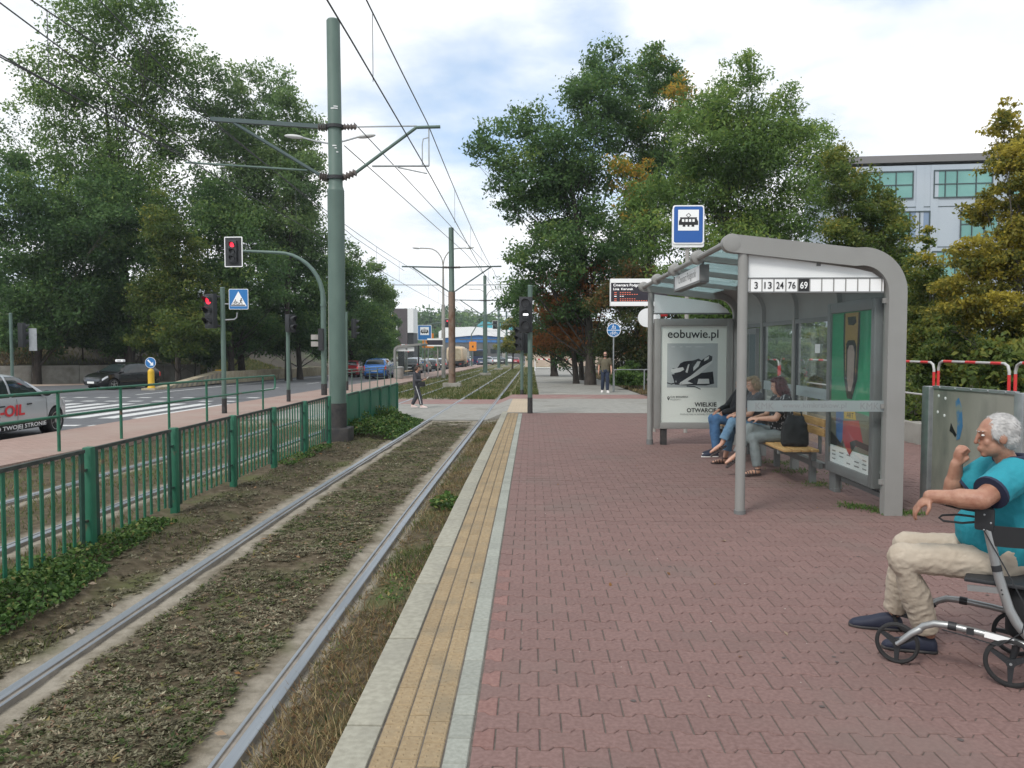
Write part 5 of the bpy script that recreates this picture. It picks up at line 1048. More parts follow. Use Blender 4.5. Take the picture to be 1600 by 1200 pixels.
wire('messenger_wire', 'upper carrying wire over the near track with droppers', run(-2.2, 6.72, .25), drops=drops(-2.2, 5.62, 6.72, .25))
wire('contact_wire', 'contact wire hanging over the far track at the left', run(-6.72, 5.62, 0, .06))
wire('messenger_wire', 'upper carrying wire over the far track with droppers', run(-6.78, 6.78, .2), drops=drops(-6.75, 5.62, 6.78, .2))
wire('feeder_wire', 'feeder wire running from the left beam of the near mast to the next mast', [(-6.75, 2, 8.75), (-6.8, 12.6, 7.2), (-6.82, 17, 6.58), (-7.1, 32, 6.1), (-7.45, 46.7, 6.15)])
wire('feeder_wire', 'diagonal wire from the upper insulator of the near mast to the second mast', [(-3.75, 17, 6.45), (-2.4, 46.7, 6.25)])
wire('feeder_wire', 'diagonal wire from the lower insulator of the near mast towards the third mast', [(-3.98, 17.1, 6.0), (-3.2, 38, 6.2), (-1.9, 74.5, 5.6)])
wire('feeder_wire', 'wire crossing the top left corner in front of the tall tree', [(-6.7, 3, 6.62), (-6.8, 10.2, 6.14), (-6.8, 17.1, 5.68)])
wire('feeder_wire', 'lower wire at the left edge crossing the tall tree', [(-7.9, 5, 6.0), (-7.35, 17.05, 5.78)])

# ------------------------------------------------------------------ green bar fence along the near track
fx = -4.15
gf = thing('bar_fence', 'green fence of upright bars between square posts along the near track', 'fence', (fx, 9.15, TR))
bar_me = MB().box((0, 0, 0), (.012, .042, .86)).mesh('fence_bar'); bar_me.materials.append(M['fence_green'])
stile_me = MB().box((0, 0, 0), (.022, .058, .90)).mesh('fence_stile'); stile_me.materials.append(M['fence_dark'])
fpost = MB().cbox((0, 0, .46), (.085, .092, 1.1), .016); fpost_me = fpost.mesh('fence_post', 30); fpost_me.materials.append(M['fence_green'])
hinge_me = MB().box((0, 0, 0), (.03, .09, .022)).mesh('fence_hinge'); hinge_me.materials.append(M['fence_dark'])
def ch(me, name, par, loc, rot=(0, 0, 0)): return link(name, me, par, loc, rot)
posts = [5.55, 7.35, 9.15, 10.95, 12.7, 14.45, 16.2]
for i, y in enumerate(posts):
    ch(fpost_me, 'post', gf, (rng.uniform(-.01, .01), y - 9.15, gz(y)), (0, 0, rng.uniform(-.03, .03)))
    ys_ = y
    for z in (.32, .8):
        for s_ in (-1, 1): ch(hinge_me, 'hinge', gf, (0, y - 9.15 + s_ * .07, gz(y) + z))
for i, y in enumerate([3.75] + posts[:-1]):
    y0, y1 = y + .095, posts[i] - .095
    tilt = rng.uniform(-.012, .012); yc = (y0 + y1) / 2; g = gz(yc)
    pl_ = obj('panel_frame', MB().box((0, 0, .965), (.034, y1 - y0, .032)), [M['fence_top']], gf, None, (0, yc - 9.15, g + .015), (0, tilt, 0))
    for s_ in (-1, 1): ch(stile_me, 'stile', pl_, (0, s_ * ((y1 - y0) / 2 - .036), .53))
    nb = 9
    for k in range(nb):
        yy = -(y1 - y0) / 2 + (y1 - y0) * (k + 1) / (nb + 1); ch(bar_me, 'bar', pl_, (rng.uniform(-.004, .004), yy, .53), (0, rng.uniform(-.006, .006), 0))
gp = thing('panel_fence', 'solid green sheet metal fence panels beyond the big mast', 'fence', (fx, 17.3, TR))
for i in range(5):
    y = 17.62 + i * 1.36 + .65
    obj('fence_panel', MB().cbox((0, 0, .50), (.035, 1.27, .98), .008), M['fence_green'], gp, 30, (0, y - 17.3, gz(y)), (0, rng.uniform(-.02, .02), 0)); ch(fpost_me, 'post', gp, (.02, y - .66 - 17.3, gz(y) - .03))
    obj('panel_rail', MB().box((.03, 0, .96), (.03, 1.27, .045)).box((.03, 0, .1), (.03, 1.27, .045)), M['fence_dark'], gp, None, (0, y - 17.3, gz(y)))
ch(fpost_me, 'post', gp, (.02, 7.05, gz(24.3)))
# far platform handrails
def handrail(name, label, x, y0, n, st, m, loop=True, h=1.08, r=.028, lev=LP, mid=.55):
    t = thing(name, label, 'railing', (x, y0, gz(y0) + lev)); y1 = y0 + st * (n - 1); g0 = gz(y0)
    for k in range(n): 
        y = y0 + st * k; obj('post', MB().tube([(0, y - y0, gz(y) - g0 - .1), (0, y - y0, gz(y) - g0 + h)], r * 1.05, 8), m, t)
    ye = y1 + st * .55 if loop else y1; P_ = [(0, k * st, gz(y0 + k * st) - g0 + h) for k in range(n)]; Q = [(0, p[1], p[2] - h + mid) for p in P_]
    if loop:
        e = gz(ye) - g0; top = P_ + [(0, ye - y0 - .1, e + h), (0, ye - y0 - .02, e + h - .05), (0, ye - y0, e + h - .14), (0, ye - y0, e + mid + .14), (0, ye - y0 - .02, e + mid + .05), (0, ye - y0 - .1, e + mid)] + Q[::-1]
        obj('top_rail', MB().tube(top, r, 8), m, t)
    else: obj('top_rail', MB().tube(P_, r, 8), m, t); obj('middle_rail', MB().tube(Q, r, 8), m, t)
    return t
handrail('handrail', 'green two bar handrail along the far platform in front of the zebra crossing', -8.55, 7.6, 9, 2.2, M['fence_green'], mid=.63)
handrail('handrail', 'dark thin handrail on the far platform right of the big mast', -8.55, 33.6, 9, 2.1, M['pole_green'], loop=False, mid=.95, r=.025)
# red and white railing on a low wall behind the shelter
lw = thing('low_wall', 'low concrete wall under the red and white railing', 'wall', (7.3, 9, 0))
for k in range(9): obj('wall_block', MB().cbox((0, k * 2.6, .12), (.3, 2.56, .5), .02), M['concrete'], lw, 30, (0, 0, gz(9 + k * 2.6)))
rr_ = thing('safety_railing', 'red and white banded tube railing behind the shelter and wind panels', 'railing', (6.85, 9.5, 0))
M['rail_white'] = mat('railing white', (.42,.42,.41), .5); 
for k in range(9):
    y0 = k * 2.15; y1 = y0 + 2.0; g = gz(9.5 + y0); h = 1.52
    pts = [(0, y0, g - .1), (0, y0, g + h - .12), (0, y0 + .035, g + h - .035), (0, y0 + .12, g + h), (0, y1 - .12, g + h), (0, y1 - .035, g + h - .035), (0, y1, g + h - .12), (0, y1, g - .1)]
    u = obj('hoop', MB().tube(pts, .021, 10), M['rail_white'], rr_, 50); obj('middle_rail', MB().tube([(0, y0, g + .95), (0, y1, g + .95)], .018, 8), M['rail_white'], rr_)
    for a_, b_ in ((.18, .45), (.85, 1.15), (1.55, 1.82)): obj('red_band', MB().tube([(0, y0 + a_, g + h), (0, y0 + b_, g + h)], .023, 10, False), M['red'], u, 50)
    for yy in (y0, y1): obj('red_band', MB().tube([(0, yy, g + 1.08), (0, yy, g + 1.36)], .023, 10, False), M['red'], u, 50)
# wind panels at the right
M['metal_panel'] = mat('dull metal sheet', (.235,.235,.205), .6, .15, c2=(.31,.31,.27), scale=1.6, c3=(.15,.16,.145), s3=4, l3=.5, h3=.75, stretch=(1,1,.35))
wp = thing('wind_panels', 'dull grey metal screen panels between posts behind the seated man', 'screen', (4.5, 9.15, 0), R(10))
for k in range(4):
    obj('screen_post', MB().cbox((0, -k * 1.36, .55), (.11, .12, 1.5), .012), M['galv'] if k else M['galv'], wp, 30)
    p_ = obj('screen_panel', MB().box((0, -k * 1.36 - .68, .66), (.025, 1.20, 1.24)), M['metal_panel'], wp, None)
    [obj('panel_edge', MB().box((0, -k * 1.36 - .68, z_), (.05, 1.2, .03)), M['galv'], p_, None) for z_ in (1.295, .03)]
    for q in range(5): obj('rivet', MB().ell((-.028, -k * 1.36 - .2 - q * .24, 1.295), (.008, .012, .012), 8, 4), M['galv'], p_)
    if k == 0:
        for yy, z in ((-.17, 1.2), (-.28, 1.18), (-.16, 1.02), (-.27, .99)): obj('sticker', MB().ell((-.014, yy, z), (.003, .018, .018), 10, 4), M['white_clean'], p_)
        M['graf'] = mat('blue smear', (.05,.17,.33), .6, c2=(.2,.24,.22), scale=9, lo=.45, hi=.6)
        obj('graffiti', MB().prism([(-.46, 1.02), (-.44, 1.16), (-.49, 1.2), (-.54, 1.1), (-.56, .9), (-.52, .76), (-.47, .74), (-.48, .9)], 'x', -.0165, -.0145), M['graf'], p_, None)
        obj('graffiti', MB().prism([(-.36, .83), (-.38, .92), (-.42, .86), (-.47, .8), (-.45, .77), (-.41, .81)], 'x', -.0165, -.0145), M['black_ink'], p_, None)
# handrail and grey box by the path sign
a = thing('handrail', 'short pale handrail right of the path sign', 'railing', (3.8, 37, gz(37))); obj('top_rail', MB().tube([(0, 0, 0), (0, 0, 1.0), (1.35, 0, 1.0), (1.38, 0, .97), (1.38, 0, -.1)], .03, 8).tube([(1.38, 0, .97), (1.45, 0, 1.0), (3, 0, 1.0), (3, 0, -.1)], .03, 8), M['galv'], a)
a = thing('grit_box', 'grey box beside the far shelter post', 'box', (4.95, 31.5, gz(31.5))); obj('box_body', MB().cbox((0, 0, .33), (.75, .6, .68), .04), M['pole_grey'], a); obj('box_lid', MB().cbox((0, 0, .69), (.8, .65, .08), .02), M['pole_grey'], a)
# barriers at the end of the footpath
def barrier(x, y, lab):
    a = thing('road_barrier', lab, 'barrier', (x, y, gz(y)), 0, 'white barriers across the footpath')
    obj('frame', MB().tube([(-1, 0, 0), (-1, 0, 1.1), (-.85, 0, 1.25), (.85, 0, 1.25), (1, 0, 1.1), (1, 0, 0)], .06, 6), M['white_clean'], a); obj('lower_bar', MB().tube([(-1, 0, .3), (1, 0, .3)], .05, 6), M['white_clean'], a)
    for k in range(3): obj('red_band', MB().tube([(-.7 + k * .55, 0, 1.25), (-.45 + k * .55, 0, 1.25)], .063, 6), M['red'], a)
barrier(1.35, 88, 'white tube barrier across the left half of the footpath'); barrier(3.8, 87, 'white tube barrier across the right half of the footpath by the dark trunk')
# construction signs
for i, (x, y, lab) in enumerate(((-10.0, 77, 'orange warning sign with a black frame beside the far shelter'), (-9.0, 122, 'orange warning sign left of the third tram mast'))):
    a = thing('works_sign', lab, 'sign', (x, y, gz(y) + LP), 0, 'orange works signs'); obj('pole', MB().tube([(0, 0, 0), (0, 0, 3.5)], .05, 6), M['galv'], a); obj('board', MB().prism(rrect(0, 3.2, 1.1, 1.4, .05), 'y', -.08, -.05), M['orange'], a, None); pict(a, 'symbol', [((-.2, 0), (.2, 0), .5)], -.081, M['black_ink'], .6, 0, 3.15)
# ------------------------------------------------------------------ tram shelter
SX, SY = 2.95, 11.55
sh = thing('tram_shelter', 'grey tram shelter with curved roof, glass walls and posters', 'shelter', (SX, SY, 0), 0, None)
sh['label'] = 'large grey tram shelter with curved roof and number strip on the red platform'
OFF = (-SX, -SY, 0)
def so_(name, mb, m, smooth=35, parent=None): return obj(name, mb, m, parent or sh, smooth, OFF if parent is None else (0, 0, 0))
YS = (8.35, 9.95, 11.55, 13.15, 14.75)
def path_out(n=10, off=0.0):
    """outer roof line of an arch in (x,z): eave, slope, bend, rear post"""
    p = [(2.03, 2.90 - off), (3.30, 2.755 - off)]
    cx, cz_, r = 3.37, 2.30, .46 - off
    for i in range(n + 1):
        a = R(86 - 86 * i / n); p.append((cx + r * math.cos(a), cz_ + r * math.sin(a)))
    return p
def arch(y, th, wd):
    o = path_out(12, 0); i = path_out(12, wd)
    b = MB(); outline = o + [(o[-1][0], -.05)] + [(i[-1][0], -.05)] + i[::-1]
    n = len(outline)
    # build as quads between the outer and inner lines
    oo = o + [(o[-1][0], -.08)]; ii = i + [(i[-1][0], -.08)]; k = len(oo); vs_ = []
    for p, q_ in zip(oo, ii): vs_ += [(p[0], y - th/2, p[1]), (q_[0], y - th/2, q_[1]), (q_[0], y + th/2, q_[1]), (p[0], y + th/2, p[1])]
    fs_ = []
    for j in range(k - 1):
        for s_ in range(4): fs_.append((4*j+s_, 4*j+4+s_, 4*j+4+(s_+1) % 4, 4*j+(s_+1) % 4))
    fs_ += [(0, 1, 2, 3), (4*k-1, 4*k-2, 4*k-3, 4*k-4)]
    b.add(vs_, fs_)
    # rounded nose
    m_ = Matrix.Translation((2.045, y, 2.90 - wd/2)) @ Matrix.Rotation(R(90), 4, 'X'); b.lathe([(wd*.38, -th*.56), (wd*.5, -th*.5), (wd*.51, th*.5), (wd*.38, th*.56)], 20, 0, m_)
    return b
for k, y in enumerate(YS):
    end = k in (0, 4)
    so_('arch', arch(y, .12 if end else .09, .185 if k == 0 else .15 if end else .10), M['shelter'], 30)
for y in (8.35, 14.75): 
    so_('front_post', MB().tube([(2.175, y, -.1), (2.175, y, 2.78)], .052, 14), M['shelter']); so_('post_foot', MB().tube([(2.175, y, -.1 + gz(y)), (2.175, y, .04)], .062, 14), M['shelter_dk'])
# eave tube with round joints, roof glass, opaque rear curve
for a_, b_ in zip(YS[:-1], YS[1:]): so_('eave_tube', MB().tube([(2.04, a_ + .04, 2.83), (2.04, b_ - .04, 2.83)], .034, 10), M['shelter'])
for y in YS[1:]: so_('eave_joint', MB().lathe([(.055, -.075), (.085, -.06), (.085, .06), (.055, .075)], 18, 0, Matrix.Translation((2.035, y, 2.84)) @ Matrix.Rotation(R(90), 4, 'X')), M['shelter'])
for a_, b_ in zip(YS[:-1], YS[1:]):
    po = path_out(12, .03); po2 = path_out(12, .042)
    flatp = po[:2]; flat2 = po2[:2]
    b = MB(); y0, y1 = a_ + .05, b_ - .05
    def strip(P, Q):
        bb = MB(); vs_ = []
        for p, q_ in zip(P, Q): vs_ += [(p[0], y0, p[1]), (p[0], y1, p[1]), (q_[0], y1, q_[1]), (q_[0], y0, q_[1])]
        fs_ = []
        for j in range(len(P) - 1):
            for s_ in range(4): fs_.append((4*j+s_, 4*j+(s_+1) % 4, 4*j+4+(s_+1) % 4, 4*j+4+s_))
        k_ = len(P); fs_ += [(3, 2, 1, 0), (4*k_-4, 4*k_-3, 4*k_-2, 4*k_-1)]
        return bb.add(vs_, fs_)
    so_('roof_glass', strip([(2.10, po[0][1]), po[1]], [(2.10, po2[0][1]), po2[1]]), M['roofglass'], None)
    so_('rear_roof_panel', strip(po[1:] + [(po[-1][0], 2.12)], po2[1:] + [(po2[-1][0], 2.12)]), M['shelter'], 40)
    for z in (2.10, .22): so_('wall_rail', MB().box((3.765, (a_+b_)/2, z), (.05, b_-a_-.09, .06)), M['shelter_dk'], None)
# rear wall: poster case, glass, glass, timetable panel
for (a_, b_) in ((YS[1], YS[2]), (YS[2], YS[3])):
    so_('wall_glass', MB().box((3.765, (a_+b_)/2, 1.16), (.012, b_-a_-.14, 1.80)), M['glass'], None)
    fr = MB(); 
    for yy in (a_ + .075, b_ - .075): fr.box((3.765, yy, 1.16), (.035, .03, 1.82))
    so_('glass_frame', fr, M['dark'], None); so_('frosted_band', MB().box((3.757, (a_+b_)/2, 1.13), (.003, b_-a_-.2, .14)), M['frost'], None)
    text('lettering', 'www.kmkrakow.pl', M['grey_ink'], sh, (3.752 - SX, (a_+b_)/2 - SY, 1.13), FACE_LEFT, height=.06, width=.75)
so_('timetable_glass', MB().box((3.765, 13.95, 1.16), (.012, 1.46, 1.80)), M['glass'], None)
tc_ = so_('timetable_case', MB().cbox((3.72, 13.9, 1.45), (.06, 1.2, 1.2), .01), M['shelter_dk']); 
for k in range(3): obj('timetable_sheet', MB().box((3.687, 13.5 + k * .4, 1.5), (.004, .34, .9)), M['win_frame'] if k != 1 else M['carglass'], tc_, None)
so_('notice', MB().box((3.752, 10.62, 1.72), (.004, .17, .12)), M['white_clean'], None)
# green poster case in the first rear bay, poster facing the bench
pc = MB(); y0, y1, z0, z1 = 8.50, 9.86, .24, 2.26
for yy in (y0 + .05, y1 - .05): pc.cbox((3.66, yy, (z0+z1)/2), (.13, .10, z1-z0), .012)
for z in (z0 + .06, z1 - .06): pc.cbox((3.66, (y0+y1)/2, z), (.128, y1-y0-.2, .12), .012)
pcase = so_('poster_case', pc, M['shelter_dk'])
so_('case_bracket', MB().box((3.70, y0 - .03, 2.0), (.05, .07, .03)).box((3.70, y0 - .03, 1.1), (.05, .07, .03)).box((3.70, y0 - .03, .42), (.05, .07, .03)), M['shelter'], None)
so_('case_leg', MB().cbox((3.68, y1 - .12, .12), (.07, .2, .4), .01), M['shelter_dk'])
so_('lower_rail', MB().box((3.74, (y0+y1)/2, .16), (.05, y1-y0, .05)), M['shelter_dk'], None)
M['poster_green'] = mat('poster green', (.012,.30,.14), .45); M['poster_tan'] = mat('poster tan', (.37,.235,.07), .5); M['poster_pink'] = mat('poster pink grey', (.42,.32,.28), .5); M['poster_red'] = mat('poster red', (.40,.035,.05), .5); M['poster_blue'] = mat('poster blue', (.03,.12,.33), .5); M['poster_olive'] = mat('poster olive', (.15,.15,.11), .5)
pst = so_('poster', MB().box((3.63, (y0+y1)/2, (z0+z1)/2), (.01, y1-y0-.2, z1-z0-.24)), M['poster_green'], None)
def flatx(name, poly, m, x): return obj(name, MB().prism(poly, 'x', x, x + .0015), m, pst, None)
yl = y1 - .1; w_ = y1 - y0 - .2      # poster coordinates: s from left (far) to right (near), heights in metres
def yy_(s): return yl - s * w_
def pz(z): return .36 + (z - .43) * 1.113
def pp(L): return [(yy_(s), pz(z)) for s, z in L]
flatx('print', pp([(.30, 2.02), (.30, 1.75), (.33, 1.35), (.42, 1.14), (.54, 1.14), (.66, 1.35), (.70, 1.75), (.70, 2.02)]), M['black_ink'], 3.6225)
flatx('print', pp([(.345, 2.02), (.345, 1.76), (.365, 1.45), (.42, 1.2), (.56, 1.2), (.62, 1.4), (.65, 1.76), (.66, 2.02)]), M['poster_tan'], 3.621)
flatx('print', pp([(.40, 1.98), (.42, 1.90), (.55, 1.89), (.62, 1.92), (.60, 1.98)]), M['black_ink'], 3.6195)
flatx('print', pp([(.38, 1.70), (.42, 1.74), (.58, 1.74), (.63, 1.68), (.61, 1.30), (.54, 1.18), (.44, 1.18), (.39, 1.3)]), M['black_ink'], 3.6195)
flatx('print', pp([(.42, 1.64), (.46, 1.69), (.55, 1.69), (.59, 1.62), (.575, 1.32), (.52, 1.22), (.46, 1.22), (.42, 1.34)]), M['poster_pink'], 3.618)
flatx('print', pp([(0, 1.05), (0, .62), (1, .62), (1, 1.0)]), M['poster_olive'], 3.6225)
flatx('print', pp([(.14, 1.03), (.16, .72), (.28, .66), (.34, .74), (.34, 1.02)]), M['poster_blue'], 3.621)
flatx('print', pp([(.34, .90), (.33, .70), (.48, .58), (.52, .56), (.60, .66), (.84, .70), (.72, .94)]), M['poster_red'], 3.6195)
flatx('print', pp([(.36, 1.01), (.37, .93), (.66, .94), (.63, 1.02)]), M['yellow'], 3.618)
text('lettering', 'ART', M['black_ink'], pst, (3.6165, yy_(.52), pz(.975)), FACE_LEFT, height=.06, width=.2)
flatx('print', pp([(.02, .84), (.02, .76), (.30, .66), (.36, .70), (.36, .62), (.02, .62)]), M['black_ink'], 3.618); flatx('print', pp([(.52, .7), (.66, .74), (.98, .72), (.98, .66), (.66, .68), (.56, .60)]), M['black_ink'], 3.618)
flatx('print', pp([(0, .615), (0, .43), (1, .43), (1, .615)]), M['white_clean'], 3.6225)
for r_, z in ((0, .565), (1, .525), (2, .48)):
    for k in range(5): 
        if (k + r_) % 4 != 3: flatx('print', pp([(.06 + k*.19, z), (.06 + k*.19, z - .014), (.15 + k*.19 + .02*(k % 2), z - .014), (.15 + k*.19 + .02*(k % 2), z)]), M['grey_ink'], 3.621)
so_('case_glass', MB().box((3.600, (y0+y1)/2, (z0+z1)/2), (.006, y1-y0-.2, z1-z0-.24)), M['glass_thin'], None)
# near gable: white panel, number strip, glass with frosted band
yg = 8.37
so_('gable_panel', MB().prism([(2.235, 2.452), (2.235, 2.70), (3.30, 2.555), (3.50, 2.51), (3.585, 2.452)], 'y', yg - .006, yg + .006), M['white'], None)
so_('gable_bracket', MB().box((2.95, yg - .012, 2.60), (.04, .012, .05)), M['shelter_dk'], None)
strip_ = so_('number_strip', MB().box((2.925, yg - .002, 2.38), (1.38, .03, .13)), M['white_clean'], None)
so_('strip_rail', MB().box((2.925, yg - .006, 2.452), (1.38, .035, .012)).box((2.925, yg - .006, 2.307), (1.38, .035, .016)), M['shelter_dk'], None)
cw = 1.38 / 11.3
for k in range(12): obj('divider', MB().box((2.25 + k * cw, yg - .019, 2.38), (.011, .004, .13)), M['shelter'], strip_, None)
for k, s_ in enumerate(('3', '13', '24', '76', '69')):
    cx = 2.25 + (k + .5) * cw
    if s_ == '69': obj('number_plate', MB().box((cx, yg - .0185, 2.38), (cw - .012, .003, .128)), M['black_ink'], strip_, None)
    text('number', s_, M['white_clean'] if s_ == '69' else M['black_ink'], strip_, (cx, yg - .021, 2.378), FACE_CAM, height=.072, width=.036 if len(s_) == 1 else .076, bold=.012)
so_('end_glass', MB().box((2.95, yg, 1.28), (1.42, .012, 2.02)), M['glass'], None)
so_('frosted_band', MB().box((2.95, yg - .009, 1.13), (1.42, .004, .115)), M['frost'], None)
for s_, x, wd in (('KMK', 2.42, .19), ('www.kmkrakow.pl', 2.93, .66), ('KMK', 3.5, .19)): text('lettering', s_, M['grey_ink'], sh, (x - SX, yg - .012 - SY, 1.13), FACE_CAM, width=wd, height=.07)
for z in (2.22, 1.13, .34): so_('glass_clip', MB().box((3.66, yg - .01, z), (.1, .03, .05)), M['shelter'], None)
# far gable and shoe advertising board
yf = 14.72
so_('gable_panel', MB().prism([(2.235, 2.36), (2.235, 2.70), (3.2, 2.57), (3.42, 2.52), (3.56, 2.42), (3.60, 2.36)], 'y', yf - .006, yf + .006), M['white'], None)
so_('gable_rail', MB().box((2.92, yf, 2.345), (1.4, .03, .025)), M['shelter_dk'], None); so_('sticker', MB().box((2.30, yf - .02, 2.29), (.08, .01, .07)), M['white_clean'], None); so_('sticker', MB().box((2.41, yf - .02, 2.315), (.12, .01, .04)), M['red'], None)
ab = MB(); x0, x1, z0, z1 = 2.235, 3.66, .24, 2.25
for xx in (x0 + .06, x1 - .06): ab.cbox((xx, yf, (z0+z1)/2), (.115, .16, z1-z0), .015)
ab.cbox(((x0+x1)/2, yf, z1 - .065), (x1-x0-.22, .158, .13), .015).cbox(((x0+x1)/2, yf, z0 + .06), (x1-x0-.22, .158, .12), .015)
board = so_('advert_case', ab, M['shelter']); so_('case_foot', MB().box((2.42, yf, .08), (.11, .10, .34)), M['black_paint'], None); so_('case_foot', MB().box((3.5, yf, .08), (.11, .10, .34)), M['black_paint'], None)
M['ad_paper'] = mat('pale poster paper', (.74,.75,.715), .5); M['ad_grey'] = mat('poster photo grey', (.36,.38,.39), .5, c2=(.42,.44,.45), scale=1.2)  # advert sheet is one even pale paper colour, no emission
pw = so_('advert', MB().box(((x0+x1)/2, yf - .035, (z0+z1)/2), (x1-x0-.22, .01, z1-z0-.24)), M['ad_paper'], None)
def adp(name, poly, m, k): return obj(name, MB().prism(poly, 'y', yf - .0415 - k * .0015, yf - .0405 - k * .0015), m, pw, None)
AX, AZ = 2.352, .36; AW, AH = 1.19, 1.77
def A(u, v): return (AX + u * AW, AZ + (1 - v) * AH)
adp('print', [A(.10, .185), A(.87, .185), A(.87, .64), A(.10, .64)], M['ad_grey'], 0)
text('lettering', 'eobuwie.pl', M['black_ink'], pw, (A(.49, .10)[0], yf - .044, A(.49, .10)[1]), FACE_CAM, width=.92, bold=.01)
def shoe(P, m, k): adp('print', [A(*p) for p in P], m, k)
M['shoe_dark'] = mat('print navy black', (.018,.02,.028), .5); M['shoe_light'] = mat('print pale', (.55,.56,.56), .5)
shoe([(.17,.505),(.30,.50),(.62,.49),(.80,.475),(.82,.60),(.70,.618),(.35,.618),(.22,.61),(.20,.56)], M['shoe_dark'], 1)
shoe([(.24,.545),(.36,.56),(.50,.60),(.30,.612),(.23,.585)], M['shoe_light'], 2); shoe([(.58,.55),(.74,.55),(.75,.60),(.56,.603)], M['shoe_light'], 2)
shoe([(.18,.44),(.25,.445),(.30,.39),(.36,.37),(.50,.36),(.58,.34),(.62,.36),(.74,.305),(.79,.32),(.78,.37),(.66,.46),(.46,.545),(.32,.605),(.25,.60),(.20,.47)], M['shoe_dark'], 3)
shoe([(.79,.36),(.785,.385),(.60,.50),(.36,.595),(.29,.605),(.30,.588),(.46,.52),(.64,.42)], M['shoe_light'], 4)
shoe([(.16,.452),(.34,.43),(.36,.455),(.30,.478),(.20,.492),(.16,.478)], M['shoe_light'], 4); shoe([(.50,.43),(.56,.37),(.61,.37),(.58,.42),(.50,.47)], M['shoe_light'], 4); shoe([(.67,.34),(.74,.315),(.73,.345),(.66,.37)], M['shoe_light'], 4); shoe([(.38,.48),(.42,.40),(.44,.40),(.41,.49)], M['shoe_light'], 4)
shoe([(.10,.585),(.16,.60),(.24,.585),(.25,.592),(.17,.61),(.10,.595)], M['shoe_dark'], 3); shoe([(.40,.62),(.52,.625),(.62,.655),(.61,.66),(.52,.635),(.40,.63)], M['shoe_dark'], 3)
for k, (a_, b_) in enumerate(((.16,.22), (.29,.33), (.38,.47), (.52,.66))): shoe([(a_,.216),(b_,.216),(b_,.225),(a_,.225)], M['shoe_light'], 1)
shoe([(.105,.745),(.115,.733),(.135,.733),(.145,.745),(.14,.757),(.125,.775),(.11,.757)], M['black_ink'], 1); shoe([(.117,.746),(.125,.738),(.134,.746),(.125,.754)], M['ad_paper'], 2)
text('lettering', 'C.H. BONARKA', M['black_ink'], pw, (A(.155, .737)[0], yf - .044, A(0, .737)[1]), FACE_CAM, width=.32, align='LEFT', bold=.012); text('lettering', 'POZIOM 1', M['grey_ink'], pw, (A(.155, .765)[0], yf - .044, A(0, .765)[1]), FACE_CAM, width=.19, align='LEFT')
text('lettering', 'WIELKIE', M['black_ink'], pw, (A(.86, .815)[0], yf - .044, A(0, .815)[1]), FACE_CAM, width=.40, align='RIGHT', bold=.02); text('lettering', 'OTWARCIE', M['black_ink'], pw, (A(.86, .875)[0], yf - .044, A(0, .875)[1]), FACE_CAM, width=.54, align='RIGHT', bold=.02)
text('lettering', 'POZNAJ NAS W NOWEJ ODSŁONIE', M['grey_ink'], pw, (A(.86, .92)[0], yf - .044, A(0, .92)[1]), FACE_CAM, width=.66, align='RIGHT')
so_('advert_glass', MB().box(((x0+x1)/2, yf - .055, (z0+z1)/2), (x1-x0-.22, .004, z1-z0-.24)), M['glass_thin'], None)
# hanging stop name box under the eave
hs = so_('name_box', MB().cbox((2.13, 10.9, 2.66), (.10, 1.75, .20), .01), M['white_clean']); so_('name_box_frame', MB().box((2.13, 10.9, 2.555), (.12, 1.8, .03)).box((2.13, 10.0, 2.66), (.115, .03, .2)).box((2.13, 11.8, 2.66), (.115, .03, .2)), M['shelter_dk'], None)
so_('name_box_hanger', MB().box((2.13, 10.1, 2.79), (.03, .03, .1)).box((2.13, 11.7, 2.79), (.03, .03, .1)), M['shelter_dk'], None)
text('lettering', 'Cmentarz Podgórski', M['grey_ink'], hs, (2.0775, 10.85, 2.665), FACE_LEFT, width=1.2)
# bench: slats on a steel frame
bn = thing('bench', 'wooden slatted bench inside the tram shelter', 'bench', (3.42, 11.85, 0))
for k in range(4): obj('seat_slat', MB().cbox((-.20 + k * .115, 0, .435), (.10, 3.5, .035), .008), M['wood'], bn, 30)
for z in (.66, .78): obj('back_slat', MB().cbox((.265, 0, z), (.03, 3.5, .10), .008), M['wood'], bn, 30)
for y in (-1.5, 0, 1.5): obj('bench_support', MB().box((-.02, y, .39), (.46, .05, .05)).box((.2, y, .18), (.07, .09, .5)).box((.29, y, .6), (.03, .05, .46)), M['shelter_dk'], bn, None)
obj('bench_beam', MB().box((.2, 0, .25), (.05, 3.6, .07)), M['shelter_dk'], bn, None)

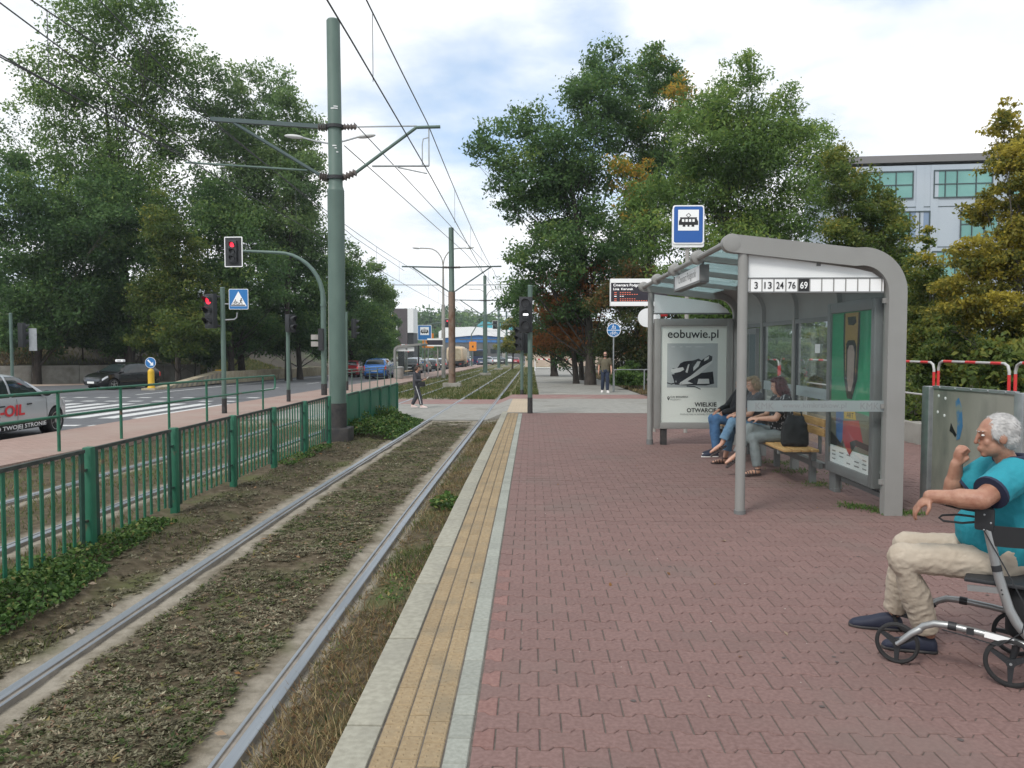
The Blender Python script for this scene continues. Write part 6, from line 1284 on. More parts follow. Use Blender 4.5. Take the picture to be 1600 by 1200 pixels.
# far shelter on the other platform
M['pictobox'] = M['orange']
fs = thing('tram_shelter', 'small grey tram shelter on the far platform beyond the crossing', 'shelter', (-9.75, 62, gz(62) + LP))
for y in (0, 3.0, 6.0):
    b = MB(); outl = [(-1.0, 0), (-1.0, 2.1)] + [(-.55 - .45 * math.cos(R(q)), 2.1 + .45 * math.sin(R(q))) for q in range(15, 91, 15)] + [(1.15, 2.72)]
    vs_, fs_ = [], []
    inn = [(-.84, 0), (-.84, 2.08)] + [(-.55 - .29 * math.cos(R(q)), 2.1 + .27 * math.sin(R(q))) for q in range(15, 91, 15)] + [(1.15, 2.56)]
    for p, q_ in zip(outl, inn): vs_ += [(p[0], y - .07, p[1]), (q_[0], y - .07, q_[1]), (q_[0], y + .07, q_[1]), (p[0], y + .07, p[1])]
    for j in range(len(outl) - 1):
        for s_ in range(4): fs_.append((4*j+s_, 4*j+4+s_, 4*j+4+(s_+1) % 4, 4*j+(s_+1) % 4))
    fs_ += [(0, 1, 2, 3), (len(vs_)-1, len(vs_)-2, len(vs_)-3, len(vs_)-4)]; b.add(vs_, fs_); obj('arch', b, M['shelter'], fs, 40)
obj('gable_panel', MB().box((-.1, .09, 2.26), (1.4, .02, .34)), M['white'], fs, None); obj('roof_glass', MB().box((.3, 3, 2.63), (1.7, 5.8, .012)), M['roofglass'], fs, None); obj('end_glass', MB().box((-.1, .1, 1.1), (1.4, .012, 1.9)), M['glass'], fs, None)
for y in (1.5, 4.5): obj('wall_glass', MB().box((-.9, y, 1.15), (.012, 2.8, 1.9)), M['glass'], fs, None)
obj('advert_case', MB().cbox((-.45, .35, 1.2), (.5, .12, 1.8), .02), M['dark'], fs); obj('route_box', MB().box((.0, .075, 2.25), (.14, .02, .14)), M['grey_ink'], fs, None); obj('front_post', MB().tube([(.95, 0, 0), (.95, 0, 2.6)], .06, 8), M['dark'], fs); obj('bench_seat', MB().box((-.5, 3, .45), (.4, 4, .06)), M['wood'], fs, None)
for k in range(4): obj('mullion', MB().box((-.86 + .0, .3 + k * 1.7, 1.15), (.05, .05, 1.95)), M['shelter_dk'], fs, None)
a = thing('tram_stop_sign', 'smaller blue tram stop sign above the far shelter', 'sign', (-8.85, 66, gz(66) + LP)); obj('pole', MB().tube([(0, 0, 0), (0, 0, 4.0)], .05, 8), M['pole_grey'], a); plate(a, 'white_border', rrect(0, 3.65, 1.15, 1.25, .06), -.08, .03, M['white_clean']); plate(a, 'blue_field', rrect(0, 3.65, 1.07, 1.17, .05), -.086, .006, M['sign_blue2']); plate(a, 'white_field', rrect(0, 3.78, .72, .66, .01), -.09, .004, M['white_clean']); tram_pic(a, -.0905, 0, 3.76, .64, M['black_ink'])
a = thing('departure_board', 'departure board with white bars on the far platform', 'display', (-7.75, 64, gz(64) + LP)); obj('pole', MB().tube([(.2, .1, 0), (.2, .1, 3.2)], .06, 8), M['pole_grey'], a); obj('case', MB().box((0, 0, 2.8), (1.2, .16, .42)), M['board'], a, None); obj('top_bar', MB().box((0, 0, 3.06), (1.24, .18, .13)), M['white_clean'], a, None); obj('bottom_bar', MB().box((0, 0, 2.55), (1.24, .18, .1)), M['white_clean'], a, None)
a = thing('litter_bin', 'round grey litter bin at the near end of the far shelter', 'bin', (-10.0, 60, gz(60) + LP)); obj('bin_body', MB().lathe([(.30, 0), (.34, .1), (.35, .85), (.30, .92), (.22, .94)], 14), M['pole_grey'], a); obj('bin_rim', MB().lathe([(.36, .80), (.37, .82), (.37, .88), (.36, .9)], 14), M['galv'], a)
# ------------------------------------------------------------------ cars
PAINTS = {}
def paintm(name, c, rough=.28, metal=.3):
    if name not in PAINTS: PAINTS[name] = mat(name + ' car paint', c, rough, metal, coat=.6)
    return PAINTS[name]
def car_profile(kind):
    if kind == 'hatch': return 4.15, 1.74, [(0,.60,.62),(.012,.86,.80),(.035,1.02,.90),(.06,1.06,.95),(.10,1.25,.97),(.16,1.395,1),(.25,1.455,1),(.38,1.485,1),(.50,1.465,1),(.58,1.395,1),(.65,1.23,1),(.735,.985,1),(.80,.93,.99),(.88,.86,.965),(.94,.76,.91),(.98,.62,.80),(1.0,.50,.62)], (.055,.165,.57,.735), .93
    if kind == 'suv': return 4.45, 1.86, [(0,.64,.70),(.01,.95,.86),(.03,1.12,.93),(.05,1.18,.97),(.085,1.42,.98),(.13,1.60,1),(.22,1.665,1),(.36,1.69,1),(.50,1.665,1),(.57,1.60,1),(.64,1.40,1),(.715,1.14,1),(.78,1.09,.99),(.88,1.02,.97),(.95,.90,.91),(.985,.74,.82),(1.0,.60,.66)], (.045,.135,.56,.715), 1.10
    return 4.9, 1.95, [(0,.7,.8),(.006,1.3,.92),(.015,1.8,.96),(.03,1.95,.98),(.06,2.0,1),(.3,2.02,1),(.6,1.98,1),(.68,1.85,1),(.76,1.4,1),(.82,1.16,1),(.9,1.05,.97),(.96,.85,.9),(1,.6,.75)], (.012,.03,.67,.82), 1.2
def make_car(kind, label, loc, rz, pm_, group=None, detail=True, facing_rear=True):
    L_, W_, st, (r0, r1, f1, f0), belt = car_profile(kind)
    # dense stations by interpolation
    ts = np.unique(np.concatenate([np.linspace(0, 1, 49), [s[0] for s in st], [r0, r1, f1, f0]]))
    tp = np.interp(ts, [s[0] for s in st], [s[1] for s in st]); wf = np.interp(ts, [s[0] for s in st], [s[2] for s in st])
    nk = []
    def section(t, top, w):
        hw = W_/2 * w; bl = min(belt - .06 * max(0, t - .3), top - .015); zb = .20 + .10 * max(0, abs(t - .5) - .38) / .12
        gh = max(0, min(1, (top - bl) / .45)); wr = hw * (.985 - .20 * gh)
        mid = .5 * (zb + bl)
        return [(0, zb), (hw*.80, zb), (hw*.95, zb + .05), (hw*.995, zb + .16), (hw*1.0, mid), (hw*.99, bl - .10), (hw*.975, bl), (hw*.975*.45 + wr*.55 + .015*gh, bl + (top-bl)*.52), (wr, bl + (top - bl)*.86), (wr*.93, top - .012*(1+2*gh)), (wr*.6, top + .006), (0, top + .015)]
    secs = [section(t, a, b_) for t, a, b_ in zip(ts, tp, wf)]; m_ = len(secs[0])
    b = MB(); full = 2 * (m_ - 1)
    for t, s_ in zip(ts, secs):
        y = (t - .5) * L_; ring_ = [(x, y, z) for x, z in s_] + [(-x, y, z) for x, z in s_[-2:0:-1]]; b.v += ring_
    k = len(ts)
    for i in range(k - 1):
        for j in range(full):
            j2 = (j + 1) % full; b.f.append((i*full+j, i*full+j2, (i+1)*full+j2, (i+1)*full+j)); b.mi.append(0)
    b.f.append(tuple(range(full))); b.mi.append(0); b.f.append(tuple(reversed(range((k-1)*full, k*full)))); b.mi.append(0)
    t_ = thing('van' if kind == 'van' else 'car', label, 'van' if kind == 'van' else 'car', loc, rz, group)
    wy = ((.20 - .5) * L_ + .02, (.815 - .5) * L_); rw = .315 if kind == 'hatch' else .35
    me = b.mesh('car_body_mesh', None)
    bo = obj('body', me, pm_, t_)
    # wheel arches cut out
    cut = MB()
    for y in wy:
        for s_ in (-1, 1):
            cut.tube([(s_ * (W_/2 - .24), y, rw), (s_ * (W_/2 + .2), y, rw)], rw + .055, 28)
    cme = cut.mesh('cutter'); co = link('cutter', cme); md = bo.modifiers.new('b', 'BOOLEAN'); md.object = co; md.operation = 'DIFFERENCE'; md.solver = 'EXACT'
    bo.parent = None; bo.matrix_world = Matrix.Identity(4); bpy.context.view_layer.update()
    dg = bpy.context.evaluated_depsgraph_get(); nm = bpy.data.meshes.new_from_object(bo.evaluated_get(dg)); bo.modifiers.clear(); bo.data = nm; bpy.data.objects.remove(co); bo.parent = t_
    nm.materials.clear(); nm.materials.append(pm_); nm.shade_smooth(); nm.set_sharp_from_angle(angle=R(32))
    # panes lie just over the shell
    def surf(t, v, off):
        top = np.interp(t, [s[0] for s in st], [s[1] for s in st]); w2 = np.interp(t, [s[0] for s in st], [s[2] for s in st]); s_ = section(t, float(top), float(w2))
        i = min(int(v), m_ - 2); f = v - i; x = s_[i][0]*(1-f) + s_[i+1][0]*f; z = s_[i][1]*(1-f) + s_[i+1][1]*f
        return Vector((x, (t - .5) * L_, z))
    def pane(name, ta, tb, va, vb, m, mirror=None, off=.006, nt=8, nv=5, skew=None, parent=None):
        bb = MB(); g = []
        for i in range(nt + 1):
            for j in range(nv + 1):
                v = va + (vb - va) * j / nv; f = i / nt
                a_, c_ = ta, tb
                if skew: a_ = ta + skew[0] * j / nv; c_ = tb + skew[1] * j / nv
                t = a_ + (c_ - a_) * f; p = surf(t, v, 0); e = .004; pa = surf(min(1, t + e), v, 0) - surf(max(0, t - e), v, 0); pv = surf(t, min(m_-1.001, v + .05), 0) - surf(t, max(0, v - .05), 0)
                n = pv.cross(pa); n = n.normalized() if n.length > 1e-9 else Vector((0, 0, 1))
                if n.x < 0 and mirror is not None and abs(n.x) > .5: n = -n
                if mirror is None and n.z < 0: n = -n
                p = p + n * off
                if mirror == -1: p.x = -p.x
                g.append(p)
        fs_ = [(i*(nv+1)+j, i*(nv+1)+j+1, (i+1)*(nv+1)+j+1, (i+1)*(nv+1)+j) for i in range(nt) for j in range(nv)]
        bb.add(g, fs_); return obj(name, bb, m, parent or t_, 40)
    def wrap(name, ta, tb, m):      # windscreens: both halves in one pane
        bb = MB(); nt, nv = 8, 6
        for i in range(nt + 1):
            row_ = []
            for j in range(nv + 1):
                t = ta + (tb - ta) * i / nt; p = surf(t, 9.0 + 1.999 * j / nv, 0); up_ = .012; row_.append(Vector((p.x * .96, p.y + (.008 if ta > .5 else -.008), p.z + up_)))
            full_ = row_ + [Vector((-p.x, p.y, p.z)) for p in row_[-2::-1]]; bb.v += [tuple(p) for p in full_]
        w2 = 2 * nv + 1
        for i in range(nt):
            for j in range(w2 - 1): bb.f.append((i*w2+j, i*w2+j+1, (i+1)*w2+j+1, (i+1)*w2+j)); bb.mi.append(0)
        return obj(name, bb, m, t_, 40)
    wrap('windscreen', f1 + .012, f0 - .008, M['carglass']); wrap('rear_window', r0 + .008, r1 - .008, M['carglass'])
    bp = .42
    for s_ in (1, -1):
        pane('side_window', bp, f1 + .12, 6.15, 8.55, M['carglass'], s_, skew=(.0, -.125)); pane('side_window', r1 + .02, bp - .018, 6.15, 8.55, M['carglass'], s_, skew=(.03, 0))
        ms = MB().ell((s_ * (W_/2 + .07), (f0 - .5) * L_ - .16, belt + .07), (.10, .07, .07), 12, 8); obj('mirror', ms, M['dark'] if kind == 'hatch' else pm_, t_, 60)
        pane('headlight', .90, .972, 5.0 if kind == 'hatch' else 5.1, 7.5 if kind != 'van' else 6, M['headlight'], s_, off=.008, nt=6)
        pane('tail_light', .004, .05, 4.4, 6.4, M['taillight'], s_, off=.008, nt=5)
        pane('sill_trim', .27, .74, 2.2, 3.0, M['dark'], s_, off=.006)
        for a_ in (.33, .56): obj('door_handle', MB().cbox((s_ * (W_/2 * .995 + .006), (a_ - .5) * L_, belt - .14), (.03, .17, .03), .008), M['dark'] if kind == 'hatch' else pm_, t_, 40)
        for a_ in (.27, .455, .72): pane('door_seam', a_, a_ + .003, 3.0, 6.0, M['dark'], s_, off=.003, nt=1)
    yf_ = L_ / 2; yb_ = -L_ / 2
    obj('grille', MB().cbox((0, yf_ - .01, .42), (W_ * .52, .05, .16), .015), M['dark'], t_); obj('number_plate', MB().box((0, yf_ + .022, .44), (.52, .015, .115)), M['plate'], t_, None)
    obj('number_plate', MB().box((0, yb_ - .012, .72), (.52, .02, .115)), M['plate'], t_, None); obj('rear_bumper', MB().cbox((0, yb_ + .02, .42), (W_ * .74, .10, .2), .03), M['dark'], t_)
    for y in wy:
        for s_ in (-1, 1):
            wm = Matrix.Translation((s_ * (W_/2 - .10), y, rw)) @ Matrix.Rotation(R(90) * s_, 4, 'Y')
            ty = obj('wheel', MB().lathe([(rw*.62, -.10), (rw*.93, -.10), (rw, -.065), (rw, .065), (rw*.93, .10), (rw*.70, .10), (rw*.66, .085)], 28, 0, wm), M['tyre'], t_, 40)
            rm = MB().lathe([(rw*.67, .06), (rw*.68, .095), (rw*.62, .092), (rw*.60, .05), (.001, .03)], 28, 0, wm, False)
            for q in range(5):
                a_ = 2 * math.pi * q / 5
                rm.box((rw*.33*math.cos(a_), rw*.33*math.sin(a_), .07), (rw*.6, rw*.17, .03), a_, 0, wm)
            rm.lathe([(.001, .092), (.055, .09), (.06, .06)], 12, 0, wm, False); obj('rim', rm, M['rim'], ty, 40)
            obj('wheel_well', MB().tube([(s_ * (W_/2 - .235), y, rw), (s_ * (W_/2 - .225), y, rw)], rw + .05, 20), M['dark'], t_)
    return t_, pane, surf
g = lambda x, y: (x, y, gz(y) + RD)
silver = paintm('silver', (.47,.50,.53), .3, .3)
cs, pane_s, surf_s = make_car('hatch', 'silver car with red lettering and a black side stripe cut by the left edge', g(-12.25, 17.55), R(1), silver)
cs_black = pane_s('side_stripe', .275, .735, 1.3, 3.3, M['black_ink'], 1, off=.012)
hw = 1.74 / 2
text('lettering', 'K-OIL', M['redtext'], cs, (hw + .014, -.52, .68), (R(88), 0, R(90)), width=1.15, height=.25, bold=.03, shear=.1)
text('lettering', 'PO TWOJEJ STRONIE', M['white_clean'], cs, (hw + .028, -.12, .30), (R(90), 0, R(90)), width=1.9, height=.12, bold=.015)
black = paintm('black', (.012,.012,.014), .2, .0)
tx, _, _ = make_car('hatch', 'black taxi with a white roof sign coming out beside the yellow bollard', g(-23.3, 45.0), R(180 - 22), black)
obj('roof_sign', MB().cbox((0, .15, 1.60), (.62, .18, .15), .04), M['white_clean'], tx); text('lettering', 'TAXI', M['black_ink'], tx, (0, .245, 1.60), (R(90), 0, R(180)), height=.09)
obj('door_sticker', MB().box((.875, .35, .66), (.012, .42, .30)), M['white_clean'], tx, None); obj('door_sticker', MB().box((.882, .35, .62), (.008, .36, .12)), M['red'], tx, None)
blue = paintm('bright blue', (.015,.13,.42), .25, .3)
sv, _, _ = make_car('suv', 'bright blue car waiting in the lane beside the far shelter', g(-12.6, 66), 0, blue)
paints = [paintm('black', (.012,.012,.014)), paintm('dark grey', (.05,.055,.06)), paintm('white', (.65,.66,.66), .3, 0), paintm('red', (.32,.02,.03)), silver, paintm('navy', (.02,.035,.09))]
def recolour(r, m):
    for x in bpy.data.objects:
        if x.parent == r and x.name.split('.')[0] in ('body',):
            x.material_slots[0].link = 'OBJECT'; x.material_slots[0].material = m
queue = [('h', -15.9, 71, 3, 'dark red hatchback just right of the blue car, one lane over'), ('s', -12.6, 84, 0, 'black car seen through the far shelter'), ('h', -15.9, 83, 1, 'dark grey hatchback in the outer lane behind the far shelter'), ('h', -12.6, 92, 1, 'dark car right of the far shelter front post'),
         ('s', -15.9, 96, 2, 'white car in the outer lane right of the far shelter'), ('h', -12.5, 100, 0, 'black hatchback left of the rusty mast'), ('s', -15.9, 110, 0, 'black car in the outer lane ahead of the white one'), ('h', -12.5, 130, 3, 'dark red car behind the cream truck body'), ('s', -12.4, 138, 2, 'white van like car right of the rusty mast'),
         ('h', -15.8, 124, 4, 'silver hatchback in the outer lane left of the rusty mast'), ('h', -9.5, 152, 5, 'navy car left of the third mast'), ('s', -9.0, 168, 4, 'silver car far away between the third and fourth masts'), ('h', -6.3, 172, 0, 'black car far away left of the fourth mast'), ('s', -5.2, 186, 2, 'white car far away at the fourth mast'), ('h', -3.6, 180, 3, 'dark red car farthest right in the jam'), ('h', -8.4, 182, 2, 'white hatchback farthest away in the jam')]
far_cars = [('s', -15.4, 205, 2, 'white car at the far left end of the distant jam'), ('h', -13.2, 212, 0, 'black car second in the distant jam'), ('s', -11.2, 207, 3, 'dark red car in the distant jam between masts'), ('h', -9.4, 214, 4, 'silver car in the distant jam between masts'), ('s', -7.4, 206, 5, 'navy car in the distant jam right of the fourth mast'), ('h', -12.6, 112, 1, 'dark grey hatchback just left of the rusty mast'), ('s', -12.5, 147, 0, 'black car right of the cream truck'), ('h', -15.8, 139, 2, 'white hatchback in the outer lane behind the truck'), ('s', -8.9, 196, 1, 'grey car far ahead between third and fourth masts')]
queue += far_cars
struct('cross_road', sheet([-60, -20, 30], ar(196, 236, 10), lambda x, y: gz(y) + RD), M['asphalt'])
for kd, x, y, pi_, lab in queue:
    if kd == 's': r = dup(sv, g(x, y), 0, lab, 'cars queuing on the road')
    else: r = dup(tx, g(x, y), 0, lab, 'cars queuing on the road')
    for o_ in [o for o in bpy.data.objects if o.parent == r and o.name.split('.')[0] in ('roof_sign', 'door_sticker', 'lettering')]: bpy.data.objects.remove(o_)
    recolour(r, paints[pi_])
# cream truck and blue bus in the jam
M['cream'] = mat('cream truck body', (.58,.47,.33), .5)
a = thing('truck', 'cream tanker truck standing behind the rusty mast', 'truck', g(-11.7, 121)); tb = MB(); 
for y0, y1, s_ in ((0, 6, 1),): tb.loft([((0, y, 2.15), (1.28 * k_, 0, 0), (0, 0, 1.15 * k_)) for y, k_ in ((0, .9), (.12, .98), (.4, 1), (5.6, 1), (6, .95))], 24, 0, .45)
obj('tank', tb, M['cream'], a, 50); obj('tank_end_ring', MB().loft([((0, -.03, 2.15), (1.0, 0, 0), (0, 0, .85)), ((0, .05, 2.15), (1.02, 0, 0), (0, 0, .87))], 24, 0, .45), M['barrier'], a, 50); obj('chassis', MB().box((0, 3.5, .85), (2.2, 7.5, .3)).box((0, -.05, .7), (2.3, .15, .25)), M['dark'], a, None)
obj('cab', MB().cbox((0, 7.6, 1.75), (2.4, 2.0, 2.5), .15), M['cream'], a)
for y in (.8, 2.1, 7.6):
    for s_ in (-1, 1): obj('wheel', MB().tube([(s_ * .85, y, .5), (s_ * 1.2, y, .5)], .5, 16), M['tyre'], a)
for s_ in (-1, 1): obj('tail_light', MB().box((s_ * .9, -.14, .7), (.3, .04, .14)), M['taillight'], a, None)
for k in range(2): obj('tank_lid', MB().tube([(0, 1.5 + 3 * k, 3.25), (0, 1.5 + 3 * k, 3.45)], .35, 12), M['galv'], a)
a = thing('bus', 'blue bus far down the street left of the third mast', 'bus', g(-11.0, 163)); obj('body', MB().cbox((0, 5, 1.75), (2.55, 11, 2.9), .12), paintm('navy', (.02,.035,.09)), a); obj('rear_window', MB().box((0, -.52, 2.35), (2.1, .05, 1.0)), M['carglass'], a, None)
for s_ in (-1, 1):
    obj('tail_light', MB().box((s_ * 1.0, -.52, 1.0), (.22, .05, .4)), M['taillight'], a, None); obj('side_window', MB().box((s_ * 1.28, 5, 2.3), (.02, 10, .9)), M['carglass'], a, None)
    for y in (1.5, 8): obj('wheel', MB().tube([(s_ * .95, y, .48), (s_ * 1.27, y, .48)], .48, 14), M['tyre'], a)
# ------------------------------------------------------------------ people
def fuse(mb, voxel, smooth=6, fac=.5):
    me = mb.mesh('fuse_src'); o = link('fuse_src', me)
    a = o.modifiers.new('r', 'REMESH'); a.mode = 'VOXEL'; a.voxel_size = voxel; a.use_smooth_shade = True
    b = o.modifiers.new('s', 'SMOOTH'); b.iterations = smooth; b.factor = fac
    dg = bpy.context.evaluated_depsgraph_get(); nm = bpy.data.meshes.new_from_object(o.evaluated_get(dg))
    bpy.data.objects.remove(o); nm.shade_smooth(); return nm
def wrinkle(me, amp, freq, seed=0, stretch=(1, 1, 1)):
    n = len(me.vertices); co = np.zeros(n*3, np.float32); no = np.zeros(n*3, np.float32); me.vertices.foreach_get('co', co); me.vertex_normals.foreach_get('vector', no)
    co = co.reshape(-1, 3); no = no.reshape(-1, 3); d = np.empty(n, np.float32)
    for i in range(n):
        p = co[i]; q = Vector((p[0]*freq*stretch[0] + seed, p[1]*freq*stretch[1], p[2]*freq*stretch[2])); a = mnoise.noise(q); d[i] = (.5 - abs(a) * 1.6) * 1.1 + .45 * (.4 - abs(mnoise.noise(q * 2.3)) * 1.5)
    co += no * (d[:, None] * amp); me.vertices.foreach_set('co', co.ravel()); me.update(); return me
def V3(*a): return Vector(a)
def frame(f, up=(0, 0, 1)):
    f = Vector(f).normalized(); u = Vector(up); u = (u - f * u.dot(f)).normalized(); s = f.cross(u)   # s points to the figure's right
    return f, u, s
def hand(mb, w, d, n, curl=.5, thumb=1, s=1.0, spread=.018):
    d = Vector(d).normalized(); n = Vector(n); n = (n - d * n.dot(d)).normalized(); b = d.cross(n)
    m = Matrix((( b.x, d.x, n.x, w[0]), (b.y, d.y, n.y, w[1]), (b.z, d.z, n.z, w[2]), (0, 0, 0, 1)))
    mb.ell((0, .045*s, 0), (.039*s, .052*s, .017*s), 14, 10, M=m)
    def fing(base, ln, ang, r0, bend, out=0.0):
        p = Vector(base); a = ang
        for k in range(3):
            L = ln * (.45, .31, .24)[k]; q = p + Vector((out, math.cos(a), math.sin(a))).normalized() * L
            mb.cap(m @ p, m @ q, r0 * (1 - .1*k), r0 * (.92 - .12*k), 8); p = q; a += bend
    if curl > 1.3: mb.ell((0, .072*s, .026*s), (.037*s, .030*s, .024*s), 12, 8, M=m)
    for k in range(4):
        fing(((k - 1.5) * spread * s, .082*s, .002), (.060, .072, .068, .052)[k if thumb < 0 else 3 - k] * s * 1.12, curl * .45, .0092*s, curl * .8, (k - 1.5) * .05)
    t0 = Vector((thumb * .028*s, .018*s, .006*s)); t1 = t0 + Vector((thumb * .028, .026, .016))*s; t2 = t1 + Vector((thumb * .006, .030, .012))*s
    if curl > 1.3: t1 = t0 + Vector((thumb * .010, .030, .028))*s; t2 = t1 + Vector((-thumb * .026, .008, .008))*s
    mb.cap(m @ t0, m @ t1, .0135*s, .0115*s, 8); mb.cap(m @ t1, m @ t2, .011*s, .009*s, 8)
def head_shapes(mb, c, f, u, s, k=1.0):
    m = Matrix(((s.x, f.x, u.x, c[0]), (s.y, f.y, u.y, c[1]), (s.z, f.z, u.z, c[2]), (0, 0, 0, 1))) @ Matrix.Scale(k, 4)
    mb.ell((0, -.010, .022), (.074, .094, .088), 20, 14, M=m); mb.ell((0, .022, -.055), (.056, .064, .060), 16, 12, M=m); mb.ell((0, .062, -.098), (.024, .022, .018), 10, 8, M=m)
    mb.ell((0, .072, .032), (.054, .016, .012), 12, 8, M=m)
    for q in (-1, 1): mb.ell((q*.038, .056, -.032), (.018, .018, .022), 10, 8, M=m); mb.ell((q*.077, -.012, -.012), (.010, .023, .034), 10, 8, M=m)
    mb.cap(m @ V3(0, .084, .020), m @ V3(0, .101, -.030), .008*k, .0125*k, 8)
    mb.ell((0, .088, -.062), (.024, .010, .007), 10, 6, M=m); mb.ell((0, .086, -.074), (.020, .010, .008), 10, 6, M=m)
    return m
M['skin'] = mat('skin', (.50,.29,.21), .5, c2=(.43,.23,.16), scale=14); M['skin_tan'] = mat('tanned skin', (.37,.20,.135), .5, c2=(.29,.135,.088), scale=18, bump=.25, bscale=90)
M['eye'] = mat('eye', (.7,.68,.65), .2); M['iris'] = mat('iris', (.03,.025,.02), .2)
M['hair_white'] = mat('white hair', (.58,.57,.56), .6, c2=(.42,.41,.40), scale=30, stretch=(1,1,.4)); M['hair_brown'] = mat('brown hair', (.05,.032,.024), .5); M['hair_red'] = mat('dark red hair', (.085,.012,.018), .45, c2=(.05,.01,.014), scale=20); M['hair_blond'] = mat('fair hair', (.30,.215,.12), .5, c2=(.20,.14,.08), scale=25); M['hair_grey'] = mat('grey hair', (.33,.31,.30), .6, c2=(.22,.21,.2), scale=25)
M['teal_polo'] = mat('teal polo cloth', (.008,.20,.255), .8, c2=(.012,.235,.295), scale=3, bump=.35, bscale=38); M['navy_trim'] = mat('navy trim', (.012,.018,.045), .8); M['beige_cloth'] = mat('beige trouser cloth', (.36,.305,.24), .85, c2=(.41,.355,.285), scale=5, bump=.4, bscale=30)
M['navy_shoe'] = mat('navy shoe', (.012,.016,.035), .7); M['denim'] = mat('blue denim', (.035,.095,.20), .85, c2=(.055,.13,.25), scale=9); M['denim_dark'] = mat('dark denim', (.014,.022,.045), .85, c2=(.022,.034,.065), scale=9); M['denim_light'] = mat('light denim', (.085,.17,.27), .85, c2=(.13,.23,.33), scale=8); M['grey_jean'] = mat('grey denim', (.13,.15,.155), .85, c2=(.18,.20,.205), scale=8)
M['black_cloth'] = mat('black cloth', (.013,.014,.016), .85); M['grey_cloth'] = mat('charcoal cloth', (.035,.037,.045), .85, c2=(.05,.05,.06), scale=6); M['khaki'] = mat('khaki cloth', (.095,.085,.055), .85, c2=(.12,.105,.07), scale=6); M['pattern'] = mat('black blouse with pale strokes', (.015,.016,.02), .8, c2=(.36,.35,.36), scale=26, lo=.60, hi=.64, detail=1, stretch=(1.6,1,.8))
M['sandal'] = mat('dark sandal leather', (.03,.018,.018), .5); M['white_shoe'] = mat('white shoe', (.66,.64,.62), .6); M['pink_shoe'] = mat('pale pink shoe', (.62,.48,.45), .6)
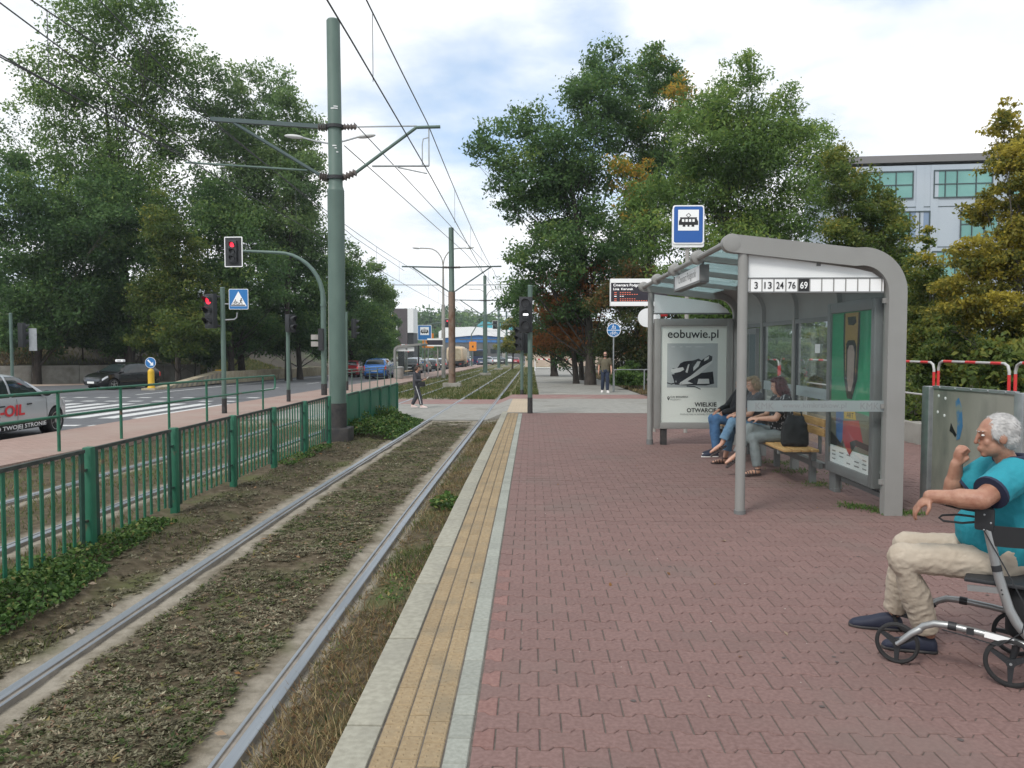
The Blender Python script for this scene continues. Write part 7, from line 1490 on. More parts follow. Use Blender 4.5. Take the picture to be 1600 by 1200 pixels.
def person(label, J, cl, vox=.009, group=None):
    """J: joints in world metres; clothes are children over one continuous body"""
    x0, y0, z0 = J['root']; t = thing('person', label, 'person', (x0, y0, z0), 0, group); O = Vector((x0, y0, z0))
    g = lambda k: Vector(J[k]) - O
    k = J.get('k', 1.0); bl = J.get('build', 1.0); belly = J.get('belly', 0.0)
    f, u, s = frame(J['face'], J.get('hup', (0, 0, 1)))
    shL, shR = g('shL'), g('shR'); sc = (shL + shR) / 2; pel = g('pelvis'); side = (shR - shL).normalized()
    spine = (sc - pel); sl = spine.length; su = spine.normalized(); fw = su.cross(side).normalized() * -1
    fw = side.cross(su).normalized() if side.cross(su).dot(Vector(J['face'])) < 0 else su.cross(side).normalized()
    if fw.dot(Vector(J['torso_f']) if 'torso_f' in J else Vector(J['face'])) < 0: fw = -fw
    bend = Vector(J.get('bend', (0, 0, 0)))
    def torso(mb, g_):
        R_ = [(-.16, .13, .10), (-.05, .165, .115), (.12, .165, .115 + belly*.7), (.32, .155, .112 + belly), (.55, .162, .112 + belly*.6), (.76, .175, .11), (.92, .165, .085), (1.0, .12, .062), (1.06, .065, .05)]
        rings = []
        for q, a, b in R_:
            c = pel + spine * q + bend * math.sin(max(0, min(1, q)) * math.pi) + fw * belly * .55 * math.exp(-((q - .35) / .3) ** 2)
            rings.append((c, side * (a * k * bl + g_), fw * (b * k * bl + g_)))
        mb.loft(rings, 22, 0, .9)
    b = MB(); torso(b, 0)
    hc = g('head'); nb = sc + su * .02
    b.cap(nb - su * .02, hc - u * .06 * k - f * .012 * k, .058 * k, .052 * k, 14)
    hm_ = head_shapes(b, hc, f, u, s, k)
    for q, nm in ((1, 'L'), (-1, 'R')):
        ak = J.get('armk', 1.0); b.cap(g('sh' + nm), g('el' + nm), .054*k*ak, .043*k*ak); b.cap(g('el' + nm), g('wr' + nm), .043*k*ak, .029*k*ak); b.cap(g('el'+nm).lerp(g('wr'+nm), .12), g('el'+nm).lerp(g('wr'+nm), .42), .044*k*ak, .043*k*ak)
        hand(b, g('wr' + nm), J['hd' + nm], J['pn' + nm], J.get('curl' + nm, .5), J.get('th' + nm, 1), k)
        b.cap(g('hip' + nm), g('kn' + nm), .080*k, .055*k); b.cap(g('kn' + nm), g('an' + nm), .053*k, .036*k); b.cap(g('kn'+nm).lerp(g('an'+nm), .12), g('kn'+nm).lerp(g('an'+nm), .4), .054*k, .052*k)
        a_, to = g('an' + nm), g('to' + nm); heel = a_ + (a_ - to).normalized() * .03; heel.z = min(heel.z, to.z + (a_.z - to.z) * .35) if J.get('flat' + nm, 1) else heel.z
        fr_ = .72 if cl['shoe'][0] == 'shoe' else 1.0; b.cap(heel.lerp(to, .1), heel.lerp(to, .62), .036*k*fr_, .034*k*fr_); b.cap(heel.lerp(to, .6), to if fr_ == 1 else heel.lerp(to, .85), .034*k*fr_, .022*k*fr_)
    obj('body', fuse(b, vox, 5), cl['skin'], t, None)
    # top
    m_, sleeve = cl['top']; b = MB(); torso(b, .016)
    for nm in 'LR':
        ak_ = J.get('armk', 1.0); e, w_ = g('el' + nm), g('wr' + nm); a = g('sh' + nm); a_in = a - (a - sc) * .18
        if sleeve == 'short':
            en = a.lerp(e, .74); b.cap(a_in, a, .074*k, .078*k); b.tube([a, a.lerp(e, .4), en], [.080*k*max(1, ak_*.97), .078*k*max(1, ak_*.97), .074*k*max(1, ak_*.97)], 16)
            if 'trim' in cl:
                c = MB(); d_ = (e - a).normalized(); c.tube([en - d_ * .011, en + d_ * .006], .077*k*max(1, ak_*.97), 20); obj('cuff', c, cl['trim'], t, 60)
        else: b.cap(a_in, a, .074*k, .074*k); b.cap(a, e, .073*k, .059*k); b.tube([e.lerp(a, .1), e, e.lerp(w_, .5), e.lerp(w_, .95)], [.058*k, .056*k, .05*k, .040*k], 14)
    me = fuse(b, vox, 6); wrinkle(me, cl.get('wr', .006), 9, 3.0, (1, 1, .8)); obj('top', me, m_, t, None)
    if 'trim' in cl:
        c = MB(); rr = []
        for q in range(20):
            a_ = 2 * math.pi * q / 20; rr.append(nb + su * (.035 + .012 * math.cos(a_) * -1) + side * math.sin(a_) * .078 * k + fw * (math.cos(a_) * .074 * k))
        c.tube(rr + [rr[0]], .019, 8, False, flat=1.0); obj('collar', c, cl['trim'], t, 60)
    # legs
    m_, ln = cl['legs']; b = MB(); ex = cl.get('loose', .016)
    rings = [(pel + spine * q, side * (a * k * bl + .02), fw * (c_ * k * bl + .02)) for q, a, c_ in ((-.20, .12, .09), (-.08, .165, .115), (.06, .166, .118), (.14, .158, .11))]
    b.loft(rings, 20)
    for nm in 'LR':
        h, kn, an = g('hip' + nm), g('kn' + nm), g('an' + nm); b.cap(h, kn, .084*k + ex, .060*k + ex)
        end = an.lerp(kn, {'long': .06, 'crop': .30}[ln]); b.tube([kn.lerp(h, .05), kn, kn.lerp(end, .5), end], [.055*k + ex, .061*k + ex, .056*k + ex * 1.25, (.042 if ln == 'long' else .050)*k + ex * 1.3], 16)
        b.cap(kn, kn.lerp(end, .1), .061*k + ex, .06*k + ex)
    me = fuse(b, vox, 6); wrinkle(me, cl.get('wr', .006) * .75, 15, 8.0, (1, 1, 1.3)); obj('trousers', me, m_, t, None)
    if ln == 'crop':
        for nm in 'LR':
            kn, an = g('kn'+nm), g('an'+nm); c = MB(); e = an.lerp(kn, .31); d_ = (an - kn).normalized(); c.tube([e - d_*.02, e + d_*.03], [.058*k + ex*1.2, .056*k + ex*1.2], 16); obj('turn_up', c, m_, t, 60)
    # shoes
    kind, m_ = cl['shoe'][:2]
    for nm in 'LR':
        a_, to = g('an' + nm), g('to' + nm); d_ = (to - a_); d_ = (d_ - Vector((0, 0, 1)) * d_.z).normalized() if J.get('flat' + nm, 1) else d_.normalized(); 
        upv = Vector((0, 0, 1)) if J.get('flat' + nm, 1) else (Vector((0, 0, 1)) - d_ * d_.z).normalized(); sd_ = d_.cross(upv).normalized()
        hl = Vector(a_) - d_ * .045; base = (to.z - .03*k) if J.get('flat' + nm, 1) else None
        L_ = max(.235 * k, (to - a_).dot(d_) + .085)
        if base is not None: hl.z = base
        else: hl = hl - upv * .065*k
        if kind == 'shoe':
            b = MB(); rings = []
            for q, w_, h in ((0, .024, .06), (.06, .036, .092), (.22, .040, .105), (.40, .042, .095), (.58, .046, .074), (.78, .046, .058), (.93, .034, .044), (1.0, .014, .028)):
                c = hl + d_ * L_ * q + upv * h * .5 * k; rings.append((c, sd_ * w_ * k * 1.08, upv * h * .52 * k))
            b.loft(rings, 16, 0, .8); so__ = obj('shoe', fuse(b, .008, 3), m_, t, None)
            c = MB(); c.loft([(hl + d_ * L_ * q + upv * .008, sd_ * w_ * k * 1.12, upv * .012) for q, w_ in ((-.01, .015), (.05, .035), (.3, .037), (.62, .045), (.82, .044), (.96, .028), (1.01, .012))], 14, 0, .6); obj('sole', c, cl['shoe'][2], so__, 50)
        else:
            c = MB(); c.loft([(hl + d_ * L_ * q + upv * .010, sd_ * w_ * k * 1.1, upv * .012) for q, w_ in ((-.02, .02), (.05, .034), (.3, .036), (.62, .044), (.82, .042), (.98, .024))], 14, 0, .6); so__ = obj('sandal', c, m_, t, 50)
            for q, h in ((.35, .075), (.52, .06), (.68, .05), (.80, .045)):
                cc = hl + d_ * L_ * q; st_ = [cc + sd_ * .044*k * math.cos(R(a)) + upv * (.012 + h * .9 * k * math.sin(R(a))) for a in range(0, 181, 20)]; obj('strap', MB().tube(st_, .007, 6), m_, so__, 60)
            cc = a_ - d_ * .0; obj('strap', MB().tube([cc + sd_ * .044*k * math.cos(R(a)) - d_ * .042*k * math.sin(R(a)) - upv * .01 for a in range(0, 361, 30)], .007, 6, False), m_, so__, 60)
    # hair and eyes
    hm2, style = cl['hair']; b = MB(); m4 = hm_
    if style != 'bald':
        b.ell((0, -.028, .033), (.080, .090, .087), 20, 14, M=m4); b.ell((0, -.052, -.010), (.070, .058, .075), 16, 12, M=m4)
        for q in (-1, 1): b.ell((q*.066, -.004, .02), (.016, .042, .05), 10, 8, M=m4)
    if style == 'long': b.ell((0, -.075, -.10), (.075, .045, .14), 16, 12, M=m4); b.ell((0, .02, .085), (.07, .06, .035), 14, 8, M=m4); [b.ell((q*.072, .0, -.05), (.022, .05, .10), 12, 8, M=m4) for q in (-1, 1)]
    if style == 'bob': b.ell((0, -.04, -.03), (.088, .08, .10), 16, 12, M=m4); b.ell((0, .03, .09), (.065, .06, .03), 14, 8, M=m4)
    if style == 'bun': b.ell((0, -.10, .06), (.04, .04, .04), 12, 8, M=m4)
    me = fuse(b, min(vox, .008), 4); wrinkle(me, .0035, 65, 2, (1, 1, .45)); ho_ = obj('hair', me, hm2, t, None); strands(ho_, me, J.get('hairs', 900), hm2, m4, {'long': .09, 'bob': .06}.get(style, .028), J.get('hw', .0028))
    for q in (-1, 1):
        if 'glasses' in cl: e = MB().ell((q*.034, .086, .008), (.026, .010, .018), 12, 8, M=m4); obj('sunglass_lens', e, M['black_ink'], t, 60)
        else:
            e = MB().ell((q*.031, .0715, .010), (.013, .010, .006), 12, 8, M=m4); eo = obj('eye', e, M['eye'], t, 60); e = MB().ell((q*.031, .0795, .010), (.0055, .003, .0052), 10, 6, M=m4); obj('iris', e, M['iris'], eo, 60)
            e = MB().cap(m4 @ V3(q*.014, .086, .030), m4 @ V3(q*.046, .074, .032), .0035*k, .0025*k, 6); obj('eyebrow', e, cl.get('brow', hm2), t, 60)
    if 'beard' in cl: b = MB(); b.ell((0, .038, -.078), (.058, .062, .050), 16, 10, M=m4); me = fuse(b, .008, 3); wrinkle(me, .004, 50); obj('beard', me, cl['beard'], t, None)
    return t, hm_

def strands(parent, me, n, m, m4, ln, wd):
    """locks lying on the hair cap, combed back and down"""
    rg = np.random.default_rng(n); nv = len(me.vertices); co = np.zeros(nv*3, np.float32); no = np.zeros(nv*3, np.float32); me.vertices.foreach_get('co', co); me.vertex_normals.foreach_get('vector', no)
    co = co.reshape(-1, 3); no = no.reshape(-1, 3); i = rg.integers(0, nv, n); P = co[i]; nn = no[i]; back = -np.array(m4.to_3x3() @ Vector((0, 1, .9)))[None]; back = np.repeat(back, n, 0) + rg.normal(0, .35, (n, 3))
    back -= nn * (back * nn).sum(1, keepdims=True); back /= np.linalg.norm(back, axis=1, keepdims=True) + 1e-9
    d = back + nn * rg.uniform(.0, .28, (n, 1)); L = ln * rg.uniform(.5, 1.2, (n, 1)); U = d * L * .5; V = np.cross(nn, back) * wd * rg.uniform(.6, 1.4, (n, 1))
    o = quads('hair_strands', (P + nn * .0015 + U * .6).astype(np.float32), U, V, rg.random(n), m, parent, 0); o['kind'] = 'stuff'
# the old man in the foreground, seated on his walker
man, hm_ = person('white haired man in a teal polo shirt and beige trousers seated on a walking frame', dict(
    root=(2.54, 4.45, 0), head=(2.525, 4.40, 1.265), face=(-.97, .22, -.10), torso_f=(-.85, .5, 0), pelvis=(2.60, 4.46, .60), shL=(2.56, 4.255, 1.085), shR=(2.685, 4.60, 1.085), bend=(.05, -.02, 0), build=1.12, belly=.085, armk=1.2, hairs=4200, hw=.0013,
    elL=(2.30, 4.12, .965), wrL=(2.115, 4.27, .955), hdL=(-.62, .28, -.72), pnL=(.55, .0, -.6), curlL=.55, thL=1,
    elR=(2.455, 4.70, .885), wrR=(2.44, 4.63, 1.075), hdR=(.02, -.25, 1), pnR=(1, .1, .15), curlR=1.75, thR=-1,
    hipL=(2.55, 4.36, .57), hipR=(2.62, 4.57, .57), knL=(2.075, 4.48, .57), knR=(2.24, 4.78, .565), anL=(2.27, 4.56, .105), anR=(2.24, 4.92, .105), toL=(2.075, 4.62, .032), toR=(2.03, 4.985, .032)),
    dict(skin=M['skin_tan'], top=(M['teal_polo'], 'short'), trim=M['navy_trim'], legs=(M['beige_cloth'], 'long'), loose=.020, shoe=('shoe', M['navy_shoe'], M['black_paint']), hair=(M['hair_white'], 'short'), wr=.0075), vox=.0062)
obj('ring', MB().tube([Vector((2.435 - 2.54, 4.62 - 4.45, 1.15)) + Vector((0, .011 * math.cos(R(a)), .011 * math.sin(R(a)))) for a in range(0, 361, 30)], .002, 6, False), M['yellow'], man)
# three people on the bench
person('grey haired man in black top and blue jeans, farthest on the shelter bench', dict(
    root=(3.38, 13.1, gz(13.1)), head=(3.40, 13.05, 1.14), face=(-.95, -.15, -.25), torso_f=(-1, 0, 0), pelvis=(3.40, 13.1, .56), shL=(3.42, 12.89, .985), shR=(3.42, 13.29, .985), build=1.05, belly=.03,
    elL=(3.24, 12.80, .74), wrL=(3.06, 12.93, .68), hdL=(-.6, .2, -.75), pnL=(.6, .2, -.5), curlL=.6, thL=1, elR=(3.25, 13.36, .75), wrR=(3.06, 13.15, .70), hdR=(-.7, -.5, -.3), pnR=(.2, .2, -1), curlR=.7, thR=-1,
    hipL=(3.36, 13.0, .54), hipR=(3.36, 13.2, .54), knL=(2.97, 12.93, .58), knR=(2.99, 13.27, .56), anL=(2.96, 12.90, .08), anR=(3.06, 13.3, .07), toL=(2.77, 12.88, 0.0), toR=(2.87, 13.28, -.01)),
    dict(skin=M['skin_tan'], top=(M['black_cloth'], 'long'), legs=(M['denim'], 'long'), shoe=('shoe', M['navy_shoe'], M['white_shoe']), hair=(M['hair_grey'], 'short')), .011)
person('fair haired woman in dark top and rolled up light jeans, middle of the bench', dict(
    root=(3.40, 12.1, gz(12)), k=.95, head=(3.30, 12.04, 1.19), face=(-.97, -.1, -.3), torso_f=(-1, 0, 0), pelvis=(3.42, 12.1, .55), shL=(3.36, 11.92, 1.0), shR=(3.38, 12.27, 1.0), belly=.02,
    elL=(3.23, 11.88, .75), wrL=(3.05, 11.99, .72), hdL=(-.8, .4, -.1), pnL=(.1, .3, -1), curlL=.7, thL=1, elR=(3.25, 12.30, .75), wrR=(3.05, 12.15, .72), hdR=(-.8, -.4, -.1), pnR=(.1, -.2, -1), curlR=.7, thR=-1,
    hipL=(3.38, 12.0, .53), hipR=(3.38, 12.2, .53), knL=(2.99, 11.98, .62), knR=(3.02, 12.14, .50), anL=(2.83, 11.96, .28), anR=(2.93, 12.14, .07), toL=(2.67, 11.95, .17), toR=(2.75, 12.12, .0), flatL=0),
    dict(skin=M['skin'], top=(M['grey_cloth'], 'short'), legs=(M['denim_light'], 'crop'), shoe=('sandal', M['sandal']), hair=(M['hair_blond'], 'bob')), .010)
person('woman with dark red hair, black patterned blouse and grey jeans nearest on the bench', dict(
    root=(3.42, 11.05, 0), k=.97, head=(3.36, 11.0, 1.215), face=(-.96, .2, -.3), torso_f=(-1, 0, 0), pelvis=(3.45, 11.05, .56), shL=(3.43, 10.86, 1.03), shR=(3.43, 11.23, 1.03), belly=.035, build=1.05,
    elL=(3.28, 10.80, .78), wrL=(3.09, 10.93, .765), hdL=(-.85, .4, 0), pnL=(.1, .4, -1), curlL=.8, thL=1, elR=(3.28, 11.26, .78), wrR=(3.09, 11.1, .765), hdR=(-.85, -.4, 0), pnR=(.1, -.2, -1), curlR=.8, thR=-1,
    hipL=(3.40, 10.95, .54), hipR=(3.40, 11.15, .54), knL=(3.02, 10.92, .50), knR=(2.98, 11.0, .625), anL=(3.06, 10.86, .095), anR=(2.80, 10.94, .27), toL=(2.89, 10.82, .035), toR=(2.65, 10.92, .16), flatR=0),
    dict(skin=M['skin'], top=(M['pattern'], 'short'), legs=(M['grey_jean'], 'long'), shoe=('sandal', M['sandal']), hair=(M['hair_red'], 'long')), .010)
bg_ = thing('handbag', 'black handbag on the bench beside the red haired woman', 'bag', (3.42, 10.45, .455))
b = MB(); b.loft([((0, 0, z), (.165 * a, 0, 0), (0, .10 * c, 0)) for z, a, c in ((0, .9, .9), (.03, 1.02, 1.1), (.15, 1.0, 1.0), (.28, .9, .7), (.36, .72, .35), (.40, .6, .15))], 20, 0, .6); me = fuse(b, .012, 3); wrinkle(me, .014, 7, 4); obj('bag_body', me, M['black_cloth'], bg_, None); obj('strap', MB().tube([(-.09, 0, .37), (-.07, .02, .50), (0, .04, .57), (.07, .02, .50), (.09, 0, .37)], .010, 8), M['black_cloth'], bg_)
# man walking up the footpath
mx_, my_ = 3.26, 35.7; z0 = gz(my_)
def S_(dx, dy, z): return (mx_ + dx, my_ + dy, z0 + z)
person('bearded man in khaki shirt, dark jeans and white shoes walking beside the path sign', dict(
    root=(mx_, my_, z0), k=1.06, head=S_(0, -.03, 1.70), face=(-.12, -1, -.05), pelvis=S_(0, 0, .97), shL=S_(.195, 0, 1.47), shR=S_(-.195, 0, 1.47), build=1.0,
    elL=S_(.27, .03, 1.16), wrL=S_(.27, -.10, .92), hdL=(0, -.25, -1), pnL=(-1, 0, 0), thL=1, elR=S_(-.27, .04, 1.16), wrR=S_(-.29, -.02, .90), hdR=(0, -.1, -1), pnR=(1, 0, 0), thR=-1,
    hipL=S_(.095, 0, .95), hipR=S_(-.095, 0, .95), knL=S_(.10, -.10, .52), knR=S_(-.10, -.02, .52), anL=S_(.10, -.12, .09), anR=S_(-.11, .12, .10), toL=S_(.13, -.32, .032), toR=S_(-.14, -.06, .032)),
    dict(skin=M['skin'], top=(M['khaki'], 'short'), legs=(M['denim_dark'], 'long'), shoe=('shoe', M['white_shoe'], M['white_shoe']), hair=(M['hair_brown'], 'short'), beard=M['hair_brown'], glasses=1), .012)
# woman crossing the tracks
wx, wy_, wz = -4.05, 28.0, gz(28) + TR + .004
def W_(dx, dy, z): return (wx + dx, wy_ + dy, wz + z)
t, _ = person('woman in dark sports clothes with pale shoes looking at a phone while crossing the tracks', dict(
    root=(wx, wy_, wz), k=.9, head=W_(.05, -.02, 1.39), face=(.85, -.35, -.45), torso_f=(.95, -.3, 0), pelvis=W_(0, 0, .78), shL=W_(.05, .16, 1.21), shR=W_(-.05, -.16, 1.21),
    elL=W_(.09, .20, .97), wrL=W_(.27, .05, .98), hdL=(.8, -.4, .3), pnL=(-.2, 0, 1), thL=-1, curlL=.8, elR=W_(.0, -.23, .96), wrR=W_(.22, -.17, .97), hdR=(.9, .3, .2), pnR=(-.2, 0, 1), thR=1, curlR=.8,
    hipL=W_(0, .085, .76), hipR=W_(0, -.085, .76), knL=W_(-.02, .085, .41), knR=W_(.12, -.085, .42), anL=W_(-.17, .09, .10), anR=W_(.18, -.09, .085), toL=W_(-.01, .06, .03), toR=W_(.36, -.13, .03)),
    dict(skin=M['skin'], top=(M['grey_cloth'], 'long'), legs=(M['grey_cloth'], 'long'), shoe=('shoe', M['pink_shoe'], M['white_shoe']), hair=(M['hair_brown'], 'bob')), .011)
obj('side_stripe', MB().tube([Vector(W_(.0, -.20, .78)) - Vector((wx, wy_, wz)), Vector((.11, -.168, .42)), Vector((.175, -.145, .13))], .009, 6), M['white_clean'], t)
ph = thing('phone', 'pale phone in the crossing woman hands', 'phone', W_(.40, -.09, 1.06)); obj('phone_body', MB().cbox((0, 0, 0), (.075, .15, .012), .004, ry=R(-50)), M['white_clean'], ph); 
sbg = thing('shoulder_bag', 'small black bag at the crossing woman hip', 'bag', W_(.20, -.2, .84)); obj('bag_body', MB().cbox((0, 0, 0), (.26, .09, .17), .03), M['black_cloth'], sbg); obj('strap', MB().tube([(-.1, 0, .08), (-.22, .03, .32), (-.2, .18, .40)], .008, 6), M['black_cloth'], sbg)

# ------------------------------------------------------------------ walking frame
M['alu'] = mat('silver grey frame tube', (.30,.31,.31), .38, .65, c2=(.35,.36,.36), scale=5)
rl = thing('walking_frame', 'silver walking frame with black wheels and backrest strap carrying the seated man', 'walker', (2.38, 4.40, 0))
RO = Vector((2.38, 4.40, 0)); A0 = Vector((2.02, 4.40, 0)) - RO; D = Vector((.832, -.555, 0)); PN = Vector((.555, .832, 0))
def rp_(t_, z, off=0): return A0 + D * t_ + PN * off + Vector((0, 0, z))
yaw = math.atan2(D.y, D.x)
for off, near_ in ((0, 1), (.52, 0)):
    sg = -1 if near_ else 1
    # upright: handle down to the rear, curving into the lower rail
    up = [rp_(.41, .84, off), rp_(.43, .74, off), rp_(.47, .56, off), rp_(.52, .40, off), rp_(.555, .335, off), rp_(.59, .29, off), rp_(.62, .255, off)]
    obj('upright', MB().tube(up, [.019, .019, .020, .020, .020, .019, .018], 12, flat=1.25), M['alu'], rl, 60)
    low = [rp_(.10, .205, off), rp_(.13, .235, off), rp_(.18, .258, off), rp_(.25, .262, off), rp_(.40, .252, off), rp_(.54, .236, off), rp_(.63, .225, off)]
    obj('lower_tube', MB().tube(low, [.018, .0185, .019, .019, .018, .018, .017], 12), M['alu'], rl, 60)
    obj('tube_joint', MB().tube([rp_(.245, .262, off), rp_(.285, .26, off)], .0225, 12), M['dark'], rl, 60); obj('upright_band', MB().tube([rp_(.456, .62, off), rp_(.463, .59, off)], .0245, 12), M['dark'], rl, 60)
    if near_:
        obj('frame_label', MB().box((rp_(.48, .247, off - .0185))[:], (.13, .002, .03), yaw, ry=R(6)), M['white_clean'], rl, None); obj('reflector', MB().box((rp_(.35, .255, off - .0195))[:], (.035, .004, .035), yaw), M['dark'], rl, None)
        for q in range(2): obj('peg_hole', MB().ell((rp_(.485 + q*.005, .50 - q * .022, off - .021))[:], (.005, .003, .005), 8, 5), M['dark'], rl)
        obj('brake_cable', MB().tube([rp_(.40, .80, -.03), rp_(.50, .62, -.045), rp_(.60, .42, -.04), rp_(.58, .30, -.035), rp_(.48, .21, -.03), rp_(.36, .225, -.024), rp_(.22, .24, -.022)], .0035, 6), M['dark'], rl)
    # handle, grip and brake loop
    obj('handle_housing', MB().cbox((rp_(.40, .855, off))[:], (.09, .045, .12), .015, yaw), M['dark'], rl); obj('grip', MB().tube([rp_(.43, .90, off), rp_(.32, .905, off), rp_(.22, .915, off)], [.02, .018, .015], 10), M['dark'], rl, 60)
    lp_ = [rp_(.36, .86, off), rp_(.28, .862, off), rp_(.205, .85, off), rp_(.19, .835, off), rp_(.21, .82, off), rp_(.30, .82, off), rp_(.37, .835, off)]
    obj('brake_lever', MB().tube(lp_, .006, 8), M['dark'], rl)
    # wheels: front castor and rear wheel with three spokes
    for nm, tt_, rw, hz in (('castor', .0, .113, .113), ('rear', .535, .125, .125)):
        c = rp_(tt_, hz, off - (.0 if nm == 'castor' else .01)); wm = Matrix.Translation(c) @ Matrix.Rotation(yaw, 4, 'Z') @ Matrix.Rotation(R(90), 4, 'X')
        wv = obj('wheel', MB().lathe([(rw*.84, -.013), (rw*.93, -.015), (rw, -.008), (rw, .008), (rw*.93, .015), (rw*.84, .013), (rw*.82, 0), (rw*.84, -.013)], 32, 0, wm, False), M['tyre'], rl, 50)
        sp_ = MB().lathe([(.001, -.016), (.022, -.016), (.022, .016), (.001, .016)], 14, 0, wm)
        for q in range(3):
            a_ = 2*math.pi*q/3 + .5 + off; d_ = (math.cos(a_), math.sin(a_)); n_ = (-d_[1], d_[0]); w0, w1 = .016, .009
            for zz_ in (0,): sp_.add([(d_[0]*.01 + n_[0]*w0*s1, d_[1]*.01 + n_[1]*w0*s1, z_) for s1 in (-1, 1) for z_ in (-.009, .009)] + [(d_[0]*rw*.85 + n_[0]*w1*s1, d_[1]*rw*.85 + n_[1]*w1*s1, z_) for s1 in (-1, 1) for z_ in (-.009, .009)], [(0,4,5,1),(2,3,7,6),(0,2,6,4),(1,5,7,3)], 0, wm)
        obj('spokes', sp_, M['dark'], wv, 40); obj('hub_bolt', MB().lathe([(.001, -.02), (.007, -.02), (.007, .02), (.001, .02)], 10, 0, wm), M['galv'], wv, 40)
        if nm == 'castor': obj('fork', MB().tube([rp_(.115, .215, off), rp_(.07, .185, off - .02), rp_(.02, .13, off - .022), rp_(0, .113, off - .022)], [.02, .018, .013, .012], 8).tube([rp_(.07, .185, off + .02), rp_(0, .113, off + .022)], [.014, .011], 8), M['alu'] if near_ else M['dark'], rl, 60)
        else: obj('rear_fork', MB().tube([rp_(.56, .245, off - .0), rp_(.55, .18, off + .018), rp_(.535, .125, off + .018)], [.022, .018, .014], 8), M['dark'], rl, 60)
for tt_, z in ((.50, .505),):
    obj('seat', MB().cbox((rp_(.46, .515, .26))[:], (.30, .47, .025), .010, yaw), M['dark'], rl); obj('seat_bracket', MB().box((rp_(.40, .485, .0))[:], (.14, .012, .03), yaw, ry=R(-4)), M['alu'], rl, None)
obj('cross_brace', MB().tube([rp_(.50, .42, 0), rp_(.56, .40, .26), rp_(.50, .42, .52)], .014, 8).tube([rp_(.62, .26, 0), rp_(.62, .26, .52)], .013, 8), M['dark'], rl)
bag = MB().loft([(rp_(.60, z, .26), D * (.11 * a), PN * (.19 * a)) for z, a in ((.22, .8), (.25, .98), (.40, 1.0), (.48, .95))], 20, 0, .5); obj('under_seat_bag', bag, M['black_cloth'], rl, 50)
# backrest strap round the man's back
strap = MB(); inner, outer = [], []
for q in range(17):
    a_ = math.pi * q / 16; c = rp_(.43, 0, .26); inner.append(c + D * (.335 * math.sin(a_)) ** 1.0 - PN * .262 * math.cos(a_)); 
vs_ = []; 
for p in inner:
    o_ = (p - rp_(.43, 0, .26)).normalized() * .012
    vs_ += [p + Vector((0, 0, .72)), p + o_ + Vector((0, 0, .72)), p + o_ + Vector((0, 0, .825)), p + Vector((0, 0, .825))]
fs_ = [(4*j+s_, 4*j+(s_+1) % 4, 4*j+4+(s_+1) % 4, 4*j+4+s_) for j in range(16) for s_ in range(4)] + [(3, 2, 1, 0), (64, 65, 66, 67)]
strap.add(vs_, fs_); obj('backrest_strap', strap, M['black_cloth'], rl, 50)
for q in range(3): obj('rivet', MB().ell((rp_(.40 + .03 * (q % 2), .88 - .04*q, -.024))[:], (.006, .004, .006), 8, 5), M['galv'], rl)
# ------------------------------------------------------------------ ground cover
def ground_z(X, Y): return np.array([bedz(x, y) for x, y in zip(X, Y)])
G_DRY = leafmat('dry grass', [(0, (.085,.10,.035)), (.25, (.13,.12,.055)), (.45, (.17,.095,.05)), (.65, (.25,.19,.095)), (1, (.42,.34,.19))], .3, .15)
G_GREEN = leafmat('verge grass', [(0, (.035,.06,.018)), (.5, (.085,.115,.035)), (.8, (.16,.155,.06)), (1, (.28,.22,.10))], .3, .15)
G_WEED = leafmat('weed leaves', [(0, (.03,.065,.018)), (.45, (.07,.14,.034)), (.8, (.14,.215,.055)), (1, (.28,.24,.09))], .3, .2)
G_SEDUM = leafmat('withered sedum leaves', [(0, (.05,.045,.026)), (.35, (.125,.115,.068)), (.65, (.23,.215,.145)), (.82, (.17,.095,.06)), (1, (.40,.37,.26))], .2, .15)
def blades(name, X, Y, Z, h, wd, m, seed=0, lean=.5, tintm=.45, tints=.2):
    rg = np.random.default_rng(seed); n = len(X); a = rg.uniform(0, 6.283, n); l = rg.normal(0, lean, (n, 2)); hh_ = h * rg.uniform(.45, 1.3, n)
    d = np.stack([l[:, 0], l[:, 1], np.ones(n)], 1); d /= np.linalg.norm(d, axis=1, keepdims=True); U = d * hh_[:, None] * .5
    V = np.stack([np.cos(a), np.sin(a), np.zeros(n)], 1) * (wd * rg.uniform(.6, 1.3, n))[:, None] * .5
    P = np.stack([X, Y, Z], 1) + U * .9
    t = np.clip(tintm + tints * rg.normal(size=n) + np.array([.22 * mnoise.noise(Vector((x * 1.4, y * 1.4, 7))) for x, y in zip(X, Y)]), 0, 1)
    o = quads(name, P.astype(np.float32), U, V, t, m); o['kind'] = 'stuff'; return o
def dens(n, x0, x1, y0, y1, p=1.6, seed=0):
    """more points towards the camera"""
    rg = np.random.default_rng(seed); f = rg.random(n) ** p; return rg.uniform(x0, x1, n), y0 + (y1 - y0) * f
def patchy(X, Y, fr, thr, soft=.15, seed=0):
    rg = np.random.default_rng(seed); k = np.array([mnoise.noise(Vector((x * fr, y * fr, seed))) for x, y in zip(X, Y)]); return k + rg.normal(0, soft, len(X)) > thr
X, Y = dens(17000, -1.36, -.87, 2.6, 23, 1.9, 1); kp = patchy(X, Y, 1.3, -.18, .2, 3); X, Y = X[kp], Y[kp]
blades('dry_grass', X, Y, ground_z(X, Y), .085, .006, G_DRY, 1, .85, .48, .30)
X, Y = dens(9000, -1.32, -.87, 2.6, 23, 1.6, 21); kp = patchy(X, Y, .9, .18, .1, 9); X, Y = X[kp], Y[kp]
blades('verge_grass', X, Y, ground_z(X, Y), .10, .009, G_GREEN, 2, .7, .4, .2)
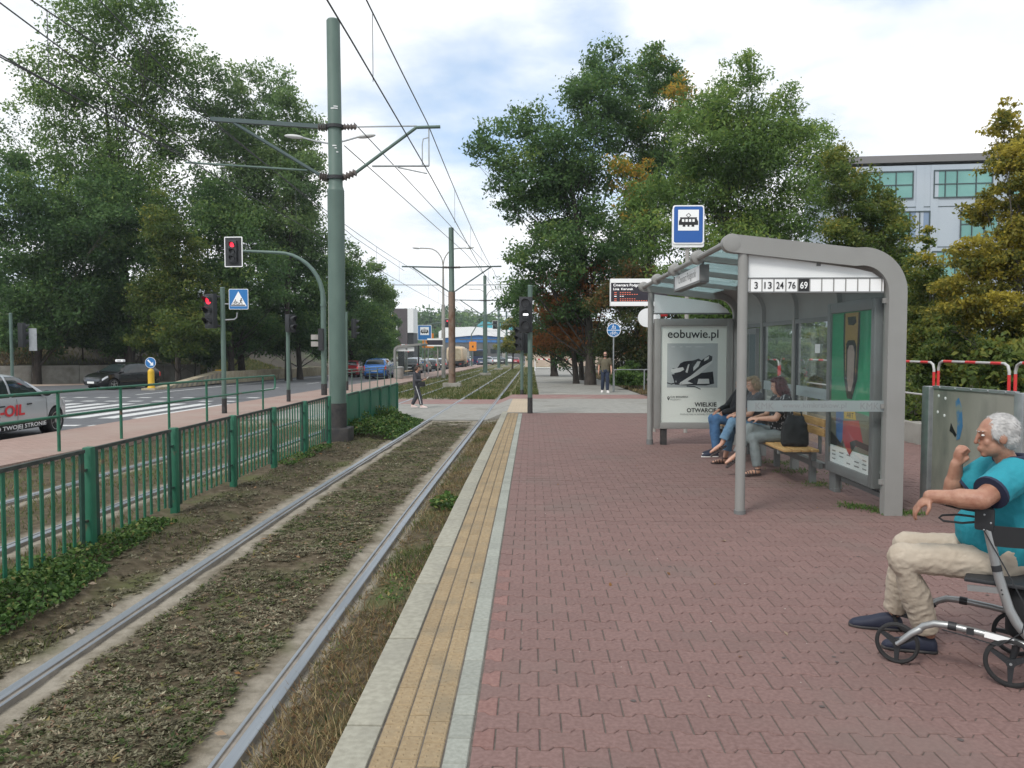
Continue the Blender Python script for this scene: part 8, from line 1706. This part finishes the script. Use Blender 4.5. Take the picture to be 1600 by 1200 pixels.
# withered rosettes between the rails
def rosettes(name, X, Y, size, m, seed, nleaf=8, tm=.45, up=.5):
    rg = np.random.default_rng(seed); n = len(X); Z = ground_z(X, Y); PX = np.repeat(np.stack([X, Y, Z + .006], 1), nleaf, 0); sz = np.repeat(size * rg.uniform(.5, 1.4, n), nleaf) * rg.uniform(.6, 1.2, n * nleaf)
    a = rg.uniform(0, 6.283, n * nleaf); el = rg.uniform(.05, up, n * nleaf); d = np.stack([np.cos(a) * np.cos(el), np.sin(a) * np.cos(el), np.sin(el)], 1); U = d * sz[:, None] * .5
    s = np.stack([-np.sin(a), np.cos(a), rg.normal(0, .3, n * nleaf)], 1); Vv = s * sz[:, None] * .15
    P = PX + U * 1.05; t = np.clip(np.repeat(tm + .22 * rg.normal(size=n) + np.array([.35 * mnoise.noise(Vector((x * 2.5, y * 2.5, seed))) for x, y in zip(X, Y)]), nleaf) + .1 * rg.normal(size=n * nleaf), 0, 1)
    o = quads(name, P.astype(np.float32), U, Vv, t, m, None, .35); o['kind'] = 'stuff'; return o
X, Y = dens(22000, -2.74, -1.66, 2.8, 22.5, 1.9, 5); kp = patchy(X, Y, 2.2, -.2, .16, 4); X, Y = X[kp], Y[kp]
rosettes('withered_ground_plants', X, Y, .029, G_SEDUM, 6, 7, .42)
X, Y = dens(7000, -2.75, -1.65, 2.8, 22.5, 1.7, 8); kp = patchy(X, Y, 1.1, .0, .25, 14); rosettes('green_ground_plants', X[kp], Y[kp], .035, G_GREEN, 7, 7, .4)
X, Y = dens(8000, -4.1, -3.15, 4.5, 22.5, 1.4, 9); kp = patchy(X, Y, 1.2, -.05, .25, 24); rosettes('dry_ground_plants', X[kp], Y[kp], .036, G_SEDUM, 17, 7, .34)
X, Y = dens(7000, -4.1, -3.15, 4.5, 24, 1.3, 10); kp = patchy(X, Y, .8, .05, .2, 34); blades('verge_grass', X[kp], Y[kp], ground_z(X[kp], Y[kp]), .07, .008, G_GREEN, 12, .7, .5, .22)
# weeds along the fence
def weeds(name, X, Y, Zh, size, seed):
    rg = np.random.default_rng(seed); n = len(X); P = np.stack([X, Y, ground_z(X, Y) + Zh], 1); U, Vv = leafpts(P, size, 1.1, rg, -.1, .62); o = quads(name, P.astype(np.float32), U, Vv, np.clip(.42 + .27 * rg.normal(size=n) + .3 * (Zh / (Zh.max() + .01) - .4), 0, 1), G_WEED, None, .2); o['kind'] = 'stuff'; return o
rg = np.random.default_rng(77)
def weedbed(name, x0, x1, y0, y1, hmax, n, size, seed, fr=1.2, taper=True):
    rg = np.random.default_rng(seed); X = rg.uniform(x0, x1, n); Y = rg.uniform(y0, y1, n)
    hf = np.array([.55 + .6 * mnoise.noise(Vector((x * fr, y * fr, seed))) + .35 * mnoise.noise(Vector((x * 4, y * 4, seed))) for x, y in zip(X, Y)])
    ed = np.minimum(1, (x1 - X) / ((x1 - x0) * .55)); ed2 = np.minimum(1, (y1 - Y) / ((y1 - y0) * .35)); H = hmax * np.clip(hf * ed * ed2, 0, 1); k = H > .02 * 1.5
    weeds(name, X[k], Y[k], (H * rg.uniform(.1, 1, n) ** .6)[k], size, seed)
weedbed('fence_weeds', -4.35, -3.45, 3.6, 7.2, .30, 9000, .050, 41); weedbed('fence_weeds', -4.3, -3.75, 6.4, 9.0, .20, 3500, .045, 42)
weedbed('fence_weeds', -4.2, -2.95, 17.5, 23.5, .55, 9000, .075, 43); weedbed('fence_weeds', -4.25, -3.9, 13, 16.5, .16, 1200, .05, 44)
weedbed('platform_edge_weeds', -1.2, -.86, 9.3, 10.2, .22, 700, .06, 45); weedbed('platform_edge_weeds', -1.2, -.86, 6.0, 7.0, .07, 260, .035, 46); weedbed('platform_edge_weeds', -1.35, -1.05, 4.3, 5.6, .045, 220, .028, 47)
X, Y = dens(3800, -1.36, -.88, 2.8, 22, 1.8, 48); kp = patchy(X, Y, 2.4, -.1, .2, 49); rosettes('dead_litter', X[kp], Y[kp], .026, G_DRY, 50, 6, .40)
# left track: dry grass seen through the fence
X, Y = dens(16000, -8.3, -4.3, 6, 24, 1.2, 50); dm = np.min(np.abs(X[:, None] - np.array(RAILS)[None]), 1); kp = (dm > .22) & patchy(X, Y, .7, -.1, .25, 54); blades('dry_grass', X[kp], Y[kp], ground_z(X[kp], Y[kp]), .11, .011, G_GREEN, 51, .6, .62, .2)
# turfed track beyond the crossing
X, Y = dens(30000, -8.2, .25, 33.8, 110, 1.7, 60); dm = np.min(np.abs(X[:, None] - np.array(RAILS)[None]), 1); kp = (dm > .12) & patchy(X, Y, .25, -.35, .25, 64); X, Y = X[kp], Y[kp]
Zt = np.where(X > -.84, gzn(Y) - .03, gzn(Y) + TR - .03)
blades('track_turf', X, Y, Zt, .16, .035, G_GREEN, 61, .5, .5, .2)
# grass on the slope and verge edges
X, Y = dens(9000, 4.55, 7.5, 33.5, 75, 1.4, 70); blades('verge_grass', X, Y, gzn(Y) + .02, .14, .03, G_DRY, 71, .6, .35, .2)
rg = np.random.default_rng(80); n = 16000; Y = rg.uniform(40, 100, n); D_ = rg.uniform(.5, 14, n); X = np.array([xb(y) for y in Y]) - D_; kp = np.array([mnoise.noise(Vector((x * .12, y * .12, 0))) for x, y in zip(X, Y)]) > .12
X, Y = X[kp], Y[kp]; Z = np.array([hill(x, y) for x, y in zip(X, Y)]); blades('slope_grass', X, Y, Z, .35, .07, G_GREEN, 81, .5, .55, .2)
rg = np.random.default_rng(82); n = 9000; Y = rg.uniform(44, 57, n); X = np.array([xb(y) for y in Y]) - rg.uniform(.5, 7, n); kp = X < -33.5; X, Y = X[kp], Y[kp]; blades('bank_grass', X, Y, np.array([hill(x, y) for x, y in zip(X, Y)]), .30, .06, G_DRY, 83, .6, .42, .2)
n = 6000; Y = rg.uniform(63, 84, n); X = -25.6 - rg.uniform(.2, 5, n); blades('bank_grass', X, Y, np.array([hill(x, y) for x, y in zip(X, Y)]), .30, .07, G_GREEN, 84, .6, .6, .18)
# weeds at the shelter feet and a few fallen leaves
def tuft(x, y, r, n, h, seed):
    rg = np.random.default_rng(seed); X = x + rg.normal(0, r, n); Y = y + rg.normal(0, r, n); return X, Y
for i, (x, y, r) in enumerate(((3.70, 8.55, .10), (3.50, 8.75, .08), (3.68, 10.2, .14), (3.72, 11.3, .16), (3.74, 12.2, .15), (3.95, 8.4, .07))):
    X, Y = tuft(x, y, r, 260, .05, 90 + i); blades('paving_weeds', X, Y, np.zeros(len(X)) + gzn(Y), .05, .012, G_WEED, 95 + i, 1.1, .5, .2)
rg = np.random.default_rng(99); n = 90
X = np.concatenate([rg.uniform(-.6, 3.2, 26), rg.uniform(-4, -.9, n - 26)]); Y = np.concatenate([rg.uniform(3, 14, 26), rg.uniform(3.2, 16, n - 26)]); Z = np.where(X > -.85, .006, np.array([bedz(x, y) for x, y in zip(X, Y)]) + .02) + np.where(X > -.85, gzn(Y), 0)
P = np.stack([X, Y, Z], 1); a = rg.uniform(0, 6.28, n); sz = np.where(X > -.85, .016, .032) * rg.uniform(.6, 1.4, n)
U = np.stack([np.cos(a), np.sin(a), rg.normal(0, .2, n)], 1) * sz[:, None]; Vv = np.stack([-np.sin(a), np.cos(a), rg.normal(0, .2, n)], 1) * sz[:, None] * .55
L_FALL = leafmat('fallen leaves', [(0, (.20,.10,.04)), (.5, (.34,.17,.06)), (1, (.48,.42,.34))]); o = quads('fallen_leaves', P.astype(np.float32), U, Vv, rg.random(n), L_FALL, None, .3); o['kind'] = 'stuff'

# dense undergrowth behind the trunks
def undergrowth(name, n, fx, hmax, seed, m, size):
    rg = np.random.default_rng(seed); X, Y, Zb = fx(n, rg); H = hmax * (.6 + .5 * np.array([mnoise.noise(Vector((x * .25, y * .25, seed))) for x, y in zip(X, Y)])); Z = Zb + H * rg.uniform(0, 1, n) ** .8
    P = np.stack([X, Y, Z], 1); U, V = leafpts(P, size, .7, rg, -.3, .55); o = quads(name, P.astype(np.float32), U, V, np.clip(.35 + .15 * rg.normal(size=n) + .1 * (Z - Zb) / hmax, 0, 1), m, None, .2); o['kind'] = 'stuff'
def left_under(n, rg):
    Y = rg.uniform(44, 120, n); d = rg.uniform(8, 13, n) + np.where(Y < 62, 3, 0); X = np.array([xb(y) for y in Y]) - d; return X, Y, np.array([hill(x, y) for x, y in zip(X, Y)])
undergrowth('undergrowth', 26000, left_under, 6.5, 5, L_DARK, .55)
def right_under(n, rg):
    X = rg.uniform(6.5, 26, n); Y = 50 + rg.uniform(0, 3, n) - .3 * X; return X, Y, gzn(Y) + .1
undergrowth('undergrowth', 14000, right_under, 4.6, 6, L_DARK, .38)
def mid_under(n, rg):
    X = rg.uniform(7.9, 16, n); Y = rg.uniform(11, 26, n); return X, Y, gzn(Y)
undergrowth('hedge_growth', 22000, mid_under, 2.6, 8, L_OLIVE, .15)

# trodden gum and small litter on the platform
rg = np.random.default_rng(123); gb = MB()
for k in range(70):
    x, y = rg.uniform(-.2, 3.6), 2.9 + 11 * rg.random() ** 1.3; r = rg.uniform(.006, .016); z = gz(y) + .0022
    gb.add([(x + r * math.cos(a) * rg.uniform(.8, 1.1), y + r * math.sin(a) * rg.uniform(.8, 1.1), z) for a in np.linspace(0, 6.28, 9)[:-1]], [tuple(range(8))])
M['gum'] = mat('trodden gum', (.085,.07,.066), .9); o = obj('trodden_gum', gb, M['gum'], None, None); o['kind'] = 'stuff'
gb = MB()
for k in range(26):
    x, y = rg.uniform(-.7, 3.4), 3.2 + 9 * rg.random() ** 1.2; a = rg.uniform(0, 6.28); s_ = rg.uniform(.004, .012); z = gz(y) + .004; c, q = math.cos(a) * s_, math.sin(a) * s_
    gb.add([(x - c, y - q, z), (x + q * .5, y - c * .5, z + .003), (x + c, y + q, z + .001), (x - q * .5, y + c * .5, z + .004)], [(0, 1, 2, 3)])
M['litter'] = mat('paper litter', (.5,.47,.42), .8); o = obj('paper_litter', gb, M['litter'], None, None); o['kind'] = 'stuff'
# ------------------------------------------------------------------ thin summer haze
hz_m = bpy.data.materials.new('haze air'); hz_m.use_nodes = True; ht = hz_m.node_tree; ht.nodes.clear()
ho = N('ShaderNodeOutputMaterial', ht); pv = N('ShaderNodeVolumePrincipled', ht); pv.inputs['Color'].default_value = (.82, .90, .96, 1); pv.inputs['Density'].default_value = HAZE; pv.inputs['Anisotropy'].default_value = .2
ht.links.new(pv.outputs[0], ho.inputs['Volume'])
hzb = obj('haze', MB().box((0, 0, 12.5), (5400, 5400, 36)), hz_m, None, None); hzb['kind'] = 'stuff'
S.cycles.volume_bounces = 0; S.cycles.volume_step_rate = 10
